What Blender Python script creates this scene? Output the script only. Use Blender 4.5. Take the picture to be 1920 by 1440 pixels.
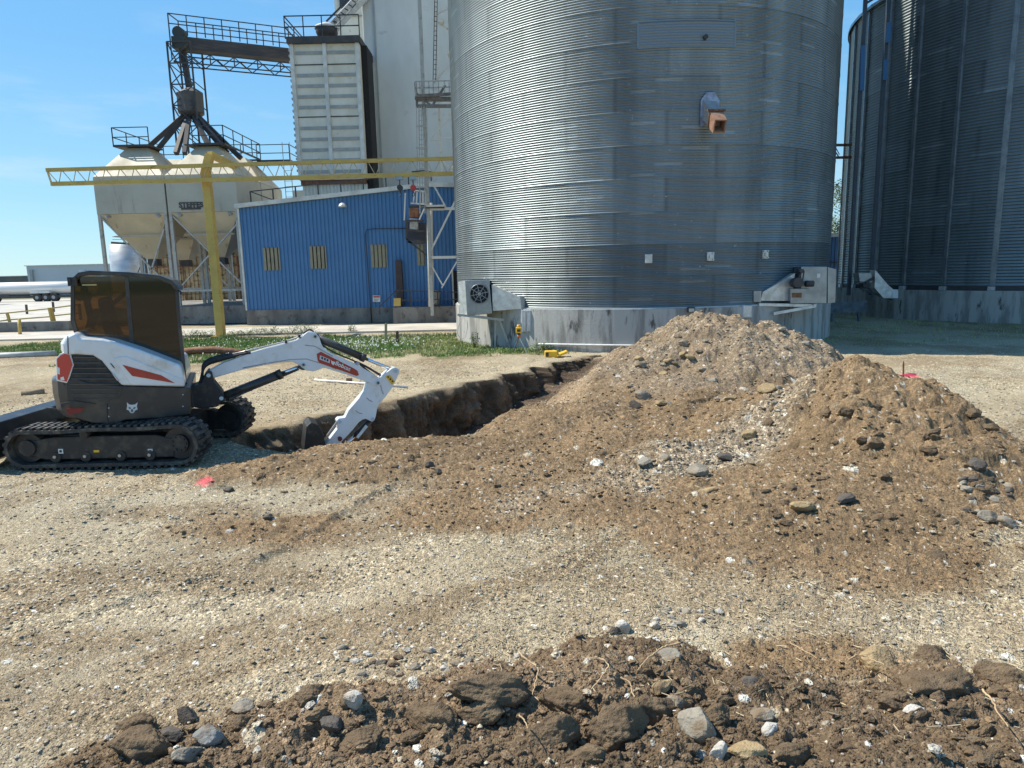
import bpy, math, random
import numpy as np
from mathutils import Vector, Matrix

S = bpy.context.scene
for o in list(bpy.data.objects):
    bpy.data.objects.remove(o)

# ---------------------------------------------------------------- camera
F_PX = 1280.0; PITCH = math.atan(211 / F_PX); ROLL = math.radians(-1.3); EYE = 2.37
CAM_ROT = Matrix.Rotation(math.pi / 2 - PITCH, 3, 'X') @ Matrix.Rotation(ROLL, 3, 'Z')
cd = bpy.data.cameras.new('camera'); cd.sensor_width = 36; cd.lens = 24.0
cd.clip_start = 0.05; cd.clip_end = 9000
cam = bpy.data.objects.new('camera', cd); S.collection.objects.link(cam)
cam.matrix_world = Matrix.Translation((0, 0, EYE)) @ CAM_ROT.to_4x4()
S.camera = cam

# ---------------------------------------------------------------- light
SUN_AZ = math.radians(284); SUN_EL = math.radians(53)
S.view_settings.view_transform = 'Standard'; S.view_settings.look = 'None'
S.view_settings.exposure = 0.52; S.view_settings.gamma = 1
S.view_settings.use_curve_mapping = False
W = bpy.data.worlds.new("World"); S.world = W; W.use_nodes = True
nt = W.node_tree; nt.nodes.clear()
wo = nt.nodes.new('ShaderNodeOutputWorld'); bg = nt.nodes.new('ShaderNodeBackground')
sky = nt.nodes.new('ShaderNodeTexSky'); sky.sky_type = 'NISHITA'; sky.sun_disc = False
sky.sun_elevation = SUN_EL; sky.sun_rotation = SUN_AZ; sky.altitude = 300
sky.air_density = 1.0; sky.dust_density = 0.15; sky.ozone_density = 2.0
bg.inputs['Strength'].default_value = 0.108
# thin wisps of cloud low in the sky
tc = nt.nodes.new('ShaderNodeTexCoord'); sp = nt.nodes.new('ShaderNodeSeparateXYZ')
mp = nt.nodes.new('ShaderNodeMapping'); mp.inputs['Scale'].default_value = (2.2, 2.2, 11)
nz = nt.nodes.new('ShaderNodeTexNoise'); nz.inputs['Scale'].default_value = 1.6
nz.inputs['Detail'].default_value = 9; nz.inputs['Roughness'].default_value = 0.62
cr = nt.nodes.new('ShaderNodeValToRGB'); cr.color_ramp.elements[0].position = 0.53; cr.color_ramp.elements[1].position = 0.86
band = nt.nodes.new('ShaderNodeMapRange'); band.inputs['From Min'].default_value = 0.42; band.inputs['From Max'].default_value = 0.03
mul = nt.nodes.new('ShaderNodeMath'); mul.operation = 'MULTIPLY'
mx = nt.nodes.new('ShaderNodeMix'); mx.data_type = 'RGBA'; mx.inputs[7].default_value = (4.6, 5.7, 6.2, 1)
L = nt.links.new
L(tc.outputs['Generated'], mp.inputs['Vector']); L(mp.outputs[0], nz.inputs['Vector'])
L(tc.outputs['Generated'], sp.inputs[0]); L(sp.outputs['Z'], band.inputs['Value'])
wb = nt.nodes.new('ShaderNodeMix'); wb.data_type = 'RGBA'; wb.blend_type = 'MULTIPLY'; wb.inputs[0].default_value = 1; wb.inputs[7].default_value = (.95, 1.08, 1.14, 1)
L(sky.outputs[0], wb.inputs[6])
grd = nt.nodes.new('ShaderNodeValToRGB'); ge = grd.color_ramp.elements; ge[0].position = 0; ge[0].color = (3.0, 4.9, 5.7, 1); ge[1].position = .62; ge[1].color = (.85, 2.6, 5.6, 1)
e_ = ge.new(.10); e_.color = (2.1, 4.3, 5.7, 1); e_ = ge.new(.28); e_.color = (1.2, 3.5, 6.1, 1)
L(sp.outputs['Z'], grd.inputs[0]); tm = nt.nodes.new('ShaderNodeMix'); tm.data_type = 'RGBA'; tm.inputs[0].default_value = .72; L(wb.outputs[2], tm.inputs[6]); L(grd.outputs[0], tm.inputs[7])
L(nz.outputs[0], cr.inputs[0]); L(cr.outputs[0], mul.inputs[0]); L(band.outputs[0], mul.inputs[1])
L(mul.outputs[0], mx.inputs[0]); L(tm.outputs[2], mx.inputs[6]); L(mx.outputs[2], bg.inputs['Color'])
L(bg.outputs[0], wo.inputs[0])
sl = bpy.data.lights.new('sun', 'SUN'); sl.energy = 5.0; sl.angle = math.radians(0.55); sl.color = (1, 0.93, 0.80)
sun = bpy.data.objects.new('sun', sl); S.collection.objects.link(sun)
SDIR = Vector((math.sin(SUN_AZ) * math.cos(SUN_EL), math.cos(SUN_AZ) * math.cos(SUN_EL), math.sin(SUN_EL)))
sun.rotation_euler = SDIR.to_track_quat('Z', 'Y').to_euler(); sun.location = SDIR * 60

# ---------------------------------------------------------------- helpers
def ray(px, py):
    return CAM_ROT @ Vector(((px - 960) / F_PX, (720 - py) / F_PX, -1))
def GP(px, py, z=0.0):
    r = ray(px, py); t = (z - EYE) / r.z
    return Vector((0, 0, EYE)) + r * t
def VP(px, py, Y):
    r = ray(px, py); t = Y / r.y
    return Vector((0, 0, EYE)) + r * t

def tag(o, label=None, cat=None, group=None, kind=None):
    if label: o['label'] = label
    if cat: o['category'] = cat
    if group: o['group'] = group
    if kind: o['kind'] = kind
    return o
def empty(name, loc, label=None, cat=None, group=None):
    o = bpy.data.objects.new(name, None); S.collection.objects.link(o); o.location = loc
    o.empty_display_size = 0.2
    return tag(o, label, cat, group)
def dup(root, loc, label=None, group=None, rz=0, sc=1):
    r = root.copy(); S.collection.objects.link(r); r.location = loc; r.rotation_euler.z = rz
    if sc != 1: r.scale = (sc,) * 3
    if label: r['label'] = label
    if group: r['group'] = group
    for ch in list(root.children):
        c = ch.copy(); S.collection.objects.link(c); c.parent = r
        for g in list(ch.children):
            d = g.copy(); S.collection.objects.link(d); d.parent = c
    return r

DEPTH = [Vector((0, 1, 0))]
class MB:
    def __init__(s): s.v = []; s.f = []; s.sm = []
    def add(s, vs, fs, smooth=False):
        n = len(s.v); s.v += [tuple(v) for v in vs]; s.f += [tuple(i + n for i in f) for f in fs]
        s.sm += [smooth] * len(fs); return s
    def box(s, c, d, rz=0.0, R=None):
        c = Vector(c); x, y, z = d[0] / 2, d[1] / 2, d[2] / 2
        M = R if R is not None else Matrix.Rotation(rz, 3, 'Z')
        vs = [c + M @ Vector(p) for p in ((-x, -y, -z), (x, -y, -z), (x, y, -z), (-x, y, -z), (-x, -y, z), (x, -y, z), (x, y, z), (-x, y, z))]
        return s.add(vs, [(0, 3, 2, 1), (4, 5, 6, 7), (0, 1, 5, 4), (1, 2, 6, 5), (2, 3, 7, 6), (3, 0, 4, 7)])
    def bar(s, p, q, w=0.05, h=None):
        p = Vector(p); q = Vector(q); h = h or w; d = q - p; L_ = d.length
        if L_ < 1e-6: return s
        d /= L_; up = Vector((0, 0, 1)) if abs(d.z) < .95 else Vector((0, 1, 0))
        sx = d.cross(up).normalized(); sy = sx.cross(d).normalized()
        M = Matrix((d, sx, sy)).transposed()
        return s.box((p + q) / 2, (L_, w, h), R=M)
    def tube(s, p, q, r=0.03, n=10, r2=None, cap=True):
        return s.path([p, q], [r, r if r2 is None else r2], n, cap)
    def path(s, pts, r, n=8, cap=True):
        pts = [Vector(p) for p in pts]; m = len(pts)
        if not hasattr(r, '__len__'): r = [r] * m
        vs = []
        ref = None
        for i, p in enumerate(pts):
            d = (pts[min(i + 1, m - 1)] - pts[max(i - 1, 0)]).normalized()
            if ref is None:
                ref = Vector((0, 0, 1)) if abs(d.z) < .9 else Vector((1, 0, 0))
            a = (ref - d * ref.dot(d)).normalized(); b = d.cross(a); ref = a
            for k in range(n):
                t = 2 * math.pi * k / n
                vs.append(p + (a * math.cos(t) + b * math.sin(t)) * r[i])
        fs = []
        for i in range(m - 1):
            for k in range(n):
                fs.append((i * n + k, i * n + (k + 1) % n, (i + 1) * n + (k + 1) % n, (i + 1) * n + k))
        s.add(vs, fs, True)
        if cap:
            b0 = len(s.v) - m * n
            s.f.append(tuple(b0 + k for k in range(n))[::-1]); s.sm.append(False)
            s.f.append(tuple(b0 + (m - 1) * n + k for k in range(n))); s.sm.append(False)
        return s
    def prism(s, poly, vec):
        vec = Vector(vec); P = [Vector(p) for p in poly]; n = len(P)
        vs = P + [p + vec for p in P]
        fs = [tuple(range(n)), tuple(range(2 * n - 1, n - 1, -1))]
        for i in range(n):
            j = (i + 1) % n; fs.append((i, i + n, j + n, j))
        return s.add(vs, fs)
    def ppx(s, pts, Y, th):          # outline given in photo pixels, standing at depth Y, th metres thick
        return s.prism([VP(x, y, Y) for x, y in pts], DEPTH[0] * th)
    def loft(s, A, B):
        n = len(A); s.add(list(A) + list(B), [tuple(range(n)), tuple(range(2 * n - 1, n - 1, -1))] + [(i, i + n, (i + 1) % n + n, (i + 1) % n) for i in range(n)]); return s
    def build(s, name, m, parent=None, bevel=0, smooth=None, seg=2, ang=40):
        off = parent.matrix_world.translation if False else (world_loc(parent) if parent else Vector((0, 0, 0)))
        me = bpy.data.meshes.new(name)
        me.from_pydata([(v[0] - off.x, v[1] - off.y, v[2] - off.z) for v in s.v], [], s.f)
        if s.f:
            sm = s.sm if smooth is None else [smooth] * len(s.f)
            me.polygons.foreach_set('use_smooth', sm)
        me.update(); fix_normals(me)
        me.materials.append(m)
        o = bpy.data.objects.new(name, me); S.collection.objects.link(o)
        if parent: o.parent = parent
        if bevel:
            b = o.modifiers.new('bevel', 'BEVEL'); b.width = bevel; b.segments = seg; b.limit_method = 'ANGLE'; b.angle_limit = math.radians(ang)
            b.harden_normals = False
        return o
import bmesh
def fix_normals(me):
    bm = bmesh.new(); bm.from_mesh(me); bmesh.ops.recalc_face_normals(bm, faces=bm.faces); bm.to_mesh(me); bm.free()
def world_loc(o):
    v = Vector((0, 0, 0))
    while o: v += o.location; o = o.parent
    return v
def npmesh(name, v, f, m, parent=None, smooth=True, attrs=None):
    me = bpy.data.meshes.new(name); n = len(v); k = f.shape[1]
    me.vertices.add(n); me.vertices.foreach_set('co', np.ascontiguousarray(v, dtype=np.float32).ravel())
    me.loops.add(f.size); me.loops.foreach_set('vertex_index', f.astype(np.int32).ravel())
    me.polygons.add(len(f)); me.polygons.foreach_set('loop_start', np.arange(0, f.size, k, dtype=np.int32))
    me.polygons.foreach_set('use_smooth', np.full(len(f), smooth))
    for nm, (typ, data) in (attrs or {}).items():
        a = me.attributes.new(nm, typ, 'POINT')
        a.data.foreach_set('color' if typ == 'FLOAT_COLOR' else 'value', np.ascontiguousarray(data, dtype=np.float32).ravel())
    me.update(calc_edges=True); me.validate()
    me.materials.append(m)
    o = bpy.data.objects.new(name, me); S.collection.objects.link(o)
    if parent: o.parent = parent
    return o
def text(body, size, origin, ux, uy, ext, m, name, parent, bold=0.0, sx=1.0):
    cu = bpy.data.curves.new('t', 'FONT'); cu.body = body; cu.size = size; cu.extrude = ext; cu.offset = bold
    cu.align_x = 'CENTER'; cu.align_y = 'CENTER'
    o = bpy.data.objects.new('t', cu); S.collection.objects.link(o)
    dg = bpy.context.evaluated_depsgraph_get(); dg.update()
    me = bpy.data.meshes.new_from_object(o.evaluated_get(dg))
    bpy.data.objects.remove(o)
    ux = Vector(ux).normalized(); uy = Vector(uy).normalized(); n = ux.cross(uy)
    off = Vector(origin) - (world_loc(parent) if parent else Vector((0, 0, 0)))
    for v in me.vertices:
        c = v.co.copy(); v.co = off + ux * c.x * sx + uy * c.y + n * c.z
    me.materials.clear(); me.materials.append(m); me.update()
    q = bpy.data.objects.new(name, me); S.collection.objects.link(q); q.parent = parent
    return q

# ---------------------------------------------------------------- materials
def mat(name, c, rough=0.6, metal=0.0, c2=None, ns=4.0, lo=0.4, hi=0.65, bump=0.0, bs=40.0, stretch=(1, 1, 1), rvar=0.0,
        c3=None, ns3=1.5, lo3=0.55, hi3=0.7, stretch3=(1, 1, 1), coat=0.0, spec=None, detail=6):
    m = bpy.data.materials.new(name); m.use_nodes = True; t = m.node_tree; N = t.nodes; K = t.links.new
    b = N['Principled BSDF']; b.inputs['Base Color'].default_value = (*c, 1)
    b.inputs['Roughness'].default_value = rough; b.inputs['Metallic'].default_value = metal
    if spec is not None: b.inputs['Specular IOR Level'].default_value = spec
    if coat: b.inputs['Coat Weight'].default_value = coat; b.inputs['Coat Roughness'].default_value = 0.08
    g = N.new('ShaderNodeNewGeometry')
    def noise(scale, st, det=detail):
        mp_ = N.new('ShaderNodeMapping'); mp_.inputs['Scale'].default_value = st
        n = N.new('ShaderNodeTexNoise'); n.inputs['Scale'].default_value = scale; n.inputs['Detail'].default_value = det; n.inputs['Roughness'].default_value = 0.62
        K(g.outputs['Position'], mp_.inputs[0]); K(mp_.outputs[0], n.inputs['Vector']); return n
    def rng(n, a, b_):
        r = N.new('ShaderNodeMapRange'); r.inputs[1].default_value = a; r.inputs[2].default_value = b_; K(n.outputs[0], r.inputs[0]); return r
    last = None
    if c2 is not None:
        n = noise(ns, stretch); r = rng(n, lo, hi)
        x = N.new('ShaderNodeMix'); x.data_type = 'RGBA'; x.inputs[6].default_value = (*c, 1); x.inputs[7].default_value = (*c2, 1)
        K(r.outputs[0], x.inputs[0]); last = x.outputs[2]
        if rvar:
            rr = N.new('ShaderNodeMapRange'); rr.inputs[3].default_value = rough; rr.inputs[4].default_value = rough + rvar
            K(r.outputs[0], rr.inputs[0]); K(rr.outputs[0], b.inputs['Roughness'])
    if c3 is not None:
        n = noise(ns3, stretch3); r = rng(n, lo3, hi3)
        x = N.new('ShaderNodeMix'); x.data_type = 'RGBA'; x.inputs[6].default_value = (*c, 1); x.inputs[7].default_value = (*c3, 1)
        if last: K(last, x.inputs[6])
        K(r.outputs[0], x.inputs[0]); last = x.outputs[2]
    if last: K(last, b.inputs['Base Color'])
    if bump:
        n = noise(bs, (1, 1, 1), 4); bu = N.new('ShaderNodeBump'); bu.inputs['Strength'].default_value = bump; bu.inputs['Distance'].default_value = 0.02
        K(n.outputs[0], bu.inputs['Height']); K(bu.outputs[0], b.inputs['Normal'])
    return m
# ---------------------------------------------------------------- ground
def h2(ix, iy, s):
    n = (ix.astype(np.int64) * 374761393 + iy.astype(np.int64) * 668265263 + s * 1274126177) & 0xffffffff
    n = ((n ^ (n >> 13)) * 1274126177) & 0xffffffff
    n = ((n ^ (n >> 15)) * 2246822519) & 0xffffffff
    return ((n ^ (n >> 16)) & 0xffffffff) / 4294967296.0
def vn(x, y, s):
    ix = np.floor(x); iy = np.floor(y); fx = x - ix; fy = y - iy
    fx = fx * fx * fx * (fx * (fx * 6 - 15) + 10); fy = fy * fy * fy * (fy * (fy * 6 - 15) + 10)
    a = h2(ix, iy, s); b = h2(ix + 1, iy, s); c = h2(ix, iy + 1, s); d = h2(ix + 1, iy + 1, s)
    return (a + (b - a) * fx) * (1 - fy) + (c + (d - c) * fx) * fy
def fbm(x, y, s, o=4, g=0.5):
    t = 0; a = 1; k = 0
    for i in range(o):
        t = t + a * vn(x * 2.03 ** i + 17.3 * i, y * 2.03 ** i - 9.1 * i, s + i); k += a; a *= g
    return t / k - 0.5
def sst(a, b, x):
    t = np.clip((x - a) / (b - a), 0, 1); return t * t * (3 - 2 * t)
def clods(x, y, cell, seed, prob, r0=0.18, r1=0.5, asp=0.6, sharp=1.6):
    """angular stones / crumbs bedded in the surface: height and a random number of the stone on top"""
    X = x / cell; Y = y / cell; cx = np.floor(X); cy = np.floor(Y)
    Hh = np.zeros_like(x); ID = np.zeros_like(x)
    for dx in (-1, 0, 1):
        for dy in (-1, 0, 1):
            ix = cx + dx; iy = cy + dy
            e = h2(ix, iy, seed + 3); q = h2(ix, iy, seed + 2)
            r = r0 + (r1 - r0) * q * q
            u = X - (ix + .5 + (h2(ix, iy, seed) - .5) * .9); v = Y - (iy + .5 + (h2(ix, iy, seed + 1) - .5) * .9)
            th = e * 40.0; c = np.cos(th); s_ = np.sin(th)
            uu = (u * c + v * s_) / r; vv = (-u * s_ + v * c) / (r * (.55 + .45 * q))
            n1 = np.maximum(np.abs(uu), np.abs(.5 * uu + .87 * vv)); n1 = np.maximum(n1, np.abs(.6 * uu - .8 * vv))
            n1 = .6 * n1 + .4 * np.sqrt(uu * uu + vv * vv)
            hh = np.minimum((1 - n1) * sharp, .62 + (e - .5) * .9 * uu + (q - .5) * .7 * vv)
            hh = np.where((e < prob) & (n1 < 1), np.maximum(hh, 0) * r * cell * asp, 0)
            up = hh > Hh
            Hh = np.where(up, hh, Hh); ID = np.where(up, (e * 977.0) % 1.0, ID)
    return Hh, ID

TA = np.array([-4.05, 10.2]); TB = np.array([2.2, 18.7])
TT = (TB - TA) / np.linalg.norm(TB - TA); TN = np.array([TT[1], -TT[0]])
NEAR = [(-4.4, 9.35), (-3.3, 8.9), (-1.9, 9.2), (-0.9, 9.5), (0.15, 10.6), (1.2, 12.2), (2.1, 14.6), (2.8, 18.0)]
def seg_dist(x, y, pts):
    d = np.full_like(x, 1e9); sg = np.zeros_like(x)
    for (a, b), (c, e) in zip(pts[:-1], pts[1:]):
        vx, vy = c - a, e - b; L2 = vx * vx + vy * vy
        t = np.clip(((x - a) * vx + (y - b) * vy) / L2, 0, 1)
        dd = np.hypot(x - a - t * vx, y - b - t * vy); cr_ = vx * (y - b) - vy * (x - a)
        up = dd < d; d = np.where(up, dd, d); sg = np.where(up, np.sign(cr_), sg)
    return d, sg
def W2(px, py, z=0.0):
    p = GP(px, py, z); return (p.x, p.y)
# lobes of each heap: x, y, height, rx, ry, rotation, exponent
HEAPS = {
 'rear': [(*VP(1340, 583, 15.2).xy, 1.50, 3.0, 3.2, 0.0, 1.0), (*VP(1440, 603, 15.2).xy, 1.22, 1.55, 2.9, 0.0, .95),
          (*VP(1215, 650, 14.6).xy, .74, 2.5, 2.6, 0.0, 1.1), (*VP(1505, 660, 14.8).xy, .52, 1.2, 2.0, 0.0, .9), (3.2, 12.6, .42, 2.2, 1.7, 0.5, 1.0)],
 'right': [(*VP(1632, 690, 8.9).xy, 1.20, 1.65, 2.5, 0.0, 1.02), (*VP(1530, 740, 8.8).xy, .46, 1.4, 2.1, 0.3, 1.1), (*VP(1735, 755, 8.6).xy, .50, 1.40, 2.1, 0.0, 1.0),
           (*VP(1455, 775, 9.7).xy, .62, 2.1, 1.6, -.5, 1.1), (*VP(1850, 830, 8.0).xy, .30, 1.25, 1.7, 0.0, 1.0), (3.7, 6.9, .26, 2.6, 1.3, 0.0, 1.0),
           (2.9, 10.6, .44, 2.2, 1.1, .9, 1.0), (1.9, 8.3, .22, 1.2, .8, .3, 1.1)],
 'middle': [(0.50, 10.1, .34, 1.3, 1.5, 0.1, 1.0), (1.2, 10.3, .36, 1.4, 1.5, 0.0, 1.0), (-.3, 8.8, .10, 2.0, 1.4, 0.1, 1.0), (1.3, 9.0, .22, 1.2, 1.4, 0, 1.0)],
 'berm': [(-1.95, 8.85, .15, 1.5, .62, .28, 1.0), (-1.1, 9.0, .16, 1.4, .6, .30, 1.0), (-2.9, 8.2, .15, 1.15, .62, .2, .9), (-1.6, 8.1, .13, 1.5, .6, .15, .9), (-.5, 7.8, .10, 1.2, .5, 0, .9)],
 'front': [(0.58, 3.42, .28, .80, .52, 0.0, .6), (-.05, 3.30, .23, .75, .44, 0.1, .6), (-.75, 3.22, .20, .75, .38, 0.05, .6), (-1.45, 3.1, .13, .50, .36, .3, .6), (-1.85, 2.9, .12, .50, .42, .3, .6),
           (1.2, 3.25, .22, .75, .48, 0, .6), (1.95, 3.05, .19, .7, .50, 0, .6), (2.34, 3.4, .15, .36, .30, -.3, .7), (2.75, 3.15, .13, .7, .42, 0, .6),
           (0.4, 2.75, .21, 2.5, .75, 0, .5), (1.9, 2.7, .20, 2.0, .8, 0, .5)],
}
def lobes(x, y, L_, nz_):
    m = np.full_like(x, -1.0)
    for (a, b, h, rx, ry, ro, pw) in L_:
        c, s_ = math.cos(ro), math.sin(ro); u = ((x - a) * c + (y - b) * s_) / rx; v = (-(x - a) * s_ + (y - b) * c) / ry
        d = np.sqrt(u * u + v * v + .012) * (1 + nz_ * .55) - .05
        g = np.where(d < 1, np.clip(1 - d, 0, 1) ** pw, (1 - d))
        m = np.maximum(m, g * h)
    return m
PIT_ON = [1.0]
BINS = [(4.69, 25.9, 6.63), (25.4, 32.4, 9.0)]
def terrain(x, y, fine=True):
    r = np.hypot(x, y)
    n1 = fbm(x * .55, y * .55, 11, 4); n2 = fbm(x * 2.1, y * 2.1, 21, 4); n3 = fbm(x * .16, y * .16, 31, 3)
    near = 1 - sst(30, 60, r)
    base = (n1 * .07 + n2 * .03) * near + n3 * .10 * near * sst(6, 14, r)
    # ruts and ridges pressed by tracked machines
    def ridge(p, w, h, sgn=1):
        nonlocal base
        d, sg = seg_dist(x + n2 * .12, y + n2 * .10, p)
        base = base + h * np.exp(-(d / w) ** 2) * np.clip(.55 + 2.2 * fbm(x * 4, y * 4, 95, 3), .0, 1.5)
    ridge([W2(-60, 1230), W2(120, 1165), W2(250, 1125), W2(420, 1075)], .045, .035)
    ridge([W2(470, 1060), W2(600, 985), W2(700, 930), W2(785, 885)], .06, .055)
    ridge([W2(100, 1040), W2(240, 1000), W2(420, 950)], .05, .03)
    ridge([W2(900, 1330), W2(1300, 1100), W2(1560, 1010)], .12, .02)
    ridge([W2(1590, 760), W2(1760, 735), W2(1990, 720)], .16, .05)
    # cleat prints of a track
    gx, gy = W2(182, 955); a = (x - gx) * .92 + (y - gy) * .4; b = -(x - gx) * .4 + (y - gy) * .92
    base = base + .016 * np.sin(b * 75) * np.exp(-(a / .20) ** 4 - (b / .42) ** 4)
    gx, gy = W2(1620, 1255); a = (x - gx); b = (y - gy) + .15 * a
    base = base + .007 * np.sin(b * 120) * np.exp(-(a / .33) ** 4 - (b / .17) ** 4)
    # the pit
    q = (x - TA[0]) * TN[0] + (y - TA[1]) * TN[1]; s_ = (x - TA[0]) * TT[0] + (y - TA[1]) * TT[1]
    qn = .0 + q + n2 * .34 + fbm(x * 5, y * 5, 71, 3) * .22 + .12 * np.clip(np.sin(s_ * 5.2 + n1 * 9), -1, 1)
    dn, sg = seg_dist(x + n2 * .3, y + n2 * .3, NEAR); dn = dn * sg
    endw = np.clip((s_ + .45 + n2 * .5) / .35, 0, 1)
    D = np.interp(s_, [-1, 4.5, 6.5, 8, 9.5, 11.0], [1.15, 1.05, .72, .45, .22, 0])
    wall = np.clip((qn + .42) / .12, 0, 1)
    rise = np.clip(dn * .42, 0, 9) + .12 * sst(0, .5, dn)
    pit = np.minimum(D * wall * endw, np.clip(rise, 0, 3)) * (1 + n2 * .25)
    pit = np.where((q > -1.2) & (dn > 0) & (s_ > -1), pit, 0) * PIT_ON[0]
    base = base - pit
    ismud = sst(.01, .10, pit)
    # grass bank, far road
    M = {}
    wn = fbm(x * 1.3, y * 1.3, 41, 4)
    for k, L_ in HEAPS.items():
        m = lobes(x, y, L_, wn * (1.0 if k != 'front' else .7))
        lump = fbm(x * 3.1, y * 3.1, 51, 4) * .30 + fbm(x * 1.2, y * 1.2, 52, 3) * .25
        M[k] = np.where(m > 0, m * (1 + lump * (1.0 if k != 'front' else 2.1)), m)
        if k == 'right':
            M[k] = np.where(m > .35, M[k] - .30 * np.clip(.10 - np.abs(fbm(x * 2.2 + 3, y * 2.2, 57, 3)), 0, 1) * sst(.35, .6, m) * 3.0 + .03, M[k])
    mt = np.maximum.reduce([np.clip(v, 0, 9) for v in M.values()])
    if not fine:
        return base, M, mt
    # ---- zones of material
    def blob(px, py, rx, ry, z=0, ro=0):
        a_, b_ = W2(px, py, z); c, s0 = math.cos(ro), math.sin(ro); X = x - a_; Y = y - b_
        u = (X * c + Y * s0) / rx; v = (-X * s0 + Y * c) / ry
        return np.clip(1.35 - np.sqrt(u * u + v * v) + wn * 1.1 + n2 * .5, 0, 1)
    soil = sst(.0, .07, mt) 
    for a_ in ((1000, 900, 1.5, 1.5), (860, 960, 1.5, .8), (650, 880, 2.1, .75), (1500, 980, 2.2, 1.0), (1300, 960, 1.2, .7), (560, 990, 1.3, .5), (1650, 1040, 1.5, .6), (1600, 1235, .75, .28), (1130, 940, 1.0, .9)):
        soil = np.maximum(soil, sst(.1, .8, blob(*a_)))
    mid = np.zeros_like(x)
    for a_ in ((330, 960, 1.8, .35), (250, 1080, 2.0, .35), (150, 1200, 1.2, .25), (560, 1200, 1.5, .4), (500, 1080, 1.2, .35), (1250, 1080, 1.5, .4), (200, 1330, 1.5, .5), (1420, 1130, 1.3, .35), (380, 1420, 1.5, .4)):
        mid = np.maximum(mid, sst(.1, 1.0, blob(*a_)) * .75)
    mid = np.maximum(mid, sst(-.12, .22, n1 + n2 * .6) * .6)
    fr = sst(.0, .1, M['front'])
    bu = x * .80 + y * .60; bv = -x * .60 + y * .80
    bands = fbm(bu * .30, bv * 1.5, 87, 4) + .35 * fbm(bu * 1.2, bv * 6.0, 88, 3)
    mid = np.maximum(mid, (sst(-.06, .22, bands) * .75 + .12) * (1 - sst(9.5, 12, y)))
    # gravelly (greyer) skin of the heaps
    grav = sst(.05, .5, M['rear'] + .4 * n2) * (1 - sst(-.05, .26, wn + .6 * n2)) 
    gx, gy = W2(1365, 800, .35)
    c, s0 = math.cos(.62), math.sin(.62); u = ((x - gx) * c + (y - gy) * s0) / 2.7; v = (-(x - gx) * s0 + (y - gy) * c) / .55
    streak = sst(.05, 1.0, np.clip(1.35 - np.sqrt(u * u + v * v) + wn * 1.6 + n2 * .9, 0, 1)) * .85
    grav = np.maximum(grav * .42, streak); 
    # ---- detail
    rough = np.clip(.40 + .65 * soil + .25 * mid + .4 * grav + ismud * .7, 0, 1.2)
    det = np.zeros_like(x); st = np.zeros_like(x); idd = np.zeros_like(x)
    lod = lambda size: 1 - sst(size * 260, size * 420, r)
    for cell, seed, pr, asp, wgt in ((.016, 101, .8, .8, 1), (.034, 111, .65, .7, 1), (.075, 121, .42, .62, 1), (.17, 131, .34, .5, 1)):
        act = r < (cell * 420 + 4)
        hh = np.zeros_like(x); ii = np.zeros_like(x)
        if act.any():
            p = pr * (.45 + .65 * rough[act] + .35 * fbm(x[act] * 1.7, y[act] * 1.7, seed + 9, 2) * 2)
            if cell > .1: p = p * (.12 + .55 * soil[act] + .15 * fr[act])
            if cell > .03: p = p * (.45 + .55 * np.clip(soil[act] + grav[act] + .6 * mid[act] + .8 * fr[act], 0, 1))
            if cell > .05: p = p * (.45 + .25 * soil[act] + .3 * grav[act] + .2 * mid[act] + .3 * fr[act])
            a1, a2 = clods(x[act], y[act], cell, seed, np.clip(p, 0, .9), asp=asp)
            hh[act] = a1; ii[act] = a2
        up = hh > .0015
        idd = np.where(up, ii, idd); st = np.where(up, cell, st)
        det = det + hh * (.50 + .65 * rough)
    small = (fbm(x * 9, y * 9, 61, 4) * .035 + np.abs(fbm(x * 17, y * 17, 63, 3)) * .03) * (.35 + rough) * (1 - sst(20, 40, r))
    det = det + small + fbm(x * 30, y * 30, 66, 3) * .010 * (1 - sst(8, 14, r)) * (.4 + rough)
    det = det + fr * (fbm(x * 6, y * 6, 67, 4) * .10)
    # wall of the pit: deeper tooth marks
    wz = ismud * (1 - sst(.5, 1.0, q)) 
    # ---- albedo
    def C(*a): return np.array(a)[None, :]
    X1 = x[:, None]
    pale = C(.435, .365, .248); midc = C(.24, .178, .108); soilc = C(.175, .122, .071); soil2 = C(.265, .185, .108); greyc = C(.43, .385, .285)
    tone = np.clip(.5 + 1.1 * fbm(x * .9 + 5, y * .9, 81, 4) + .7 * n2, 0, 1)[:, None]
    col = pale * (.80 + .35 * tone)
    gz = np.clip(sst(-.1, .3, fbm(x * .7 + 9, y * .7, 83, 4)) , 0, 1)[:, None] * .5
    col = col * (1 - gz) + greyc * gz
    col = col * (1 - mid[:, None]) + midc * (.85 + .3 * tone) * mid[:, None]
    sc = soilc * tone + soil2 * (1 - tone)
    sf = np.clip(soil, 0, 1)[:, None]
    rw = sst(.0, .35, M['rear'] + .5 * n2)[:, None]; sc = sc * (1 - rw) + C(.235, .175, .115) * (.75 + .5 * tone) * rw
    sc = sc * (1 - fr[:, None]) + (C(.158, .113, .071) * (.66 + .7 * tone)) * fr[:, None]
    col = col * (1 - sf) + sc * sf
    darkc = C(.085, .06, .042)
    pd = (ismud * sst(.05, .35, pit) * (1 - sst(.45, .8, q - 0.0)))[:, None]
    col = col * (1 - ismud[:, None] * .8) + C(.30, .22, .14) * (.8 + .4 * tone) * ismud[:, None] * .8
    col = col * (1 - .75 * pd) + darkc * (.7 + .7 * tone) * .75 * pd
    col = col * (1 - .7 * grav[:, None]) + C(.37, .31, .225) * .7 * grav[:, None]
    # stones keep their own colours
    big = st > 0
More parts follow.
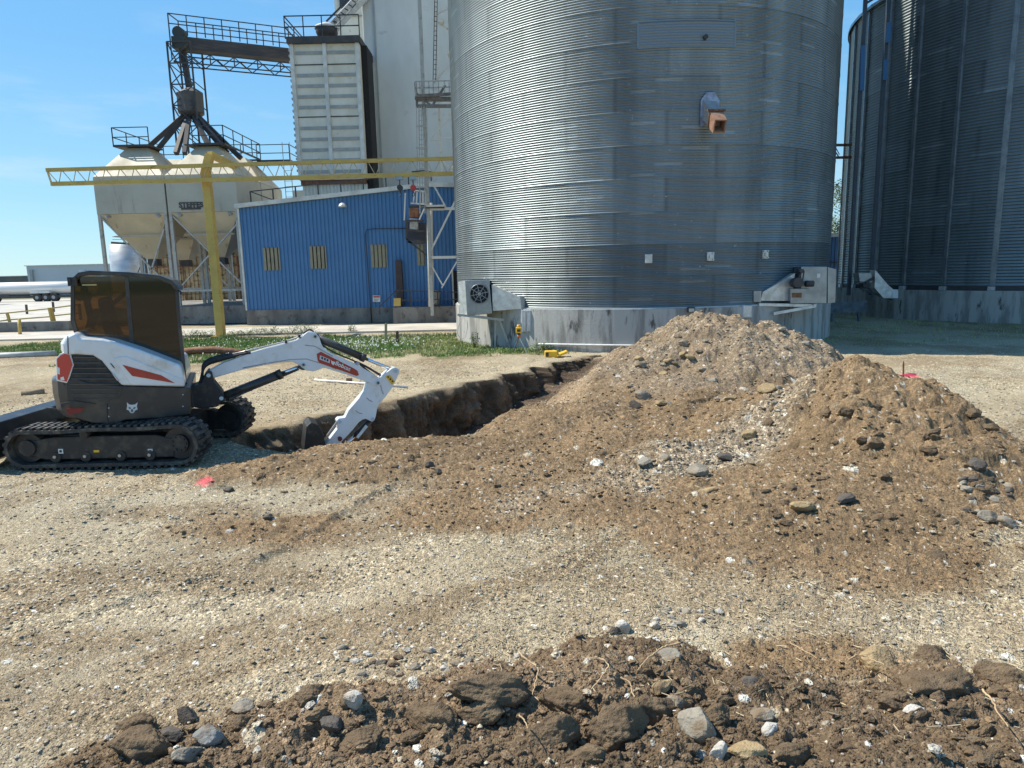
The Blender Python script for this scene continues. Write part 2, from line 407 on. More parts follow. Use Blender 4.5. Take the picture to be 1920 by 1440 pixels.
    pal = np.array([(.62, .60, .53), (.50, .46, .37), (.43, .37, .27), (.30, .26, .20), (.38, .36, .31), (.22, .18, .13)])
    light = (idd < np.where(soil > .5, .07, .34) + .22 * grav)
    pi_ = np.clip((idd * 53.7) % 1.0 * 6, 0, 5).astype(int)
    sc2 = pal[pi_]
    sc3 = col * (.72 + .62 * ((idd * 31.3) % 1.0))[:, None]
    stc = np.where(light[:, None], sc2, sc3)
    col = np.where(big[:, None], stc, col * .92)
    # straw-pale fibres
    # lawn under the grass, road
    gr = (sst(18.9, 20.2, y + .5 * n1 * 4 + n2 * 2 - np.clip((-x - 9) * .0, 0, 1)) * (1 - sst(26.3, 26.9, y + n2)) * (1 - sst(1.2, 3.2, x)))
    gl = sst(21.9, 22.4, y + n2) * (1 - sst(26.3, 26.9, y + n2)) * sst(-12.5, -14.0, x)
    gr = np.where(x < -12, np.maximum(gl, gr * (x > -13.2)), gr)
    g2 = sst(6.5, 9, x) * sst(19.0, 21.0, y + n1 * 3) * (1 - sst(33, 34, y))
    gr = np.maximum(gr, g2 * .28)
    gr = gr * np.clip(.75 + 1.2 * n2 + .5 * n1, 0, 1)
    col = col * (1 - gr[:, None]) + C(.10, .115, .04) * (.7 + .6 * tone) * gr[:, None]
    far = sst(60, 160, r)[:, None]
    col = col * (1 - far) + C(.16, .17, .09) * far
    pk = np.zeros_like(x)
    for (a_, b_, rr) in ((*W2(388, 908), .10), (*W2(1700, 706), .22)):
        pk = np.maximum(pk, np.clip(1.2 - np.hypot(x - a_, (y - b_)) / rr + fbm(x * 14, y * 14, 91, 3) * 2.2, 0, 1))
    col = col * (1 - pk[:, None] * .8) + C(.85, .12, .16) * pk[:, None] * .8
    return base, M, mt, det, col, dict(gravelly=np.clip((1 - soil * .85) * sst(-.14, .16, fbm(bu * .5, bv * 1.4, 97, 4) + .3 * n2) + grav, 0, 1), gr=gr, soil=soil, grav=grav, mid=mid, fr=fr, pit=pit)

def height_at(x, y):
    x = np.atleast_1d(np.asarray(x, float)); y = np.atleast_1d(np.asarray(y, float))
    b, M, mt = terrain(x, y, False); return b + mt
def hit(px, py):
    d = ray(px, py); ts = np.linspace(1.5, 60, 6000) / math.hypot(d.x, d.y)
    z = EYE + d.z * ts; h = height_at(d.x * ts, d.y * ts); k = np.argmax(z < h)
    return Vector((d.x * ts[k], d.y * ts[k], float(h[k])))

def ground_material():
    m = bpy.data.materials.new('earth'); m.use_nodes = True; t = m.node_tree; N = t.nodes; K = t.links.new
    b = N['Principled BSDF']; b.inputs['Roughness'].default_value = .95; b.inputs['Specular IOR Level'].default_value = .12
    a = N.new('ShaderNodeAttribute'); a.attribute_name = 'tint'
    g = N.new('ShaderNodeNewGeometry')
    n = N.new('ShaderNodeTexNoise'); n.inputs['Scale'].default_value = 46; n.inputs['Detail'].default_value = 6; n.inputs['Roughness'].default_value = .7
    K(g.outputs['Position'], n.inputs['Vector'])
    r = N.new('ShaderNodeMapRange'); r.inputs[1].default_value = .3; r.inputs[2].default_value = .7; r.inputs[3].default_value = .72; r.inputs[4].default_value = 1.28
    K(n.outputs[0], r.inputs[0])
    # packed pebbles and crumbs: every cell has its own brightness and stands a little proud
    def peb(scale, lo, hi, pw):
        v = N.new('ShaderNodeTexVoronoi'); v.inputs['Scale'].default_value = scale; K(g.outputs['Position'], v.inputs['Vector'])
        sp_ = N.new('ShaderNodeSeparateColor'); K(v.outputs['Color'], sp_.inputs[0])
        m_ = N.new('ShaderNodeMath'); m_.operation = 'POWER'; m_.inputs[1].default_value = pw; K(sp_.outputs[0], m_.inputs[0])
        q = N.new('ShaderNodeMapRange'); q.inputs[3].default_value = lo; q.inputs[4].default_value = hi; K(m_.outputs[0], q.inputs[0])
        e = N.new('ShaderNodeMapRange'); e.inputs[1].default_value = .15; e.inputs[2].default_value = .62; e.inputs[3].default_value = 1.0; e.inputs[4].default_value = 0.0; K(v.outputs['Distance'], e.inputs[0])
        # height: stones of random height, gaps between
        hh = N.new('ShaderNodeMath'); hh.operation = 'MULTIPLY'; K(e.outputs[0], hh.inputs[0]); K(sp_.outputs[1], hh.inputs[1])
        return q, hh
    q1, h1_ = peb(42, .78, 1.75, 3.0); q2, h2__ = peb(95, .80, 1.38, 1.8); q3, h3_ = peb(17, .74, 1.5, 2.2)
    ga = N.new('ShaderNodeAttribute'); ga.attribute_name = 'stony'
    def lerp1(q):
        z = N.new('ShaderNodeMix'); z.data_type = 'FLOAT'; z.inputs[2].default_value = 1.0; K(q.outputs[0], z.inputs[3]); return z
    l3 = lerp1(q3); K(ga.outputs['Fac'], l3.inputs[0]); l1 = lerp1(q1); wv = N.new('ShaderNodeMapRange'); wv.inputs[3].default_value = .10; wv.inputs[4].default_value = .95; wa = N.new('ShaderNodeAttribute'); wa.attribute_name = 'gravelly'; K(wa.outputs['Fac'], wv.inputs[0]); K(wv.outputs[0], l1.inputs[0])
    mm1 = N.new('ShaderNodeMath'); mm1.operation = 'MULTIPLY'; K(l1.outputs[0], mm1.inputs[0]); K(q2.outputs[0], mm1.inputs[1])
    mm2 = N.new('ShaderNodeMath'); mm2.operation = 'MULTIPLY'; K(mm1.outputs[0], mm2.inputs[0]); K(l3.outputs[0], mm2.inputs[1])
    mm3 = N.new('ShaderNodeMath'); mm3.operation = 'MULTIPLY'; K(mm2.outputs[0], mm3.inputs[0]); K(r.outputs[0], mm3.inputs[1])
    hA = N.new('ShaderNodeMath'); hA.operation = 'MULTIPLY_ADD'; hA.inputs[1].default_value = 1.5; hg = N.new('ShaderNodeMath'); hg.operation = 'MULTIPLY'; K(h1_.outputs[0], hg.inputs[0]); K(wv.outputs[0], hg.inputs[1]); K(hg.outputs[0], hA.inputs[0]); K(h2__.outputs[0], hA.inputs[2])
    hC = N.new('ShaderNodeMath'); hC.operation = 'MULTIPLY'; K(h3_.outputs[0], hC.inputs[0]); K(ga.outputs['Fac'], hC.inputs[1])
    hB = N.new('ShaderNodeMath'); hB.operation = 'MULTIPLY_ADD'; hB.inputs[1].default_value = 3.0; K(hC.outputs[0], hB.inputs[0]); K(hA.outputs[0], hB.inputs[2])
    x = N.new('ShaderNodeVectorMath'); x.operation = 'SCALE'; K(a.outputs['Color'], x.inputs[0]); K(mm3.outputs[0], x.inputs['Scale'])
    K(x.outputs[0], b.inputs['Base Color'])
    n2 = N.new('ShaderNodeTexNoise'); n2.inputs['Scale'].default_value = 120; n2.inputs['Detail'].default_value = 5; K(g.outputs['Position'], n2.inputs['Vector'])
    bu = N.new('ShaderNodeBump'); bu.inputs['Strength'].default_value = .55; bu.inputs['Distance'].default_value = .012; K(n2.outputs[0], bu.inputs['Height'])
    b2 = N.new('ShaderNodeBump'); b2.inputs['Strength'].default_value = .8; b2.inputs['Distance'].default_value = .014; K(hB.outputs[0], b2.inputs['Height']); K(bu.outputs[0], b2.inputs['Normal']); K(b2.outputs[0], b.inputs['Normal'])
    return m
EARTH = ground_material()
def build_ground():
    rs = [0.0, .6, 1.2, 1.7]; r = 2.0
    while r < 2500:
        rs.append(r)
        d = r * r / 1650.0
        lim = .012 if r < 4.6 else (.020 if r < 12 else .026)
        if r < 19.5: d = min(d, lim)
        elif r < 30: d = min(d, .10)
        else: d = min(d, r * .05)
        r += d
    rs = np.array(rs)
    fine = np.arange(-41.5, 41.5, .088); coarse = np.concatenate([np.arange(-180, -41.5, 4.0), [-41.5 - 1.2]]); 
    az = np.concatenate([np.arange(-180, -56, 4.0), np.arange(-56, -41.5, .3), fine, np.arange(41.6, 56, .3), np.arange(56, 179.9, 4.0)])
    A, R = np.meshgrid(np.radians(az), rs); x = (R * np.sin(A)).ravel(); y = (R * np.cos(A)).ravel()
    nr, na = R.shape; print('grid', nr, na, nr * na)
    base, M, mt, det, col, z = terrain(x, y)
    zg = base + det - np.clip(mt, 0, .05) * .8
    # undercut, clotted face of the pit
    q = (x - TA[0]) * TN[0] + (y - TA[1]) * TN[1]; s_ = (x - TA[0]) * TT[0] + (y - TA[1]) * TT[1]
    wm = sst(.01, .12, z['pit']) * (1 - sst(.45, .9, q)) * (s_ > -.6)
    k = wm > 0; zk = zg[k]; sk = s_[k]
    hc, _ = clods(sk + 40, zk * 1.15 + 20, .21, 401, .8, .2, .55, asp=.9); hc2, _ = clods(sk + 40, zk + 20, .085, 405, .7, .2, .5, asp=.9)
    nz1 = fbm(sk * 3.2, zk * 3.2 + 7, 403, 4)
    sh = (nz1 * .34 + hc * .9 + hc2 * .9) * wm[k]
    x[k] += TN[0] * sh; y[k] += TN[1] * sh; zg[k] -= .03 * wm[k] * fbm(sk * 9, zk * 9, 404, 2)
    mulc = (.72 + .9 * (nz1 + .3) + 3.0 * hc)[:, None] * np.clip(.8 + 1.2 * fbm(sk * 8, zk * 8, 409, 3), .4, 1.4)[:, None]
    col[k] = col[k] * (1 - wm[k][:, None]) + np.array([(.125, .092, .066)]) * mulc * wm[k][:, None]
    idx = np.arange(nr * na).reshape(nr, na); nx = np.roll(idx, -1, axis=1)
    Fq = np.stack([idx[:-1], nx[:-1], nx[1:], idx[1:]], -1)[:, :, ::-1]
    rgba = np.concatenate([np.clip(col, 0, 1), np.ones((len(x), 1))], 1)
    o = npmesh('ground', np.stack([x, y, zg], 1), Fq.reshape(-1, 4), EARTH, attrs={'tint': ('FLOAT_COLOR', rgba), 'gravelly': ('FLOAT', z['gravelly']), 'stony': ('FLOAT', z['grav'])})
    tag(o, kind='structure')
    info = {'rear': ('dirt_mound', 'tallest dirt and gravel mound, standing right in front of the big grain bin'),
            'right': ('dirt_mound', 'brown pointed dirt mound at right beside the stake with pink ribbon'),
            'middle': ('dirt_mound', 'low smooth brown dirt mound between the open pit and the gravelly slope'),
            'berm': ('dirt_mound', 'low ridge of crumbly dirt along the near edge of the pit'),
            'front': ('dirt_mound', 'dark lumpy dirt pile closest to the camera with roots and big clods')}
    base_off = det
    for k, (nm, lab) in info.items():
        m = M[k]; sel = (m > 0).reshape(nr, na)
        s4 = sel[:-1] | sel[1:]; s4 = s4 | np.roll(s4, -1, axis=1)
        f = Fq[s4]
        u, inv = np.unique(f, return_inverse=True); f = inv.reshape(-1, 4)
        mm = np.clip(m[u], 0, 9)
        zz = base[u] + det[u] + mm - .03 * np.exp(-mm / .02)
        other = M['front' if k != 'front' else 'rear']
        lx, ly = x[u], y[u]; c = np.array([lx.mean(), ly.mean(), 0.0])
        o = npmesh(nm, np.stack([lx, ly, zz], 1) - c, f, EARTH, attrs={'tint': ('FLOAT_COLOR', rgba[u]), 'gravelly': ('FLOAT', z['gravelly'][u]), 'stony': ('FLOAT', np.clip(z['grav'][u] + .3, 0, 1))})
        o.location = c; tag(o, lab, 'dirt mound')
build_ground()
def pit_face():
    ss = np.arange(-.55, 10.9, .028); n = len(ss); qs = np.linspace(-.9, .9, 181)
    S2, Q2 = np.meshgrid(ss, qs, indexing='ij'); X = TA[0] + TT[0] * S2 + TN[0] * Q2; Y = TA[1] + TT[1] * S2 + TN[1] * Q2
    xr_, yr_ = X.ravel(), Y.ravel(); n1 = fbm(xr_ * .55, yr_ * .55, 11, 4); n2 = fbm(xr_ * 2.1, yr_ * 2.1, 21, 4)
    qn = (Q2.ravel() + n2 * .34 + fbm(xr_ * 5, yr_ * 5, 71, 3) * .22 + .12 * np.clip(np.sin(S2.ravel() * 5.2 + n1 * 9), -1, 1)).reshape(S2.shape)
    k = np.argmax(qn > -.02, axis=1); q0 = qs[k]
    PIT_ON[0] = 0.0; lip = np.array([-.75, -.62, -.52, -.44, -.37, -.31, -.25, -.20, -.15, -.11, -.07, -.03])
    SL, QL = np.meshgrid(ss, lip, indexing='ij'); QL = QL + q0[:, None] + .05 * fbm(ss * 6, ss * 0, 431, 3)[:, None]; lx = (TA[0] + TT[0] * SL + TN[0] * QL); ly = (TA[1] + TT[1] * SL + TN[1] * QL)
    lb, lM, lmt, ld, lc, _ = terrain(lx.ravel(), ly.ravel()); lz = (lb + ld + lmt).reshape(lx.shape) + np.where(np.arange(12) < 2, -.05, .004)[None]; PIT_ON[0] = 1.0
    zt = lz[:, -1]
    D = np.interp(ss, [-1, 4.5, 6.5, 8, 9.5, 11.0], [1.15, 1.05, .72, .45, .22, 0]) * 1.15 + .12
    m = 46; t = np.linspace(0, 1, m); T, _ = np.meshgrid(t, ss); 
    Z = zt[:, None] - D[:, None] * T
    Sg = np.repeat(ss[:, None], m, 1); sz = Sg.ravel(), Z.ravel()
    nz1 = fbm(sz[0] * 2.4, sz[1] * 2.0 + 7, 403, 4); nz2 = fbm(sz[0] * 9, sz[1] * 7, 413, 4)
    h1, i1 = clods(sz[0] + 40, sz[1] * 1.3 + 20, .26, 401, .75, .22, .55, asp=.55); h2_, i2 = clods(sz[0] + 40, sz[1] + 20, .11, 405, .7, .2, .52, asp=.7); h3, i3 = clods(sz[0] + 40, sz[1] + 20, .05, 407, .6, .2, .5, asp=.8)
    env = np.sin(np.clip(T.ravel() * 9, 0, 1) * math.pi / 2)
    Q = (QL[:, -1][:, None] + .02 + .03 * np.clip(T * 6, 0, 1) + .22 * T).ravel() + env * (nz1 * .30 + nz2 * .16 + h1 * 1.2 + h2_ * 1.3 + h3 * 1.2)
    zz = Z.ravel() + .02 * nz2
    V = np.stack([TA[0] + TT[0] * sz[0] + TN[0] * Q, TA[1] + TT[1] * sz[0] + TN[1] * Q, zz], 1)
    tn = np.clip(.5 + 1.3 * nz1 + nz2, 0, 1.3)[:, None]; c = np.array([(.065, .048, .034)]) * (1 - tn) + np.array([(.175, .128, .086)]) * tn  # shade of the wall put into its darker soil colour
    pl = (np.clip(nz1 - .12 + .15 * (i1 > .8), 0, .4) * 2.0)[:, None]; c = c * (1 - pl) + np.array([(.26, .205, .14)]) * pl  # paler chunks paint the sunlit bits of the wall
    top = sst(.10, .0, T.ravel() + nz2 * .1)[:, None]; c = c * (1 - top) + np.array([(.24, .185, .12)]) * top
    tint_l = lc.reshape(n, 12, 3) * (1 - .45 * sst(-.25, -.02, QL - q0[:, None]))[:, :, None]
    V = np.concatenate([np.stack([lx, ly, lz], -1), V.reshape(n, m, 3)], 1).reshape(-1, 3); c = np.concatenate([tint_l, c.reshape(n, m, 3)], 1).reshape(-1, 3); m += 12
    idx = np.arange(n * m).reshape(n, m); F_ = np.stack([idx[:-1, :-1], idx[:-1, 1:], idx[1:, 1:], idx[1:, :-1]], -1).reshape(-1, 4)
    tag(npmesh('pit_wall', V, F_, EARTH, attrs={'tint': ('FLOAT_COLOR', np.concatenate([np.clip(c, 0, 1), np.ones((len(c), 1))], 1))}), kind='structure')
pit_face()
# ---------------------------------------------------------------- materials of the place
def galv_mat(name, base=.46, rough=.36, dark=None):
    m = bpy.data.materials.new(name); m.use_nodes = True; t = m.node_tree; N = t.nodes; K = t.links.new
    b = N['Principled BSDF']; b.inputs['Metallic'].default_value = .78; b.inputs['Roughness'].default_value = rough
    a = N.new('ShaderNodeAttribute'); a.attribute_name = 'tone'
    g = N.new('ShaderNodeNewGeometry')
    mp_ = N.new('ShaderNodeMapping'); mp_.inputs['Scale'].default_value = (1, 1, .35)
    n = N.new('ShaderNodeTexNoise'); n.inputs['Scale'].default_value = 1.4; n.inputs['Detail'].default_value = 8; n.inputs['Roughness'].default_value = .65
    K(g.outputs['Position'], mp_.inputs[0]); K(mp_.outputs[0], n.inputs['Vector'])
    r = N.new('ShaderNodeMapRange'); r.inputs[1].default_value = .3; r.inputs[2].default_value = .7; r.inputs[3].default_value = .86; r.inputs[4].default_value = 1.12
    K(n.outputs[0], r.inputs[0])
    mu = N.new('ShaderNodeMath'); mu.operation = 'MULTIPLY'; K(r.outputs[0], mu.inputs[0]); K(a.outputs['Fac'], mu.inputs[1])
    v = N.new('ShaderNodeVectorMath'); v.operation = 'SCALE'; v.inputs[0].default_value = (base * .88, base * 1.02, base * 1.06); K(mu.outputs[0], v.inputs['Scale'])
    # sparse white/rust flecks
    n2 = N.new('ShaderNodeTexNoise'); n2.inputs['Scale'].default_value = 9; n2.inputs['Detail'].default_value = 5; K(g.outputs['Position'], n2.inputs['Vector'])
    r2 = N.new('ShaderNodeMapRange'); r2.inputs[1].default_value = .68; r2.inputs[2].default_value = .78; K(n2.outputs[0], r2.inputs[0])
    x = N.new('ShaderNodeMix'); x.data_type = 'RGBA'; K(r2.outputs[0], x.inputs[0]); K(v.outputs[0], x.inputs[6]); x.inputs[7].default_value = (.5, .5, .5, 1)
    K(x.outputs[2], b.inputs['Base Color'])
    rr = N.new('ShaderNodeMapRange'); rr.inputs[3].default_value = rough - .06; rr.inputs[4].default_value = rough + .14; K(n.outputs[0], rr.inputs[0]); K(rr.outputs[0], b.inputs['Roughness'])
    return m
GALV = galv_mat('galvanised_sheet', .27, .46)
GALV2 = mat('galvanised_plate', (.33, .36, .38), .38, .8, c2=(.24, .26, .28), ns=3, bump=.1)
GALVL = mat('zinc_duct_sheet', (.66, .68, .69), .42, .6, c2=(.5, .5, .47), ns=5, rvar=.1)
CONC = mat('weathered_concrete', (.42, .415, .39), .9, c2=(.24, .235, .22), ns=2.4, lo=.45, hi=.57, stretch=(1, 1, .16), c3=(.10, .097, .09), ns3=3.4, lo3=.585, hi3=.66, stretch3=(1, 1, .3), bump=.3, bs=14)
CONCD = mat('dirty_concrete', (.25, .24, .22), .9, c2=(.13, .125, .12), ns=1.2, stretch=(1, 1, .4), c3=(.07, .065, .06), ns3=3, bump=.3, bs=14)
SLAB = mat('pale_slab', (.50, .47, .41), .9, c2=(.36, .33, .28), ns=.6, bump=.2, bs=8)
BLUE = mat('blue_siding', (.052, .165, .36), .5, 0.0, c2=(.07, .19, .39), ns=1.2, c3=(.10, .085, .07), ns3=.9, lo3=.66, hi3=.76, stretch3=(1.5, 1, .3), rvar=.15)
TRIMW = mat('white_trim', (.62, .64, .62), .5, c2=(.45, .46, .44), ns=2)
WPANEL = mat('aged_white_panel', (.66, .65, .58), .6, c2=(.56, .54, .45), ns=1.1, lo=.42, hi=.66, stretch=(1, 1, .5), c3=(.28, .26, .2), ns3=3.0, lo3=.62, hi3=.75)
WPAN2 = mat('grey_louvre', (.27, .30, .31), .6, c2=(.36, .37, .35), ns=2, stretch=(1, 1, .5))
PALEC = mat('whitewashed_concrete', (.60, .63, .62), .8, c2=(.50, .53, .52), ns=.35, lo=.4, hi=.62, stretch=(1, 1, .4), c3=(.40, .41, .41), ns3=.55, lo3=.62, hi3=.70, stretch3=(1, 1, 1.6), bump=.1, bs=4)
CREAM = mat('cream_tank_paint', (.47, .42, .31), .5, c2=(.38, .34, .25), ns=.7, c3=(.24, .15, .09), ns3=2.6, lo3=.60, hi3=.74, stretch3=(1, 1, .22), rvar=.15)
CREAMG = mat('cream_tank_wall', (.42, .41, .35), .5, c2=(.34, .33, .28), ns=.5, c3=(.22, .18, .14), ns3=2.6, lo3=.60, hi3=.76, stretch3=(1, 1, .18))
DSTEEL = mat('dark_weathered_steel', (.045, .048, .054), .65, .2, c2=(.08, .07, .065), ns=2.5)
GSTEEL = mat('grey_painted_steel', (.40, .40, .38), .55, .2, c2=(.25, .22, .19), ns=4, lo=.5, hi=.7)
WSTEEL = mat('white_painted_steel', (.62, .62, .58), .55, .0, c2=(.34, .27, .2), ns=3, lo=.56, hi=.72)
YEL = mat('yellow_paint', (.56, .40, .10), .5, c2=(.46, .32, .09), ns=2, c3=(.22, .12, .06), ns3=5, lo3=.60, hi3=.72, stretch3=(1, 1, 3))
YELL = mat('bright_yellow', (.85, .50, .03), .4, c2=(.7, .4, .03), ns=9)
RUST = mat('rusty_steel', (.17, .08, .045), .85, .2, c2=(.30, .15, .08), ns=6, c3=(.07, .045, .04), ns3=4, bump=.2)
RUSTP = mat('rust_orange', (.30, .175, .115), .8, .1, c2=(.20, .10, .065), ns=8)
TANC = mat('tan_corrugated', (.50, .39, .23), .8, c2=(.33, .25, .15), ns=1.2, c3=(.16, .11, .07), ns3=2.0, stretch3=(1, 1, 2.2), lo3=.5, hi3=.62)
TANW = mat('yellowed_light_panel', (.27, .255, .18), .45, c2=(.21, .20, .15), ns=3)
WHITE = mat('white_plain', (.78, .78, .76), .5, c2=(.6, .6, .58), ns=4)
BLACK = mat('black_rubber', (.022, .022, .024), .7, c2=(.05, .047, .044), ns=9, bump=.15)
REDS = mat('red_sign', (.5, .05, .04), .5)
WOOD = mat('weathered_wood', (.30, .22, .14), .85, c2=(.18, .13, .09), ns=9, stretch=(1, 1, .2), bump=.2)
CLOUDG = mat('distant_wall_grey', (.50, .54, .58), .8, c2=(.44, .47, .50), ns=.1)

def circle_hit(px, b):
    cx, cy, R = b; d = ray(px[0], px[1]); k = math.hypot(d.x, d.y); ux, uy = d.x / k, d.y / k
    t0 = ux * cx + uy * cy; p2 = cx * cx + cy * cy - t0 * t0; h = math.sqrt(max(R * R - p2, 0)); t = t0 - h
    return Vector((ux * t, uy * t, EYE + d.z / k * t))
def ang_of(p, b): return math.atan2(p.y - b[1], p.x - b[0])
def cyl(b, a, z, r=0): return Vector((b[0] + (b[2] + r) * math.cos(a), b[1] + (b[2] + r) * math.sin(a), z))

def corrugated(name, b, z0, z1, parent, pitch, amp, ringh, nsheet, seed, dark_rows=()):
    cx, cy, R = b
    ta = math.degrees(math.atan2(-cy, -cx))
    a = np.radians(np.concatenate([np.arange(ta - 100, ta + 100, .8), np.arange(ta + 100, ta + 260, 4.0)]))
    spw = 7
    z = np.arange(z0, z1, pitch / spw)
    A, Z = np.meshgrid(a, z)
    ring = np.floor((Z - z0) / ringh); w = 2 * math.pi / nsheet
    shp = A / w + (ring % 2) * .5 + seed * .13; sh = np.floor(shp)
    lap = np.clip(1 - (shp - sh) * w * R / .08, 0, 1) * .0
    h = h2(sh.astype(int), ring.astype(int), seed)
    ph = 2 * math.pi * (Z - z0) / pitch
    seam = ((Z - z0) - ring * ringh) < pitch * .8
    rr = R + amp * np.sin(ph) + (h - .5) * .006 + np.where(seam, .006, 0)
    dent = fbm((A * R * .8).ravel(), (Z * .8).ravel(), 300 + seed, 3).reshape(A.shape) * .02
    rr = rr + dent
    tone = .90 + .18 * h
    for r0 in dark_rows: tone = np.where(ring == r0, tone * .72, tone)
    # narrow dark lap joints and bright scuffs
    edge = np.minimum(shp - sh, 1 - (shp - sh)) * w * R
    tone = np.where(edge < .05, tone * .78, tone)
    sc = (h2(np.floor(A * 9).astype(int), np.floor((Z - z0) / pitch).astype(int), seed + 5) > .985)
    tone = np.where(sc, tone * 1.35, tone)
    st = fbm((A * R * 1.6).ravel(), (Z * .12).ravel(), 330 + seed, 4).reshape(A.shape)
    tone = tone * (1 + np.clip(st, -.3, .3) * .5)
    v = np.stack([cx + rr * np.cos(A), cy + rr * np.sin(A), Z], -1).reshape(-1, 3)
    off = np.array(world_loc(parent)); nr, na = A.shape
    idx = np.arange(nr * na).reshape(nr, na); nx = np.roll(idx, -1, axis=1)
    f = np.stack([idx[:-1], nx[:-1], nx[1:], idx[1:]], -1).reshape(-1, 4)
    return npmesh(name, v - off, f, GALV, parent, attrs={'tone': ('FLOAT', tone.ravel())})

def ring_wall(mb, b, r_out, z0, z1, n=96, rin=None, jit=0, seed=0):
    cx, cy, R = b; vs = []; rnd = random.Random(seed)
    rads = [r_out + (rnd.uniform(-jit, jit)) for k in range(n // 3 + 1)]
    for k in range(n):
        a = 2 * math.pi * k / n; r = rads[k // 3]
        vs += [(cx + r * math.cos(a), cy + r * math.sin(a), z0), (cx + r * math.cos(a), cy + r * math.sin(a), z1), (cx + (R - .2) * math.cos(a), cy + (R - .2) * math.sin(a), z1)]
    fs = []
    for k in range(n):
        i = 3 * k; j = 3 * ((k + 1) % n)
        fs += [(i, j, j + 1, i + 1), (i + 1, j + 1, j + 2, i + 2)]
    mb.add(vs, fs); return mb
def cone_roof(mb, b, z, over, rise, n=64, rt=.6):
    cx, cy, R = b; vs = []; fs = []
    for k in range(n):
        a = 2 * math.pi * k / n; c, s_ = math.cos(a), math.sin(a)
        rr = .03 if k % 2 else 0
        vs += [(cx + (R + over) * c, cy + (R + over) * s_, z - .12), (cx + (R + over) * c, cy + (R + over) * s_, z + rr), (cx + rt * c, cy + rt * s_, z + rise + rr)]
    for k in range(n):
        i = 3 * k; j = 3 * ((k + 1) % n); fs += [(i, j, j + 1, i + 1), (i + 1, j + 1, j + 2, i + 2)]
    mb.add(vs, fs); return mb

# ---------------------------------------------------------------- big grain bin
B1 = BINS[0]; RIM1 = 1.24
g1 = empty('grain_bin', (B1[0], B1[1], 0), 'large round corrugated grain bin on a concrete ring with a rusty spout in front', 'grain bin')
corrugated('wall', B1, RIM1 + .03, 13.4, g1, .0676, .0105, .0676 * 13, 15, 3, dark_rows=(0, 1))
corrugated('upper_wall', B1, 13.39, 26.4, g1, .28, .012, .84, 15, 4)  # unseen extra height, added so the shadow covers the second bin
mb = MB(); ring_wall(mb, B1, B1[2] + .10, -.6, RIM1, 120, jit=.010, seed=4); mb.build('foundation', CONC, g1)
mb = MB(); ring_wall(mb, B1, B1[2] + .045, RIM1 + .002, RIM1 + .035, 120); mb.build('base_trim', TRIMW, g1)
mb = MB(); cone_roof(mb, B1, 26.5, .15, 3.4); mb.build('roof', GALV2, g1)
# inspection hatch panel
def curved_panel(name, b, p0, p1, zlo, zhi, off, m, parent, n=16, corr=0):
    a0, a1 = ang_of(p0, b), ang_of(p1, b); mb = MB(); nz_ = max(2, int((zhi - zlo) / .017)) if corr else 2
    vs = []; fs = []
    for j in range(nz_ + 1):
        z = zlo + (zhi - zlo) * j / nz_
        for i in range(n + 1):
            a = a0 + (a1 - a0) * i / n
            vs.append(cyl(b, a, z, off + (.008 * math.sin(2 * math.pi * z / .0676) if corr else 0)))
    for j in range(nz_):
        for i in range(n):
            q = j * (n + 1) + i; fs.append((q, q + 1, q + n + 2, q + n + 1))
    mb.add(vs, fs, True)
    for (aa) in (a0, a1):
        mb.bar(cyl(b, aa, zlo, off * .5), cyl(b, aa, zhi, off * .5), .05, off * 1.6)
    for zz in (zlo, zhi):
        for i in range(n):
            mb.bar(cyl(b, a0 + (a1 - a0) * i / n, zz, off * .5), cyl(b, a0 + (a1 - a0) * (i + 1) / n, zz, off * .5), off * 1.6, .03)
    return mb.build(name, m, parent)
pa, pb = circle_hit((1196, 92), B1), circle_hit((1377, 82), B1)
zt = circle_hit((1285, 38), B1).z
curved_panel('access_panel', B1, pa, pb, pa.z, zt, .03, mat('panel_sheet', (.21, .235, .25), .46, .7), g1, corr=1)
pc = circle_hit((1321, 71), B1)
a = ang_of(pc, B1)
MB().tube(cyl(B1, a, pc.z, .02), cyl(B1, a, pc.z, .12), .06, 12).build('panel_bolt', DSTEEL, g1)
# outlets near the base
for (px, py) in ((1216, 485), (1331, 481), (1433, 477)):
    p = circle_hit((px, py), B1); a = ang_of(p, B1); mb = MB()
    R3 = Matrix.Rotation(a + math.pi / 2, 3, 'Z')
    mb.box(cyl(B1, a, p.z, .03), (.20, .05, .24), R=R3)
    for sx in (-.07, .07):
        for sz in (-.09, .09): mb.tube(cyl(B1, a, p.z + sz, .05) + R3 @ Vector((sx, 0, 0)), cyl(B1, a, p.z + sz, .10) + R3 @ Vector((sx, 0, 0)), .022, 6)
    mb.box(cyl(B1, a, p.z, .07), (.08, .05, .1), R=R3)
    mb.build('sensor_plate', GALVL, g1)
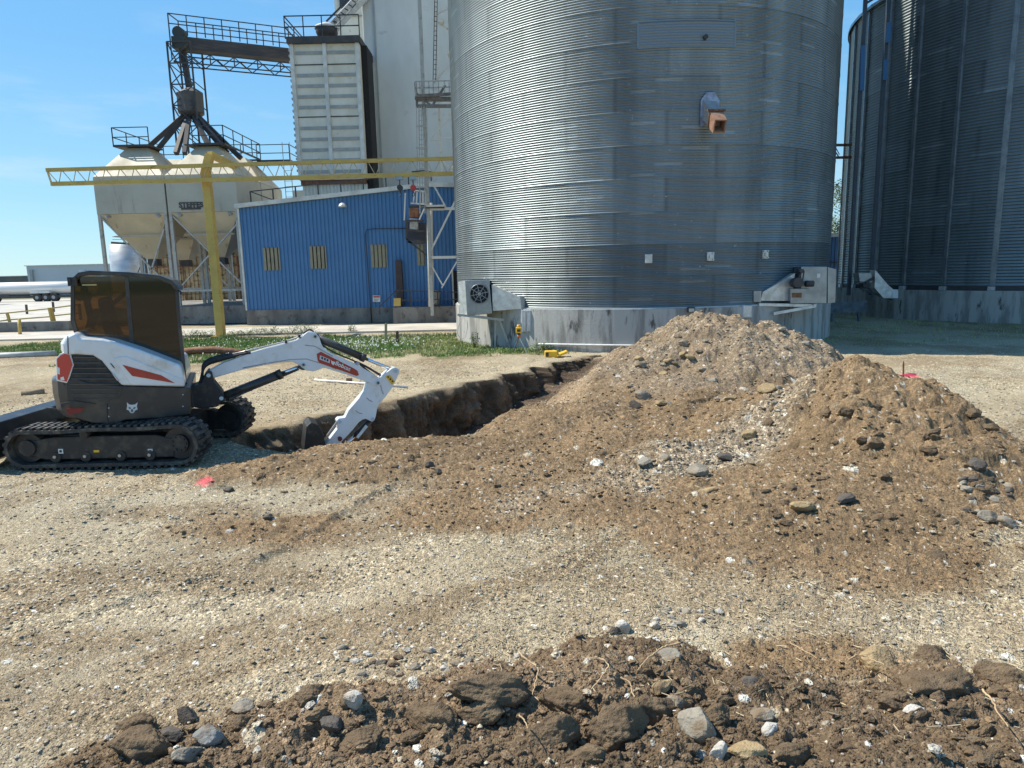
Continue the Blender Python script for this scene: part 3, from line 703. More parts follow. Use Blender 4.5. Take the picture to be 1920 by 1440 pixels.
# old chute
pq = circle_hit((1330, 200), B1); a = ang_of(pq, B1); Rc = Matrix.Rotation(a + math.pi / 2, 3, 'Z')
fw = Vector((math.cos(a), math.sin(a), 0)); rt = Vector((-math.sin(a), math.cos(a), 0))
if rt.x < 0: rt = -rt
def L3(r_, u, f): return cyl(B1, a, pq.z, 0) + rt * r_ + Vector((0, 0, u)) + fw * f
mb = MB(); pl = [L3(-.26, -.55, .02), L3(-.26, .15, .02), L3(-.1, .36, .02), L3(.12, .36, .02), L3(.26, .15, .02), L3(.26, -.3, .02)]
mb.prism(pl, fw * .03); mb.build('mounting_plate', mat('bluish_zinc', (.36, .40, .50), .45, .5, c2=(.22, .22, .28), ns=7), g1)
mb = MB(); A4 = [L3(-.18, -.35, .02), L3(.18, -.35, .02), L3(.18, .16, .02), L3(-.18, .16, .02)]
Bx = [L3(-.13, -.78, .62), L3(.17, -.78, .62), L3(.17, -.50, .72), L3(-.13, -.50, .72)]
mid_ = [A4[i].lerp(Bx[i], .62) for i in range(4)]
mb.loft(A4, mid_)
ch = mb.build('chute', mat('chute_grey', (.30, .31, .33), .5, .4, c2=(.45, .42, .35), ns=6), g1, bevel=.006)
mb = MB(); n = 4; inn = [Bx[i].lerp(sum(Bx, Vector()) / 4, .13) for i in range(4)]; deep = [mid_[i].lerp(sum(mid_, Vector()) / 4, .2) for i in range(4)]
m1 = [A4[i].lerp(Bx[i], .60) for i in range(4)]; cen = sum(m1, Vector()) / 4; m1 = [p + (p - cen) * .10 for p in m1]
b1_ = [p + (p - sum(Bx, Vector()) / 4) * .10 for p in Bx]
vs = m1 + b1_ + inn + deep
mb.add(vs, [(i, (i + 1) % 4, 4 + (i + 1) % 4, 4 + i) for i in range(4)] + [(4 + i, 4 + (i + 1) % 4, 8 + (i + 1) % 4, 8 + i) for i in range(4)] + [(8 + i, 8 + (i + 1) % 4, 12 + (i + 1) % 4, 12 + i) for i in range(4)] + [(12, 13, 14, 15)])
mb.build('spout_end', RUSTP, ch)
mb = MB(); mb.bar(m1[2] + (m1[2] - m1[3]) * .2 + Vector((0, 0, .03)), m1[3] + (m1[3] - m1[2]) * .2 + Vector((0, 0, .03)), .05); mb.bar(m1[0], m1[3], .04); mb.bar(m1[1], m1[2], .04)
mb.build('clamp_band', RUST, ch)
# rusty streak strap below the chute
mb = MB(); p0 = circle_hit((1305, 262), B1); p1 = circle_hit((1308, 470), B1); 
for i in range(10):
    za = p0.z + (p1.z - p0.z) * i / 10; zb = p0.z + (p1.z - p0.z) * (i + 1) / 10; mb.bar(cyl(B1, ang_of(p0, B1), za, .012), cyl(B1, ang_of(p0, B1), zb, .012), .03, .012)


# ---------------------------------------------------------------- second bin
B2 = BINS[1]; RIM2 = 1.22; EAVE2 = 13.55
g2 = empty('grain_bin', (B2[0], B2[1], 0), 'wide corrugated grain bin with vertical outside ribs at the right edge', 'grain bin')
corrugated('wall', B2, RIM2 + .18, EAVE2, g2, .12, .015, 1.2, 20, 8)
mb = MB(); ring_wall(mb, B2, B2[2] + .22, -.6, RIM2, 120, jit=.006, seed=9); mb.build('foundation', CONC, g2)
mb = MB(); cone_roof(mb, B2, EAVE2 + .06, .16, 4.6, n=90); mb.build('roof', GALV2, g2)
mb = MB(); ring_wall(mb, B2, B2[2] + .03, RIM2 + .005, RIM2 + .19, 120); mb.build('base_gap_shade', DSTEEL, g2)  # solid dark ring stands in for shade in the gap under the wall
angs = [ang_of(circle_hit((x, 520), B2), B2) for x in (1643, 1696, 1771, 1862)]
angs = [t if t < 0 else t - 2 * math.pi for t in angs]; print('stiff', [round(math.degrees(t), 1) for t in angs])
step = (angs[-1] - angs[0]) / 3
for k in range(-4, 7):
    a = angs[0] + step * k if not 0 <= k < 4 else angs[k]
    mb = MB(); R3 = Matrix.Rotation(a + math.pi / 2, 3, 'Z')
    z = RIM2 + .18
    while z < EAVE2 - .1:
        zz = min(z + 2.24, EAVE2 - .05)
        wd = .11 if z < 6 else .09
        mb.box(cyl(B2, a, (z + zz) / 2, .05), (wd, .07, zz - z - .01), R=R3); mb.box(cyl(B2, a, (z + zz) / 2, .02), (wd + .09, .016, zz - z - .01), R=R3)
        z += 2.24
    s_ = mb.build('stiffener', GALV2, g2)
    MB().box(cyl(B2, a, RIM2 + .085, .06), (.24, .2, .16), R=R3).build('anchor_foot', GALVL, s_, bevel=.01)

# ---------------------------------------------------------------- aeration fans
def fan_one():
    Y = 21.0
    base = VP(892, 640, Y); root = empty('aeration_fan', (base.x, Y, 0), 'fan box with round inlet and long duct at the left side of the big bin', 'fan')
    D = .95
    f0 = [VP(872, 526, Y), VP(917, 525, Y), VP(923, 588, Y), VP(876, 592, Y)]
    mb = MB(); mb.prism([f0[0], f0[1], f0[2], f0[3]], (0, D, 0)); mb.build('housing', GALV2, root, bevel=.012)
    side = [VP(859, 528, Y + .25), VP(872, 526, Y), VP(876, 592, Y), VP(863, 588, Y + .25)]
    MB().prism(side, (.02, D * .8, 0)).build('side_panel', GALVL, root)
    c = VP(899, 551, Y); mb = MB(); rad = .285
    def disc(z, r, th, n=28):
        return [Vector((c.x + r * math.cos(2 * math.pi * k / n), z, c.z + r * math.sin(2 * math.pi * k / n))) for k in range(n)]
    MB().prism(disc(Y - .02, rad, 0), (0, .015, 0)).build('inlet_opening', mat('fan_dark', (.012, .012, .014), .8), root)
    mb = MB()
    for r in (.29, .19, .10):
        pts = disc(Y - .035, r, 0); pts.append(pts[0]); mb.path(pts, .013 if r > .2 else .008, 6, False)
    for k in range(8):
        t = math.pi * k / 4 + .2; mb.bar((c.x, Y - .035, c.z), (c.x + .29 * math.cos(t), Y - .035, c.z + .29 * math.sin(t)), .018)
    mb.tube((c.x, Y - .06, c.z), (c.x, Y, c.z), .05, 12); mb.build('inlet_guard', GALV2, root)
    A4 = [VP(922, 534, Y + .05), VP(922, 534, Y + .05) + Vector((0, .85, 0)), VP(924, 583, Y + .05) + Vector((0, .85, 0)), VP(924, 583, Y + .05)]
    q = circle_hit((975, 570), B1); Yq = q.y - .15
    Bq = [VP(976, 558, Yq), VP(976, 558, Yq) + Vector((.1, .6, 0)), VP(978, 579, Yq) + Vector((.1, .6, 0)), VP(978, 579, Yq)]
    MB().loft(A4, Bq).build('transition_duct', GALVL, root)
    Cq = [VP(988, 559, Yq + .05), VP(988, 559, Yq) + Vector((.1, .7, 0)), VP(988, 580, Yq) + Vector((.1, .7, 0)), VP(988, 580, Yq + .05)]
    Dq = [p + (p - sum(Bq, Vector()) / 4) * .12 for p in Bq]
    MB().loft(Dq, Cq).build('duct_collar', GALV2, root)
    mb = MB(); y0 = Y + .05; y1 = Y + .8
    mb.bar(VP(858, 590, y0), VP(945, 600, y0), .07); mb.bar(VP(858, 590, y1), VP(955, 600, y1), .07); mb.bar(VP(862, 592, y0), VP(862, 592, y0) + Vector((0, .8, 0)), .06)
    for yy, xs in ((y0, ((929, 600, 928, 658), (937, 601, 958, 655))), (y1, ((960, 600, 968, 655),))):
        for (xa, ya, xb, yb) in xs:
            p = VP(xa, ya, yy); g_ = GP(xb, yb + 3); g_.y = yy; qb = VP(xb, yb, yy); qb.z = -.05; mb.bar(p, qb, .055)
    mb.build('support_frame', GSTEEL, root)
    MB().path([VP(868, 594, Y - .02), VP(860, 610, Y - .02), VP(858, 625, Y - .02), VP(864, 637, Y - .02), VP(873, 632, Y - .02), VP(877, 612, Y - .02), VP(875, 596, Y - .02)], .008, 6).build('cable', GSTEEL, root)
    return root
fan_one()
def fan_two():
    q = circle_hit((1500, 560), B1); Y = q.y - .75
    p0 = VP(1530, 575, Y); root = empty('aeration_fan', (p0.x, Y, 0), 'fan box with belt motor and tapering duct at the right side of the big bin', 'fan')
    D = 1.0
    MB().ppx([(1502, 500), (1551, 500), (1550, 569), (1502, 569)], Y, D).build('housing', GALV2, root, bevel=.012)
    s0 = [VP(1552, 501, Y + .03), VP(1568, 505, Y + .03), VP(1566, 567, Y + .03), VP(1552, 569, Y + .03)]
    MB().prism(s0, (0, D, 0)).build('side_panel', GALV2, root)
    MB().ppx([(1482, 541), (1518, 541), (1518, 569), (1482, 569)], Y - .08, .5).build('motor_box', GALV2, root, bevel=.01)
    MB().ppx([(1485, 549), (1503, 549), (1503, 558), (1485, 558)], Y - .09, .02).build('vent_opening', RUST, root)
    mb = MB(); c = VP(1495, 530, Y - .2); mb.tube(c + Vector((0, -.1, 0)), c + Vector((0, .2, 0)), .14, 18); c2 = VP(1517, 532, Y - .2); mb.tube(c2 + Vector((-.1, 0, 0)), c2 + Vector((.12, 0, 0)), .09, 14); c3 = VP(1503, 508, Y - .2); mb.tube(c3 + Vector((0, -.05, 0)), c3 + Vector((0, .2, 0)), .06, 14)
    mb.bar(c, c3, .04); mb.bar(c + Vector((.12, -.05, 0)), c3 + Vector((.05, -.05, 0)), .03); mb.build('motor', DSTEEL, root)
    MB().ppx([(1532, 513), (1538, 513), (1538, 521), (1532, 521)], Y - .012, .01).build('label_plate', WHITE, root)
    A4 = [VP(1491, 512, Y + .1), VP(1491, 512, Y + .1) + Vector((0, .8, 0)), VP(1484, 564, Y + .1) + Vector((0, .8, 0)), VP(1484, 564, Y + .1)]
    q2 = circle_hit((1430, 555), B1); Y2 = q2.y - .12
    Bq = [VP(1430, 548, Y2), VP(1430, 548, Y2) + Vector((0, .5, 0)), VP(1426, 564, Y2) + Vector((0, .5, 0)), VP(1426, 564, Y2)]
    MB().loft(A4, Bq).build('transition_duct', GALVL, root)
    MB().ppx([(1413, 545), (1428, 545), (1427, 567), (1413, 566)], Y2 - .03, .5).build('duct_collar', GALV2, root, bevel=.01)
    mb = MB(); mb.bar(VP(1422, 571, Y2), VP(1525, 573, Y + .1), .09, .08); mb.bar(VP(1450, 588, q2.y - .1), VP(1528, 574, Y + .05), .06, .08); mb.bar(VP(1528, 573, Y), VP(1528, 573, Y) + Vector((0, .9, 0)), .08)
    mb.build('support_frame', GALVL, root)
fan_two()
def fan_three():
    p = circle_hit((1690, 550), B2); Y = p.y - .5; root = empty('aeration_fan', (p.x - 1, Y, 0), 'small shaded fan with flat angled duct at the foot of the ribbed bin', 'fan')
    MB().ppx([(1610, 512), (1634, 512), (1636, 530), (1612, 528)], Y, .5).build('housing', GALV2, root, bevel=.01)
    MB().ppx([(1619, 531), (1632, 531), (1632, 539), (1619, 539)], Y, .4).build('motor', DSTEEL, root)
    MB().ppx([(1641, 506), (1664, 533), (1674, 542), (1672, 559), (1657, 559), (1640, 540)], Y - .1, .45).build('transition_duct', GALVL, root)
    MB().ppx([(1673, 543), (1684, 543), (1684, 559), (1673, 559)], Y - .12, .5).build('duct_collar', WHITE, root)
    mb = MB(); mb.bar(VP(1612, 541, Y), VP(1672, 562, Y + .1), .06); mb.bar(VP(1622, 530, Y), VP(1640, 520, Y), .1); mb.build('support_frame', DSTEEL, root)
fan_three()
def ebox(px0, px1, py0, py1, b, lab, doors=1):
    q = circle_hit(((px0 + px1) / 2, (py0 + py1) / 2), b); Y = q.y - .18; p = VP((px0 + px1) / 2, py1, Y)
    r = empty('electrical_box', (p.x, Y, p.z), lab, 'electrical box')
    MB().ppx([(px0, py0), (px1, py0), (px1, py1), (px0, py1)], Y, .16).build('cabinet', mat('grey_enclosure', (.46, .5, .55), .45, .2, c2=(.38, .41, .45), ns=6), r, bevel=.012)
    MB().ppx([(px0 + 2, py0 + 2), (px1 - 2, py0 + 2), (px1 - 2, py1 - 2), (px0 + 2, py1 - 2)], Y - .012, .01).build('door', GALVL, r)
    return r
ebox(979, 987, 582, 623, B1, 'left half of the pair of narrow grey switch boxes by the tripod')
ebox(988, 996, 582, 622, B1, 'right half of the pair of narrow grey switch boxes by the tripod')
ebox(1392, 1411, 572, 596, B1, 'small square grey electrical box above the tall dirt mound')
# white conduit along the ring
mb = MB(); pts = []
for i in range(21):
    x = 1010 + (1200 - 1010) * i / 20; q = circle_hit((x, 645 + 3 * i / 20), (B1[0], B1[1], B1[2] + .14)); pts.append(q)
mb.path(pts, .025, 8); tag(mb.build('conduit_pipe', WHITE), 'thin white pipe running low along the concrete ring of the big bin', 'pipe')
# lamp on the rim
q = circle_hit((1293, 580), B1); r = empty('wall_light', (q.x, q.y - .12, q.z), 'small dark floodlight on the concrete rim above the tall mound', 'light')
MB().box((q.x, q.y - .15, q.z), (.2, .12, .14)).build('housing', DSTEEL, r, bevel=.01); MB().box((q.x, q.y - .215, q.z - .01), (.15, .01, .09)).build('lens', GALVL, r)

# ---------------------------------------------------------------- lattice tower and clutter by the second bin
b0 = VP(1622, 215, 30.2); root = empty('lattice_tower', (b0.x, 30.2, 0), 'blue lattice tower standing against the left side of the ribbed bin', 'tower')
def seg(xa, ya, xb, yb, Y, w, m, name='post'):
    return MB().bar(VP(xa, ya, Y), VP(xb, yb, Y), w).build(name, m, root)
TB_ = mat('tower_blue_paint', (.03, .055, .09), .5, c2=(.035, .04, .05), ns=3)
for (xa, xb) in ((1621, 1607), (1664, 1645)):
    t_ = VP(xa, 30, 30.2); MB().bar((t_.x, 30.2, 1.0), (t_.x, 30.2, 22), .13).build('post', TB_, root)
    MB().bar((t_.x, 31.6, 1.0), (t_.x, 31.6, 22), .13).build('post', TB_, root) if False else None
xa_ = VP(1621, 30, 30.2).x; xb_ = VP(1664, 30, 30.2).x
zz = 12.9; k = 0
while zz < 21.5:
    MB().bar((xa_, 30.2, zz), (xb_, 30.2, zz + .55), .09).build('brace', TB_, root)
    MB().bar((xa_, 30.2, zz + .2), ((xa_ + xb_) / 2 - .1, 30.2, zz + 2.0), .06).build('brace', TB_, root); MB().bar((xb_, 30.2, zz + .6), ((xa_ + xb_) / 2 + .1, 30.2, zz + 2.2), .06).build('brace', TB_, root)
    zz += 2.3; k += 1
for (xx, y0, y1) in ((1618, 85, 170), (1667, 42, 80), (1661, 112, 150)):
    MB().bar(VP(xx, y0, 30.05), VP(xx - 2, y1, 30.05), .17, .05).build('reflection_patch', mat('reflection_blue', (.03, .13, .30), .5), root)  # glass reflections set down as blue patches on the posts
mb = MB(); 
for (ya, yb) in ((272, 272), (296, 295)): mb.bar(VP(1545, ya, 33.5), VP(1596, yb, 33.5), .11)
mb.bar(VP(1560, 275, 33.5), VP(1572, 293, 33.5), .04); mb.bar(VP(1566, 275, 33.5), VP(1574, 290, 33.5), .03)
tag(mb.build('pipe_bridge', RUST), 'two short rusty beams bridging the gap between the two round bins', 'beam')
mb = MB(); mb.bar(VP(1552, 577, 28.5), VP(1625, 574, 28.5), .12, .42); mb.bar(VP(1560, 588, 28.5), VP(1560, 620, 28.5), .1); mb.bar(VP(1610, 588, 28.5), VP(1612, 612, 28.5), .1)
tag(mb.build('steel_beam', mat('slate_blue_steel', (.10, .14, .17), .6, c2=(.05, .06, .07), ns=4)), 'blue grey steel beam on short legs in the shade between the bins', 'beam')
# ---------------------------------------------------------------- blue building
YB = 34.3
def ribbed(mb, x0, x1, y, zbot, ztop, pitch=.19, d=.035, yoff=0):
    """vertical rib profile between x0 and x1; zbot/ztop are functions of x"""
    xs = []; n = int((x1 - x0) / pitch)
    for i in range(n):
        b = x0 + i * pitch; xs += [(b, 0), (b + pitch * .62, 0), (b + pitch * .70, d), (b + pitch * .90, d)]
    xs.append((x1, 0)); vs = []; fs = []
    for (x, dd) in xs: vs += [(x, y + dd, zbot(x)), (x, y + dd, ztop(x))]
    for i in range(len(xs) - 1): fs.append((2 * i, 2 * i + 2, 2 * i + 3, 2 * i + 1))
    mb.add(vs, fs); return mb
bl = VP(466, 582, YB); tl = VP(446, 391, YB); rg = VP(803, 352, YB); br = VP(850, 578, YB)
XL = (bl.x + tl.x) / 2; XR_ = 6.0; ZB = .75; ZL = VP(445, 391, YB).z; ZR = VP(803, 351, YB).z; XR = rg.x
print('blue', XL, ZL, XR, ZR, bl.z)
bb = empty('blue_building', (XL, YB, 0), 'blue ribbed metal building with a sloping roofline and pale window panels', 'building')
rooft = lambda x: ZL + (ZR - ZL) * (x - XL) / (XR - XL) if x < XR else ZR - (x - XR) * .03
mb = MB(); ribbed(mb, XL, XR_, YB, lambda x: ZB, rooft)
mb.add([(XL, YB, ZB), (XL, YB + 14, ZB), (XL, YB + 14, rooft(XL)), (XL, YB, rooft(XL))], [(0, 1, 2, 3)])
mb.add([(XR_, YB, ZB), (XR_, YB + 14, ZB), (XR_, YB + 14, rooft(XR_)), (XR_, YB, rooft(XR_))], [(0, 1, 2, 3)])
mb.build('wall', BLUE, bb, smooth=False)
mb = MB(); T = [(XL - .15, rooft(XL)), (XR, rooft(XR)), (XR_ + .1, rooft(XR_))]
for (a0, a1) in zip(T[:-1], T[1:]):
    mb.prism([(a0[0], YB - .18, a0[1] + .003), (a1[0], YB - .18, a1[1] + .003), (a1[0], YB - .18, a1[1] + .2), (a0[0], YB - .18, a0[1] + .2)], (0, .16, 0))
mb.build('roof_trim', TRIMW, bb)
mb = MB()
for (a0, a1) in zip(T[:-1], T[1:]): mb.prism([(a0[0], YB - .01, a0[1] + .04), (a1[0], YB - .01, a1[1] + .04), (a1[0], YB - .01, a1[1] + .16), (a0[0], YB - .01, a0[1] + .16)], (0, 14.2, 0))
mb.build('roof', GALV2, bb)
MB().bar((XL - .03, YB - .03, ZB), (XL - .03, YB - .03, ZL), .08).build('corner_trim', TRIMW, bb)
MB().box(((XL + XR_) / 2, YB + 7.05, .375), (XR_ - XL + .1, 14.2, .75)).build('foundation', CONCD, bb)
for (x0, x1, y0, y1) in ((496, 524, 464, 507), (583, 611, 461, 504), (697, 725, 458, 502), (783, 796, 458, 498)):
    a0 = VP(x0, y1, YB); a1 = VP(x1, y0, YB); mb = MB(); ribbed(mb, a0.x, a1.x, YB - .03, lambda x: a0.z, lambda x: a1.z, .19, .03)
    mb.build('window', TANW, bb, smooth=False)
# wall lamp
p = VP(645, 387, YB); r = empty('wall_lamp', (p.x, YB, p.z), 'silver dome lamp high on the blue wall', 'lamp')
mb = MB(); mb.tube((p.x, YB - .0, p.z + .08), (p.x, YB - .3, p.z + .08), .03, 8); mb.build('arm', GSTEEL, r)
mb = MB(); mb.path([(p.x, YB - .3, p.z + .14), (p.x, YB - .3, p.z + .08), (p.x, YB - .3, p.z), (p.x, YB - .3, p.z - .06)], [.05, .14, .2, .2], 16); mb.build('shade', GALVL, r)
# conduit, sign, pipe
mb = MB(); c_ = [VP(x, y, YB - .08) for x, y in ((776, 428), (700, 429), (687, 431), (685, 440), (697, 605))]; mb.path(c_, .022, 6)
tag(mb.build('conduit_pipe', DSTEEL), 'thin dark conduit bent down the blue wall beside the third pale window', 'pipe')
p = VP(706, 561, YB - .06); r = empty('warning_sign', (p.x, p.y, p.z), 'small white and red notice low on the blue wall', 'sign')
MB().ppx([(699, 554), (713, 554), (713, 566), (699, 566)], YB - .07, .02).build('board', WHITE, r)
MB().ppx([(700, 555), (712, 555), (712, 558), (700, 558)], YB - .076, .004).build('red_band', REDS, r)
for k, yy in enumerate((560.2, 562.2, 564.2)): MB().ppx([(701, yy), (711 - k, yy), (711 - k, yy + .7), (701, yy + .7)], YB - .076, .004).build('text_line', DSTEEL, r)
# rusty column, door and machinery at the right end
mb = MB(); mb.ppx([(741, 488), (752, 488), (757, 572), (744, 572)], YB - .3, .25); tag(mb.build('steel_casing', mat('brown_casing', (.04, .028, .030), .7, c2=(.07, .045, .04), ns=3)), 'tall narrow dark brown casing against the blue wall', 'casing')
r0 = VP(790, 585, 32.9); dk = empty('loading_dock', (r0.x, 33.2, 0), 'dirty concrete dock with thin railings at the right end of the blue building', 'dock')
xa = VP(738, 590, 33.2).x; MB().box(((xa + .5) / 2 + .2, 33.6, .36), (.5 - xa + .4, 1.1, .82)).build('platform', CONCD, dk)
mb = MB(); P0 = lambda x, y: VP(x, y, 33.08)
for (q0, q1) in (((757, 545), (862, 548)), ((742, 563), (862, 561)), ((712, 575), (742, 545)), ((742, 545), (757, 545)), ((712, 590), (712, 575)), ((770, 580), (769, 547)), ((822, 582), (820, 547)), ((742, 585), (742, 545))): mb.bar(P0(*q0), P0(*q1), .045)
mb.build('handrail', DSTEEL, dk)
MB().ppx([(738, 559), (751, 559), (751, 574), (738, 574)], 33.0, .06).build('yellow_guard', YEL, dk)
MB().ppx([(848, 508), (866, 508), (866, 575), (850, 575)], YB - .09, .05).build('doorway', mat('dark_doorway', (.012, .011, .011), .8), dk)
MB().bar(VP(848, 507, YB - .12), VP(851, 576, YB - .12), .07).build('door_frame', WSTEEL, dk)
p = VP(815, 555, 33.6); r = empty('bucket', (p.x, p.y, p.z - .3), 'grey metal tub on the dock beside the white pipe', 'tub')
mb = MB(); mb.path([VP(815, 572, 33.6), VP(815, 569, 33.6), VP(815, 546, 33.6)], [.18, .22, .30], 18); mb.build('tub_body', GSTEEL, r); q = VP(815, 545.5, 33.6); mb = MB(); mb.path([q, q + Vector((0, 0, .03))], [.32, .32], 18); mb.build('rim', GALV2, r)

# ---------------------------------------------------------------- steel frame with ladder, platform and elevator leg
YS = 32.3
s0 = VP(803, 560, YS); sf = empty('support_tower', (s0.x, YS, 0), 'grey steel frame tower with caged ladder and platform between the blue building and big bin', 'tower')
def sb(a, b, w, m=WSTEEL, n='post', Y=YS, h=None): return MB().bar(VP(*a, Y), VP(*b, Y), w, h).build(n, m, sf)
xs0 = VP(803, 400, YS).x; xs1 = VP(862, 400, YS).x
MB().bar((xs0, YS, .4), (xs0, YS, 17.5), .15).build('post', GSTEEL, sf)
MB().bar((xs1, YS + .4, .4), (xs1, YS + .4, 22), .18).build('post', WSTEEL, sf)
MB().tube((xs0 + .02, YS + .5, 5.6), (xs0 - .1, YS + .5, .8), .14, 12).build('drop_pipe', WSTEEL, sf)
for a, b, w in (((806, 392), (856, 391), .12), ((805, 483), (860, 482), .12), ((809, 340), (838, 392), .07), ((808, 470), (856, 372), .08), ((806, 492), (830, 535), .06), ((858, 488), (828, 540), .06), ((808, 262), (856, 258), .1), ((808, 258), (848, 215), .07), ((808, 330), (850, 320), .07), ((810, 160), (850, 110), .08), ((812, 30), (850, 10), .08), ((812, 36), (850, 62), .07), ((812, 290), (846, 315), .07)):
    sb(a, b, w, WSTEEL, 'brace')
sb((768, 388), (833, 388), .16, DSTEEL, 'ledge', YS - .1, .12); sb((800, 387), (835, 386), .4, WSTEEL, 'ledge', YS - .05, .08)
# elevator leg: dark trunk rising out of the picture
lx = VP(836, 330, 34.0); 
MB().box((VP(840, 200, 31.6).x + .35, 33.2, 12.5), (.62, .5, 19)).build('elevator_trunk', mat('trunk_dark', (.10, .10, .11), .6, .2, c2=(.26, .25, .23), ns=2.0), sf)
MB().box((VP(828, 200, 33.2).x - .1, 33.0, 15.0), (.10, .10, 16)).build('conduit', WSTEEL, sf)
for zz in (7.2, 9.6, 12.2, 16.2, 18.5): MB().box((VP(840, 200, 31.6).x + .35, 33.15, zz), (.8, .62, .12)).build('flange', WSTEEL, sf)
# upper platform
pm = MB(); pm.bar(VP(779, 186, YS), VP(850, 186, YS), .5, .1); pm.bar(VP(780, 199, YS - .2), VP(850, 199, YS - .2), .12, .14); pm.bar(VP(781, 180, YS - .3), VP(850, 176, YS - .3), .1, .12); pm.bar(VP(779, 155, YS), VP(782, 198, YS), .1); pm.bar(VP(782, 176, YS - .2), VP(806, 196, YS - .2), .09); pm.bar(VP(812, 196, YS - .2), VP(835, 160, YS - .2), .09)
pm.build('platform', mat('sooty_steel', (.13, .12, .12), .7, .2, c2=(.25, .23, .2), ns=4), sf)
pm = MB()
for y in (153, 165): pm.bar(VP(778, y, YS - .3), VP(850, y - 2, YS - .3), .045)
for x in (779, 787, 795, 804, 812, 822, 833, 842): pm.bar(VP(x, 153, YS - .3), VP(x + 1, 180, YS - .3), .045)
pm.build('railing', GSTEEL, sf)
pm = MB()
for x in (781, 785.5, 790, 795, 800): pm.bar(VP(x, 200, YS - .35), VP(x + 2, 400 if x in (785.5, 795) else 350, YS - .35), .045 if x in (785.5, 795) else .03)
for y in range(208, 395, 9): pm.bar(VP(786, y, YS - .35), VP(796, y, YS - .35), .025)
for y in (237, 277, 318, 350): pm.bar(VP(780, y, YS - .45), VP(801, y, YS - .45), .05); 
pm.build('caged_ladder', GSTEEL, sf)
pm = MB()
for x in (815, 820): pm.bar(VP(x, 0, YS - .3), VP(x - 3, 150, YS - .3), .03)
for y in range(4, 150, 9): pm.bar(VP(815 - y * .01, y, YS - .3), VP(820 - y * .01, y, YS - .3), .02)
pm.build('ladder', DSTEEL, sf)
MB().ppx([(822, 30), (832, 33), (832, 42), (822, 40)], YS - .3, .3).build('bracket_box', WSTEEL, sf)
# lower basket
q = VP(780, 460, 33.4); bk = empty('maintenance_basket', (q.x, 33.4, 0), 'small dark platform with a rusty drive motor hung high on the blue wall', 'platform')
bm_ = MB()
for (a, b) in (((762, 416), (762, 448)), ((762, 448), (799, 454)), ((799, 454), (799, 420)), ((764, 454), (797, 456)), ((760, 414), (795, 414)), ((762, 448), (770, 455)), ((799, 440), (803, 430)), ((766, 452), (800, 478)), ((763, 432), (799, 434))): bm_.bar(VP(*a, 33.3), VP(*b, 33.3), .08)
bm_.build('frame', DSTEEL, bk)
MB().ppx([(762, 416), (799, 418), (799, 453), (762, 449)], 33.9, .05).build('back_plate', mat('soot_blue', (.04, .045, .07), .7), bk)
MB().ppx([(767, 390), (784, 391), (784, 407), (767, 407)], 33.3, .4).build('motor_cover', RUST, bk, bevel=.02)
MB().ppx([(768, 409), (783, 410), (783, 431), (768, 430)], 33.3, .4).build('gearbox', GSTEEL, bk, bevel=.02)
bm_ = MB()
for (a, b) in (((777, 357), (798, 359)), ((777, 357), (775, 381)), ((798, 359), (797, 382)), ((782, 360), (781, 381)), ((788, 360), (788, 381)), ((793, 360), (793, 381)), ((770, 381), (800, 383)), ((758, 413), (760, 362)), ((799, 384), (786, 412))): bm_.bar(VP(*a, 33.2), VP(*b, 33.2), .06)
bm_.build('upper_rail', WSTEEL, bk)

# ---------------------------------------------------------------- white panelled tower
YT = 40.0
c0 = VP(538, 84, YT); c1 = VP(667, 84, YT); zt = c0.z; zb = VP(563, 338, YT).z; xl = VP(552, 210, YT).x; xr = VP(680, 210, YT).x
wt = empty('white_tower', (xl, YT, 0), 'tall white panelled tower with horizontal louvre bands and a railing on its dark top', 'tower')
MB().box(((xl + xr) / 2, YT + 2.6, (zt + zb) / 2), (xr - xl, 5.2, zt - zb)).build('wall', WPANEL, wt)
def zat(py): return VP(610, py, YT).z
for i, py in enumerate((99, 121, 141, 161, 181, 201, 219, 240, 261, 281, 301, 322)):
    if i in (1, 6):
        MB().bar((xl + .2, YT - .02, zat(py)), (xr - .2, YT - .02, zat(py)), .03, .05).build('seam', DSTEEL, wt); continue
    MB().bar((xl + .28, YT - .02, zat(py)), ((xl + xr) / 2 - .14, YT - .02, zat(py)), .05, .17).build('louvre', WPAN2, wt)
    MB().bar(((xl + xr) / 2 + .14, YT - .02, zat(py)), (xr - .28, YT - .02, zat(py)), .05, .17).build('louvre', WPAN2, wt)
for xx in (xl + .1, (xl + xr) / 2, xr - .1): MB().box((xx, YT - .05, (zt + zb) / 2), (.2, .12, zt - zb)).build('corner_post', TRIMW, wt)
mb = MB()
z = zb + .2
while z < zt: MB().box((xl - .04, YT + .1, z), (.1, .3, .12)).build('edge_cleat', WPAN2, wt); z += .32
MB().box(((xl + xr) / 2, YT + 2.5, zt + .17), (xr - xl + .2, 5.5, .34)).build('top_band', DSTEEL, wt)
mb = MB(); zr = zt + .34
for h in (.5, 1.05):
    mb.bar((xl - .15, YT - .2, zr + h), (xr + .1, YT - .2, zr + h), .05); mb.bar((xl - .15, YT - .2, zr + h), (xl - .15, YT + 5, zr + h), .05)
for xx in np.linspace(xl - .15, xr + .1, 5): mb.bar((xx, YT - .2, zr - .1), (xx, YT - .2, zr + 1.05), .05)
mb.bar((xl - .15, YT - .2, zr + .8), (xl + .6, YT - .2, zr), .05)
for yy in (1.5, 3.2, 5): mb.bar((xl - .15, YT + yy, zr), (xl - .15, YT + yy, zr + 1.05), .05)
mb.build('railing', DSTEEL, wt)
MB().box(((xl + xr) / 2, YT + 2.6, zb - .12), (xr - xl - .1, 5.0, .24)).build('base_beam', RUST, wt)
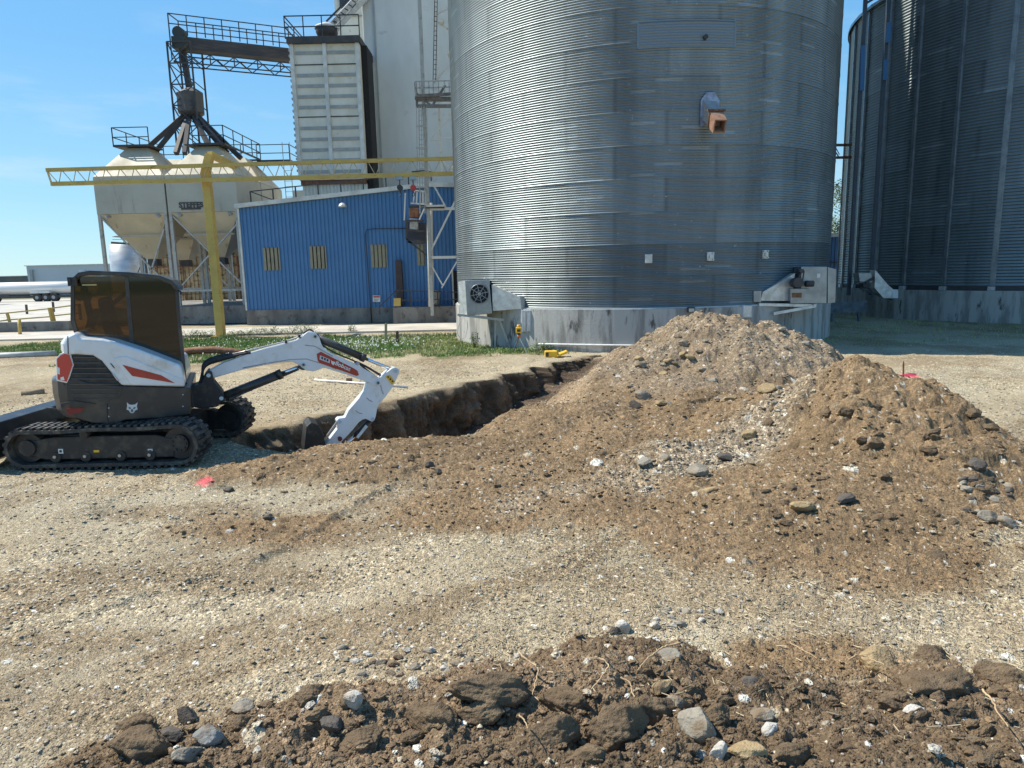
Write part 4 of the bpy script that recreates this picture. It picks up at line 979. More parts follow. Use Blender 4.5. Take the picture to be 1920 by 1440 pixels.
mb = MB(); ribbed(mb, xl + .1, xr, YT + .25, lambda x: 3.0, lambda x: zb - .24, .2, .04); mb.add([(xl + .1, YT + .25, 3), (xl + .1, YT + 5, 3), (xl + .1, YT + 5, zb - .24), (xl + .1, YT + .25, zb - .24)], [(0, 1, 2, 3)])
mb.build('lower_wall', WPANEL, wt, smooth=False)
MB().box((xl - .25, YT + 3, 5.0), (1.2, 3, 4.7)).build('side_shed', WPANEL, wt)
MB().box((xr + .17, YT + 1.2, (zt + zb) / 2 - .5), (.33, 1.6, zt - zb + 1)).build('shade_strip', mat('deep_shade_black', (.015, .015, .016), .9), wt)  # black box stands in for the deep shade beside the tower
# distributor and spouts on top
q = VP(613, 62, YT + 2); ds = empty('distributor', (q.x, q.y, q.z - .4), 'round white capped grain distributor on top of the white tower with two spouts', 'distributor')
mb = MB(); mb.path([q + Vector((0, 0, -.45)), q + Vector((0, 0, -.15)), q, q + Vector((0, 0, .25)), q + Vector((0, 0, .42))], [.3, .55, .62, .62, .25], 20); mb.build('drum', DSTEEL, ds)
mb = MB(); mb.path([q + Vector((0, 0, .2)), q + Vector((0, 0, .3)), q + Vector((0, 0, .52))], [.68, .68, .22], 20); mb.build('cap', TRIMW, ds)
MB().bar(VP(616, 52, YT + 2), VP(676, -12, YT + 3.4), .28).build('spout', GALV2, ds); MB().bar(VP(628, 58, YT + 2), VP(690, -8, YT + 3.4), .26).build('spout', GALV2, ds)
MB().bar(VP(612, 40, YT + 2), VP(672, -20, YT + 3.0), .10).build('spout_rail', DSTEEL, ds)
mb = MB(); 
for k in range(9): mb.bar(VP(618 + k * 7, 46 - 7.6 * k, YT + 2), VP(625 + k * 7, 50 - 7.6 * k, YT + 2.1), .05)
mb.build('spout_ties', DSTEEL, ds)

# ---------------------------------------------------------------- pale elevator tower + headhouse
YG = 43.5; gl = VP(688, 200, YG).x; gr_ = 1.5
gt = empty('elevator_tower', (gl, YG, 0), 'huge pale grey concrete elevator tower rising out of view behind the blue building', 'tower')
MB().box((6.2, 38.5, 15), (10.4, 9.8, 30)).build('hidden_shade_block', PALEC, gt, bevel=.08)  # unseen block added behind the big bin to keep sun off the second
MB().box(((gl + gr_) / 2, YG + 6, 14), (gr_ - gl, 12, 28)).build('wall', PALEC, gt, bevel=.08)
MB().box((gl + .72, YG - .02, 14), (.09, .12, 27.8)).build('downpipe', WPAN2, gt)
hh = empty('headhouse', (gl - 2, 49.5, 0), 'white panelled headhouse high behind the white tower', 'building')
ha = VP(629, 40, 49.5).x; hb = VP(672, 40, 49.5).x + 1.5
MB().box(((ha + hb) / 2, 51.5, 15), (hb - ha, 4, 30)).build('wall', WPANEL, hh); 
for k in range(7): MB().box(((ha + hb) / 2, 49.44, 18 + k * 1.6), (hb - ha, .1, .05)).build('seam', WPAN2, hh)
MB().box((VP(652, 0, 49.4).x, 49.42, VP(652, -2, 49.4).z), (1.1, .1, 1.1)).build('window', mat('dark_pane', (.04, .045, .05), .2), hh)

# ---------------------------------------------------------------- hopper tanks on legs
Y0 = 36.0; W_ = 3.62; xr0 = VP(443.5, 360, Y0).x; zT = VP(443, 326, Y0).z; zB = VP(443, 396, Y0).z
hp = empty('hopper_tanks', (xr0 - W_, Y0, 0), 'cream square hopper tanks on tall legs with a fan of dark spouts on top', 'storage tanks')
print('tanks', xr0, zT, zB)
for cx_ in (0, 1):
    for cy_ in (0, 1):
        x0 = xr0 - W_ * (cx_ + 1) + (.04 if cx_ == 0 else 0); x1 = xr0 - W_ * cx_ - (.04 if cx_ == 1 else 0); y0 = Y0 + cy_ * (W_ + .05); y1 = y0 + W_ - .05
        tk = MB().box(((x0 + x1) / 2, (y0 + y1) / 2, (zT + zB) / 2), (x1 - x0, y1 - y0, zT - zB)).build('tank', CREAMG, hp, bevel=.02)
        m0 = [Vector((x0, y0, zT + .01)), Vector((x1, y0, zT + .01)), Vector((x1, y1, zT + .01)), Vector((x0, y1, zT + .01))]; cxm, cym = (x0 + x1) / 2, (y0 + y1) / 2
        rz_ = zT + 1.60
        mt_ = [Vector((cxm + s1 * .55, cym + s2 * .55, rz_)) for s1, s2 in ((-1, -1), (1, -1), (1, 1), (-1, 1))]
        MB().loft(m0, mt_).build('roof', CREAM, tk, bevel=.02)
        bz = zB - 2.25; mo = [Vector((cxm + s1 * .3, cym + s2 * .3, bz)) for s1, s2 in ((-1, -1), (1, -1), (1, 1), (-1, 1))]
        mi = [Vector((v.x, v.y, zB - .01)) for v in m0]
        MB().loft(mo, mi).build('hopper', CREAM, tk)
        MB().box((cxm, cym, bz - .2), (.5, .5, .36)).build('outlet', DSTEEL, tk)
        zz_ = zB - 1.1; f_ = .5
        mb = MB(); rr = .3 + (x1 - x0) / 2 * .55
        for s_ in (-1, 1): mb.bar((cxm - rr, cym + s_ * rr, zz_), (cxm + rr, cym + s_ * rr, zz_), .06); mb.bar((cxm + s_ * rr, cym - rr, zz_), (cxm + s_ * rr, cym + rr, zz_), .06)
        mb.build('hopper_band', CREAMG, tk)
        for (ex) in (x0 + .5, x1 - .5):
            MB().tube((ex, y0 - .1, zB - .18), (ex + .12, y0 + .1, zB - .1), .08, 8).build('lug', GSTEEL, tk)
YL = [Y0 + .08, Y0 + W_, Y0 + 2 * W_]
for xx in (xr0 - .1, xr0 - W_ - .13, xr0 - W_ + .13, xr0 - 2 * W_ + .1):
    for yy in YL: MB().box((xx, yy, zB / 2 + .45), (.15, .15, zB - .9)).build('leg', GSTEEL, hp)
def xbr(xa, xb, yy, za, zb_):
    mb = MB(); mb.bar((xa, yy, za), (xb, yy, zb_), .07); mb.build('brace', GSTEEL, hp)
for yy in (YL[0], YL[2]):
    xbr(xr0 - W_ + .15, xr0 - .1, yy, zB - .1, 2.0); xbr(xr0 - W_ + .3, xr0 - .1, yy, 2.0, zB - .6)
    xbr(xr0 - 2 * W_ + .1, xr0 - W_ - .15, yy, zB - .1, 1.8); xbr(xr0 - W_ - .3, xr0 - 2 * W_ + 1.9, yy, zB - .8, 1.6)
    MB().bar((xr0 - 2 * W_, yy, 1.75), (xr0, yy, 1.75), .1).build('brace', GSTEEL, hp)
MB().box((xr0 - W_, Y0 + W_ + 1, .5), (2 * W_ + 1.0, 2 * W_ + 3, .9)).build('slab', CONCD, hp)
text('STEFFES', .36, VP(358, 384.5, Y0 - .03), (1, 0, 0), (0, 0, 1), .008, DSTEEL, 'lettering', hp, .012)
MB().box(VP(358, 391, Y0 - .03), (1.0, .02, .10)).build('nameplate', DSTEEL, hp)
# top platforms and rails
rt0 = zT + 1.62
def rail_loop(pts, h=.95, parent=hp, closed=False, name='railing'):
    mb = MB(); P_ = [Vector(p) for p in pts]; P_ = P_ + [P_[0]] if closed else P_
    for a, b in zip(P_[:-1], P_[1:]):
        for hz in (h, h * .5): mb.bar(a + Vector((0, 0, hz)), b + Vector((0, 0, hz)), .04)
        mb.bar(a + Vector((0, 0, .05)), b + Vector((0, 0, .05)), .05, .1)
        n = max(1, int((b - a).length / 1.1))
        for i in range(n + 1): p = a.lerp(b, i / n); mb.bar(p, p + Vector((0, 0, h)), .04)
    return mb.build(name, DSTEEL, parent)
yc = [Y0 + W_ / 2, Y0 + 1.5 * W_ + .05]
for cx_ in (0, 1):
    cxm = xr0 - W_ * (cx_ + .5)
    MB().box((cxm - .1, yc[0] - .2, rt0 + .03), (1.9, 1.3, .06)).build('walkway', DSTEEL, hp)
rail_loop([(xr0 - 1.5 * W_ + .75, yc[0] - .85, rt0), (xr0 - 1.5 * W_ - 1.1, yc[0] - .85, rt0), (xr0 - 1.5 * W_ - 1.1, yc[1] + .8, rt0), (xr0 - .5 * W_ + 1.0, yc[1] + .8, rt0), (xr0 - .5 * W_ + 1.0, yc[0] - .85, rt0), (xr0 - .5 * W_ - .6, yc[0] - .85, rt0)])
rail_loop([(xr0 - .5 * W_ + 1.0, yc[1] + .2, rt0 - .15), (xr0 + 1.1, yc[1] + .2, rt0 - .15), (xr0 + 1.1, yc[1] + 1.8, rt0 - .15)])
MB().box((xr0 - .2, yc[1] + .8, rt0 - .17), (2.8, 1.3, .06)).build('walkway', DSTEEL, hp)
mb = MB()
for s_ in (0, .42): mb.bar((xr0 + .75 + s_, yc[1] + .1, 2.5), (xr0 + .75 + s_, yc[1] + .1, rt0 + .9), .035)
for k in range(22): mb.bar((xr0 + .75, yc[1] + .1, 2.8 + k * .3), (xr0 + 1.17, yc[1] + .1, 2.8 + k * .3), .02)
mb.build('ladder', GSTEEL, hp)
# spider of spouts and the tower that carries it
dx = VP(357, 195, 39.6); db = VP(360, 215, 39.6)
sp_ = empty('spout_tower', (dx.x, 39.6, rt0), 'dark lattice spout tower with angled chutes fanning down onto the hopper tanks', 'spout tower')
mb = MB(); mb.path([VP(360, 222, 39.6), VP(359, 212, 39.6), VP(356, 176, 39.6), VP(353, 168, 39.6)], [.35, .72, .72, .35], 8, True); mb.build('distributor_box', mat('box_brown_grey', (.07, .07, .07), .7, c2=(.10, .095, .09), ns=2), sp_, smooth=False)
ends = [(272, 281, 37.8), (293, 283, 38.2), (330, 288, 37.6), (346, 288, 37.6), (394, 278, 37.8), (426, 287, 38.2), (452, 297, 39.2)]
for (ex, ey, eyy) in ends:
    a0 = db + Vector(((ex - 360) * .003, -.2, 0)); MB().bar(a0, VP(ex, ey, eyy), .20, .24).build('chute', DSTEEL, sp_)
zt2 = VP(325, 85, 39.6).z; xa2 = VP(327, 130, 39.6).x; xb2 = VP(370, 130, 39.6).x
for xx in (xa2, xb2):
    for yy in (39.0, 40.4): MB().bar((xx, yy, rt0), (xx, yy, zt2), .075).build('post', DSTEEL, sp_)
lv = np.linspace(rt0 + .3, zt2, 6)
for za, zb2 in zip(lv[:-1], lv[1:]):
    mb = MB(); mb.bar((xa2, 39.0, za), (xb2, 39.0, zb2), .04); mb.bar((xb2, 39.0, za), (xa2, 39.0, zb2), .05); mb.bar((xa2, 39.0, zb2), (xb2, 39.0, zb2), .06); mb.bar((xa2, 40.4, zb2), (xb2, 40.4, za), .05); mb.bar((xa2, 39.0, zb2), (xa2, 40.4, za), .05)
    mb.build('brace', DSTEEL, sp_)
MB().bar(VP(356, 172, 39.6), VP(341, 85, 39.6), .26).build('down_spout', DSTEEL, sp_)
# conveyor bridge
cb0 = VP(327, 66, 39.6); cb1 = VP(541, 103, 42.4)
cbz = VP(327, 66, 39.6).z
cv = empty('conveyor_bridge', (cb0.x, 39.6, cbz - 1), 'dark conveyor bridge with railing and truss crossing to the white tower', 'conveyor')
x0, y0, x1, y1 = cb0.x, 39.6, cb1.x + .3, 42.2
def CB(t, dz, dy=0): return Vector((x0 + (x1 - x0) * t, y0 + (y1 - y0) * t + dy, cbz + dz))
zz_ = VP(327, 82, 39.6).z - cbz
MB().bar(CB(0, -.42), CB(1, -.42), .7, .62).build('conveyor_trough', mat('trough_dark', (.05, .05, .055), .7, .1, c2=(.10, .085, .08), ns=2, stretch=(.3, 1, 3)), cv)
mb = MB()
for dz in (-.92, -1.45): mb.bar(CB(0, dz, -.4), CB(1, dz, -.4), .06); mb.bar(CB(0, dz, .5), CB(1, dz, .5), .06)
nb = 10
for i in range(nb):
    a, b = i / nb, (i + 1) / nb
    for dy in (-.4, .5): mb.bar(CB(a, -.92 if i % 2 else -1.45, dy), CB(b, -1.45 if i % 2 else -.92, dy), .045)
    if i % 2: mb.bar(CB(a, -.92, -.4), CB(a, -1.45, -.4), .05)
mb.build('truss', DSTEEL, cv)
mb = MB()
for dz in (.42, .92): mb.bar(CB(0, dz, -.55), CB(1, dz, -.55), .045); mb.bar(CB(0, dz, .6), CB(1, dz, .6), .045)
for i in range(8):
    for dy in (-.55, .6): mb.bar(CB(i / 7, -.1, dy), CB(i / 7, .92, dy), .045)
mb.bar(CB(0, .92, -.55), CB(0, .92, .6), .045); mb.bar(CB(0, .92, -.55), CB(0, -1.4, -.55), .05)
mb.build('railing', DSTEEL, cv)
mb = MB(); q = VP(336, 62, 39.5); mb.tube(q + Vector((0, -.2, 0)), q + Vector((0, .35, 0)), .3, 14); mb.box(q + Vector((.05, 0, -.55)), (.7, .7, .6)); mb.build('head_drive', mat('drive_green', (.04, .05, .045), .6), cv)

# tan corrugated wall behind the tanks, silver tank, distant buildings
YW = 47.0; wa = VP(278, 500, YW); wb = VP(470, 500, YW)
tw = empty('tan_shed', (wa.x, YW, 0), 'old tan corrugated shed with rusty rails behind the legs of the hopper tanks', 'shed')
mb = MB(); ribbed(mb, wa.x, wb.x, YW, lambda x: .5, lambda x: VP(300, 445, YW).z, .28, .06); mb.build('wall', TANC, tw, smooth=False)
MB().box(((wa.x + wb.x) / 2, YW + 2.1, VP(300, 445, YW).z / 2), (wb.x - wa.x - .1, 4, VP(300, 445, YW).z - .1)).build('body', TANC, tw)
mb = MB()
for py in (457, 470, 484, 501, 553): mb.bar(VP(282, py, YW - .15), VP(462, py - 4, YW - .15), .12 if py in (501,) else .06)
for px in range(286, 462, 11): mb.bar(VP(px, 447, YW - .18), VP(px + 8, 500, YW - .18), .035)
for px in (288, 336, 380, 392, 440, 450): mb.bar(VP(px, 445, YW - .25), VP(px + 14, 572, YW - .25), .08)
mb.build('rails', RUST, tw)
q = VP(243, 505, 52); st_ = empty('silver_tank', (q.x, 52, 0), 'round silver tank with a railed steel stair left of the hopper legs', 'tank')
zt3 = VP(243, 460, 52).z; mb = MB(); mb.path([(q.x, 52, -.2), (q.x, 52, zt3), (q.x, 52, zt3 + .04)], [1.25, 1.25, 1.1], 28); mb.build('shell', mat('tank_silver', (.48, .52, .55), .45, .5, c2=(.36, .38, .4), ns=1, stretch=(1, 1, 3)), st_)
mb = MB()
for k in range(4): mb.path([(q.x + 1.265 * math.cos(t), 52 + 1.265 * math.sin(t), .6 + k * .75) for t in np.linspace(0, 2 * math.pi, 29)], .02, 4, False)
mb.build('hoops', GALV2, st_)
mb = MB()
for a, b, w in (((209, 455), (272, 459), .14), ((211, 444), (262, 444), .04), ((211, 449), (262, 449), .03), ((232, 444), (232, 455), .03), ((250, 444), (251, 456), .03), ((262, 444), (262, 457), .04), ((268, 452), (276, 520), .12), ((261, 460), (268, 515), .08), ((255, 520), (272, 478), .05)): mb.bar(VP(*a, 50.4), VP(*b, 50.4), w)
mb.build('stair_frame', DSTEEL, st_)
def farbox(px0, px1, ytop, Y, D, m, nm, lab, cat):
    a, b = VP(px0, 520, Y), VP(px1, 520, Y); z = VP((px0 + px1) / 2, ytop, Y).z; r = empty(nm, (a.x, Y, 0), lab, cat)
    MB().box(((a.x + b.x) / 2, Y + D / 2, z / 2 - .5), (b.x - a.x, D, z + 1)).build('wall', m, r)
    MB().box(((a.x + b.x) / 2, Y + D / 2, z + .06), (b.x - a.x + .4, D + .4, .12)).build('roof', TRIMW, r); return r, a, b, z
r, a, b, z = farbox(52, 330, 496, 112, 25, CLOUDG, 'warehouse', 'long pale blue grey warehouse far off at the left', 'building')
MB().bar(VP(59, 506, 111.8), VP(61, 531, 111.8), .4).build('downpipe', WPAN2, r)
farbox(-60, 52, 519, 125, 25, mat('distant_brown', (.17, .16, .15), .9, c2=(.13, .12, .12), ns=.3), 'grey_shed', 'low dark grey shed beside the far pale warehouse', 'building')
# far tree line (very low) and the shed seen through the gap
q = VP(1556, 470, 46); gs = empty('blue_shed', (q.x, 46, 0), 'narrow slice of a second blue shed seen between the two round bins', 'building')
za = VP(1566, 444, 46).z; xa = VP(1535, 470, 46).x; xb = VP(1620, 470, 46).x
mb = MB(); ribbed(mb, xa, xb, 46, lambda x: 0, lambda x: za, .22, .04); mb.build('wall', BLUE, gs, smooth=False)
MB().box(((xa + xb) / 2, 49, za + .1), (xb - xa, 6.3, .22)).build('roof_trim', TRIMW, gs); MB().box(((xa + xb) / 2, 48.5, za / 2), (xb - xa - .1, 4.8, za - .1)).build('body', BLUE, gs)
MB().bar((xa, 45.95, VP(1566, 492, 46).z), (xb, 45.95, VP(1566, 492, 46).z), .08).build('rail', DSTEEL, gs)

# ---------------------------------------------------------------- yellow gantry
YY = 27.75; yb = GP(418, 632)
yg = empty('yellow_gantry', (yb.x, YY, 0), 'yellow post carrying a long horizontal lattice beam across the yard', 'gantry')
MB().box((VP(400, 470, YY).x, YY, VP(385, 322, YY).z / 2), (.30, .30, VP(385, 322, YY).z)).build('post', YEL, yg, bevel=.01)
MB().box((VP(400, 470, YY).x, YY, .03), (.6, .6, .06)).build('base_plate', YEL, yg)
MB().bar(VP(384, 330, YY), VP(394, 289, YY), .28).build('post_head', YEL, yg); MB().bar(VP(393, 289, YY), VP(440, 312, YY + 1.6), .22).build('head_arm', YEL, yg)
ca, cb = VP(88, 319, YY - .4), VP(853, 297, YY - .4); ba, bb2 = VP(97, 345, YY - .4), VP(853, 325.5, YY - .4)
zA = (ca.z + cb.z) / 2; print('gantry z', ca.z, cb.z, ba.z, bb2.z)
MB().bar(ca, cb, .16, .13).build('top_chord', YEL, yg); MB().bar(ba, bb2, .16, .15).build('bottom_chord', YEL, yg)
mb = MB(); n = 56
for i in range(n):
    t0, t1 = i / n, (i + 1) / n; a_, b_ = (ca.lerp(cb, t0), ba.lerp(bb2, t1)) if i % 2 == 0 else (ba.lerp(bb2, t0), ca.lerp(cb, t1))
    mb.tube(a_, b_, .016, 5)
mb.bar(ca, ba, .05); mb.build('lattice', mat('pale_yellow_rod', (.55, .47, .28), .5), yg)
for px in (749, 774):
    h = VP(px, 332, YY - .4); r = empty('hoist', (h.x, h.y, h.z - .5), {749: 'dark trolley hoist under the yellow beam, left of the pair', 774: 'red and white trolley hoist under the yellow beam, right of the pair'}[px], 'hoist')
    MB().box(h + Vector((0, 0, -.05)), (.26, .2, .12)).build('trolley', GALV2, r); MB().tube(h, h + Vector((0, 0, -.55)), .02, 6).build('chain', DSTEEL, r)
    c = h + Vector((0, 0, -.40)); MB().tube(c + Vector((0, -.08, 0)), c + Vector((0, .08, 0)), .11, 14).build('drum', DSTEEL if px == 749 else REDS, r)
    MB().path([h + Vector((0, 0, -.55)), h + Vector((.05, 0, -.65)), h + Vector((0, 0, -.72)), h + Vector((-.05, 0, -.67))], .018, 6).build('hook', DSTEEL, r)
MB().bar(VP(772, 322, YY - .5), VP(796, 320, YY - .5), .04).build('cable_arm', DSTEEL, yg)
# roof railing of the blue building
mb = MB(); ra = [VP(x, y, YB + 1.5) for x, y in ((469, 361), (521, 364), (780, 336))]
mb = MB(); RR = [(440 + 29, 361), (780, 333)]
a_, b_ = VP(469, 359, YB + 2), VP(808, 322, YB + 2)
mb.bar(a_, b_, .05)
for i in range(9):
    p = a_.lerp(b_, i / 8); mb.bar(p, (p.x, p.y, rooft(p.x) + .1), .06)
mb.bar(VP(469, 359, YB + 2), VP(520, 378, YB + 2), .05)
mb.build('roof_railing', DSTEEL, bb)

# ---------------------------------------------------------------- road, kerb, yellow railings, tanker
o = MB().box((-20.4, 30.2, -.02), (43, 3.8, .16)).build('pavement', SLAB); tag(o, kind='structure')
o = MB().box((-66, 66, -.05), (92, 62, .12)).build('yard_slab', SLAB); tag(o, kind='structure')
kb = MB().bar(VP(-80, 617, 33.4), VP(133, 612, 33.4), .3, .55).build('retaining_wall', CONCD); tag(kb, 'low dirty concrete wall under the yellow railings at the left', 'wall')
def yrail(pts, posts, Y, lab, h=None):
    r = empty('safety_railing', (VP(*pts[0][0], Y).x, Y, 0), lab, 'railing', 'yellow railings at the left edge'); mb = MB()
    for a, b in pts: mb.bar(VP(*a, Y), VP(*b, Y), .06)
    mb.build('rail', YEL, r)
    for (a, b) in posts: MB().bar(VP(*a, Y), VP(*b, Y), .10).build('post', YEL, r)
yrail([((12, 587), (92, 579)), ((12, 600), (92, 594)), ((-40, 590), (12, 587)), ((0, 602), (16, 600))], [((13, 586), (21, 613)), ((92, 577), (99, 607)), ((-38, 590), (-30, 618))], 33.6, 'yellow pipe railing on the low wall, with its left end cut off')
yrail([((96, 578), (150, 571)), ((100, 592), (150, 587))], [((96, 577), (103, 606)), ((148, 571), (152, 600))], 34.0, 'shorter yellow pipe railing touching the dark cab at the left')
r = empty('bollard', (VP(37, 626, 31).x, 31, 0), 'single yellow post in front of the low wall at the left', 'bollard'); mb = MB(); mb.tube(VP(36, 600, 31), VP(38, 632, 31), .07, 10); mb.build('post', YEL, r); 
mb = MB(); mb.path([VP(36, 600, 31) + Vector((0, 0, -.01)), VP(36, 600, 31) + Vector((0, 0, .05))], [.075, .03], 10); mb.build('cap', YEL, r)
for (px, y0, y1, lb) in ((49, 571, 590, 'left'), (99, 566, 585, 'right')):
    o = MB().bar(VP(px, y0, 52), VP(px + 2, y1, 52), .12).build('marker_post', DSTEEL); tag(o, f'thin dark post on the pale yard behind the railings, {lb} one of two', 'post')
Yk = 86
tk = empty('tanker_trailer', (VP(60, 560, Yk).x, Yk, 0), 'long white tanker trailer parked on the pale yard at far left', 'trailer')
tcz = VP(60, 541, Yk).z; xa, xb = VP(-60, 541, Yk).x, VP(175, 541, Yk).x; rr = .82
mb = MB(); mb.path([(xa - .3, Yk, tcz), (xa, Yk, tcz), (xb, Yk, tcz), (xb + .3, Yk, tcz)], [rr * .7, rr, rr, rr * .7], 20); mb.build('tank', mat('tanker_white', (.72, .72, .70), .35, .1, c2=(.5, .48, .45), ns=.4, stretch=(.2, 1, 3)), tk)
MB().box(((xa + xb) / 2, Yk - .2, tcz - rr - .2), (xb - xa - .5, 1.6, .28)).build('chassis', DSTEEL, tk)
for px in (-20, -8, 72, 88, 103, 150, 163):
    p = VP(px, 563, Yk - .9); w = MB().tube((p.x, Yk - 1.1, .5), (p.x, Yk - .5, .5), .5, 18).build('wheel', BLACK, tk); MB().tube((p.x, Yk - 1.13, .5), (p.x, Yk - 1.09, .5), .22, 12).build('rim', GALV2, w)
MB().box((VP(87, 556, Yk).x, Yk - .9, 1.15), (2.4, .6, .25)).build('fender', WSTEEL, tk)
p = VP(-5, 572, 76); r = empty('parked_trailer', (p.x, 76, 0), 'dark low wheeled trailer cut off by the left edge of the photo', 'trailer')
MB().box((p.x - 1.2, 76, 1.0), (4, 1.8, .3)).build('deck', DSTEEL, r)
for d in (-.9, .1): w = MB().tube((p.x + d, 74.9, .45), (p.x + d, 75.3, .45), .45, 16).build('wheel', BLACK, r); MB().tube((p.x + d, 74.87, .45), (p.x + d, 74.9, .45), .2, 10).build('rim', GALV2, w)
# ---------------------------------------------------------------- compact excavator
EXW = mat('excavator_white', (.74, .76, .78), .28, 0.0, c2=(.66, .68, .69), ns=2.5, coat=.5, c3=(.50, .44, .34), ns3=3.5, lo3=.55, hi3=.78)
EXC = mat('excavator_charcoal', (.030, .031, .034), .36, .1, c2=(.10, .088, .068), ns=3.5, lo=.48, hi=.78, coat=.15)
EXB = mat('excavator_black_steel', (.028, .028, .030), .5, .2, c2=(.09, .08, .065), ns=7, lo=.5, hi=.75, bump=.1)
EXT = mat('track_rubber', (.030, .030, .031), .62, 0, c2=(.15, .13, .10), ns=7, lo=.46, hi=.68, bump=.25)
EXR = mat('excavator_red', (.42, .035, .02), .35, c2=(.34, .03, .02), ns=6, coat=.3)
CHROME = mat('chrome_rod', (.75, .76, .78), .16, 1.0)
PIN = mat('pin_steel', (.42, .42, .43), .4, .8)
def glass(name, tint, rough=.03, refl=.10):
    m = bpy.data.materials.new(name); m.use_nodes = True; t = m.node_tree; N = t.nodes; N.clear(); K = t.links.new
    o = N.new('ShaderNodeOutputMaterial'); tr = N.new('ShaderNodeBsdfTransparent'); tr.inputs[0].default_value = (*tint, 1)
    gl_ = N.new('ShaderNodeBsdfGlossy'); gl_.inputs['Roughness'].default_value = rough; gl_.inputs['Color'].default_value = (.9, .9, .9, 1)
    lw = N.new('ShaderNodeLayerWeight'); lw.inputs[0].default_value = .35
    mr = N.new('ShaderNodeMapRange'); mr.inputs[3].default_value = refl * .5; mr.inputs[4].default_value = .7; K(lw.outputs['Fresnel'], mr.inputs[0])
    x = N.new('ShaderNodeMixShader'); K(mr.outputs[0], x.inputs[0]); K(tr.outputs[0], x.inputs[1]); K(gl_.outputs[0], x.inputs[2]); K(x.outputs[0], o.inputs[0]); return m
GL_A = glass('amber_cab_glass', (.24, .155, .06), refl=.05); GL_D = glass('dark_cab_glass', (.035, .033, .028), refl=.05)
YN = 8.42; YF = 9.98; BW = .40
tl_ = VP(8, 850, YN); tr_ = VP(372, 850, YN)
ex = empty('mini_excavator', ((tl_.x + tr_.x) / 2, 9.4, 0), 'white and charcoal tracked mini excavator digging into the pit with its arm down', 'excavator')
TZ0, TZ1 = .035, .555; rL = .245; rR = .262
def loop(off, n=150):
    """closed track outline in X,Z, pushed out by off"""
    cl = (tl_.x + rL, TZ0 + rL - .0); crr = (tr_.x - rR, TZ0 + rR); P = []
    def arc(c, r, a0, a1, k): return [(c[0] + (r + off) * math.cos(a0 + (a1 - a0) * i / k), c[1] + (r + off) * math.sin(a0 + (a1 - a0) * i / k)) for i in range(k + 1)]
    P += arc(cl, rL, math.radians(270), math.radians(98), 16); 
    k = 14
    a, b = P[-1], (crr[0], crr[1] + rR + off)
    for i in range(1, k):
        t = i / k; P.append((a[0] + (b[0] - a[0]) * t, a[1] + (b[1] - a[1]) * t - .014 * math.sin(math.pi * t * 2) ** 2))
    P += arc(crr, rR, math.radians(90), math.radians(-90), 16)
    return P[::1]
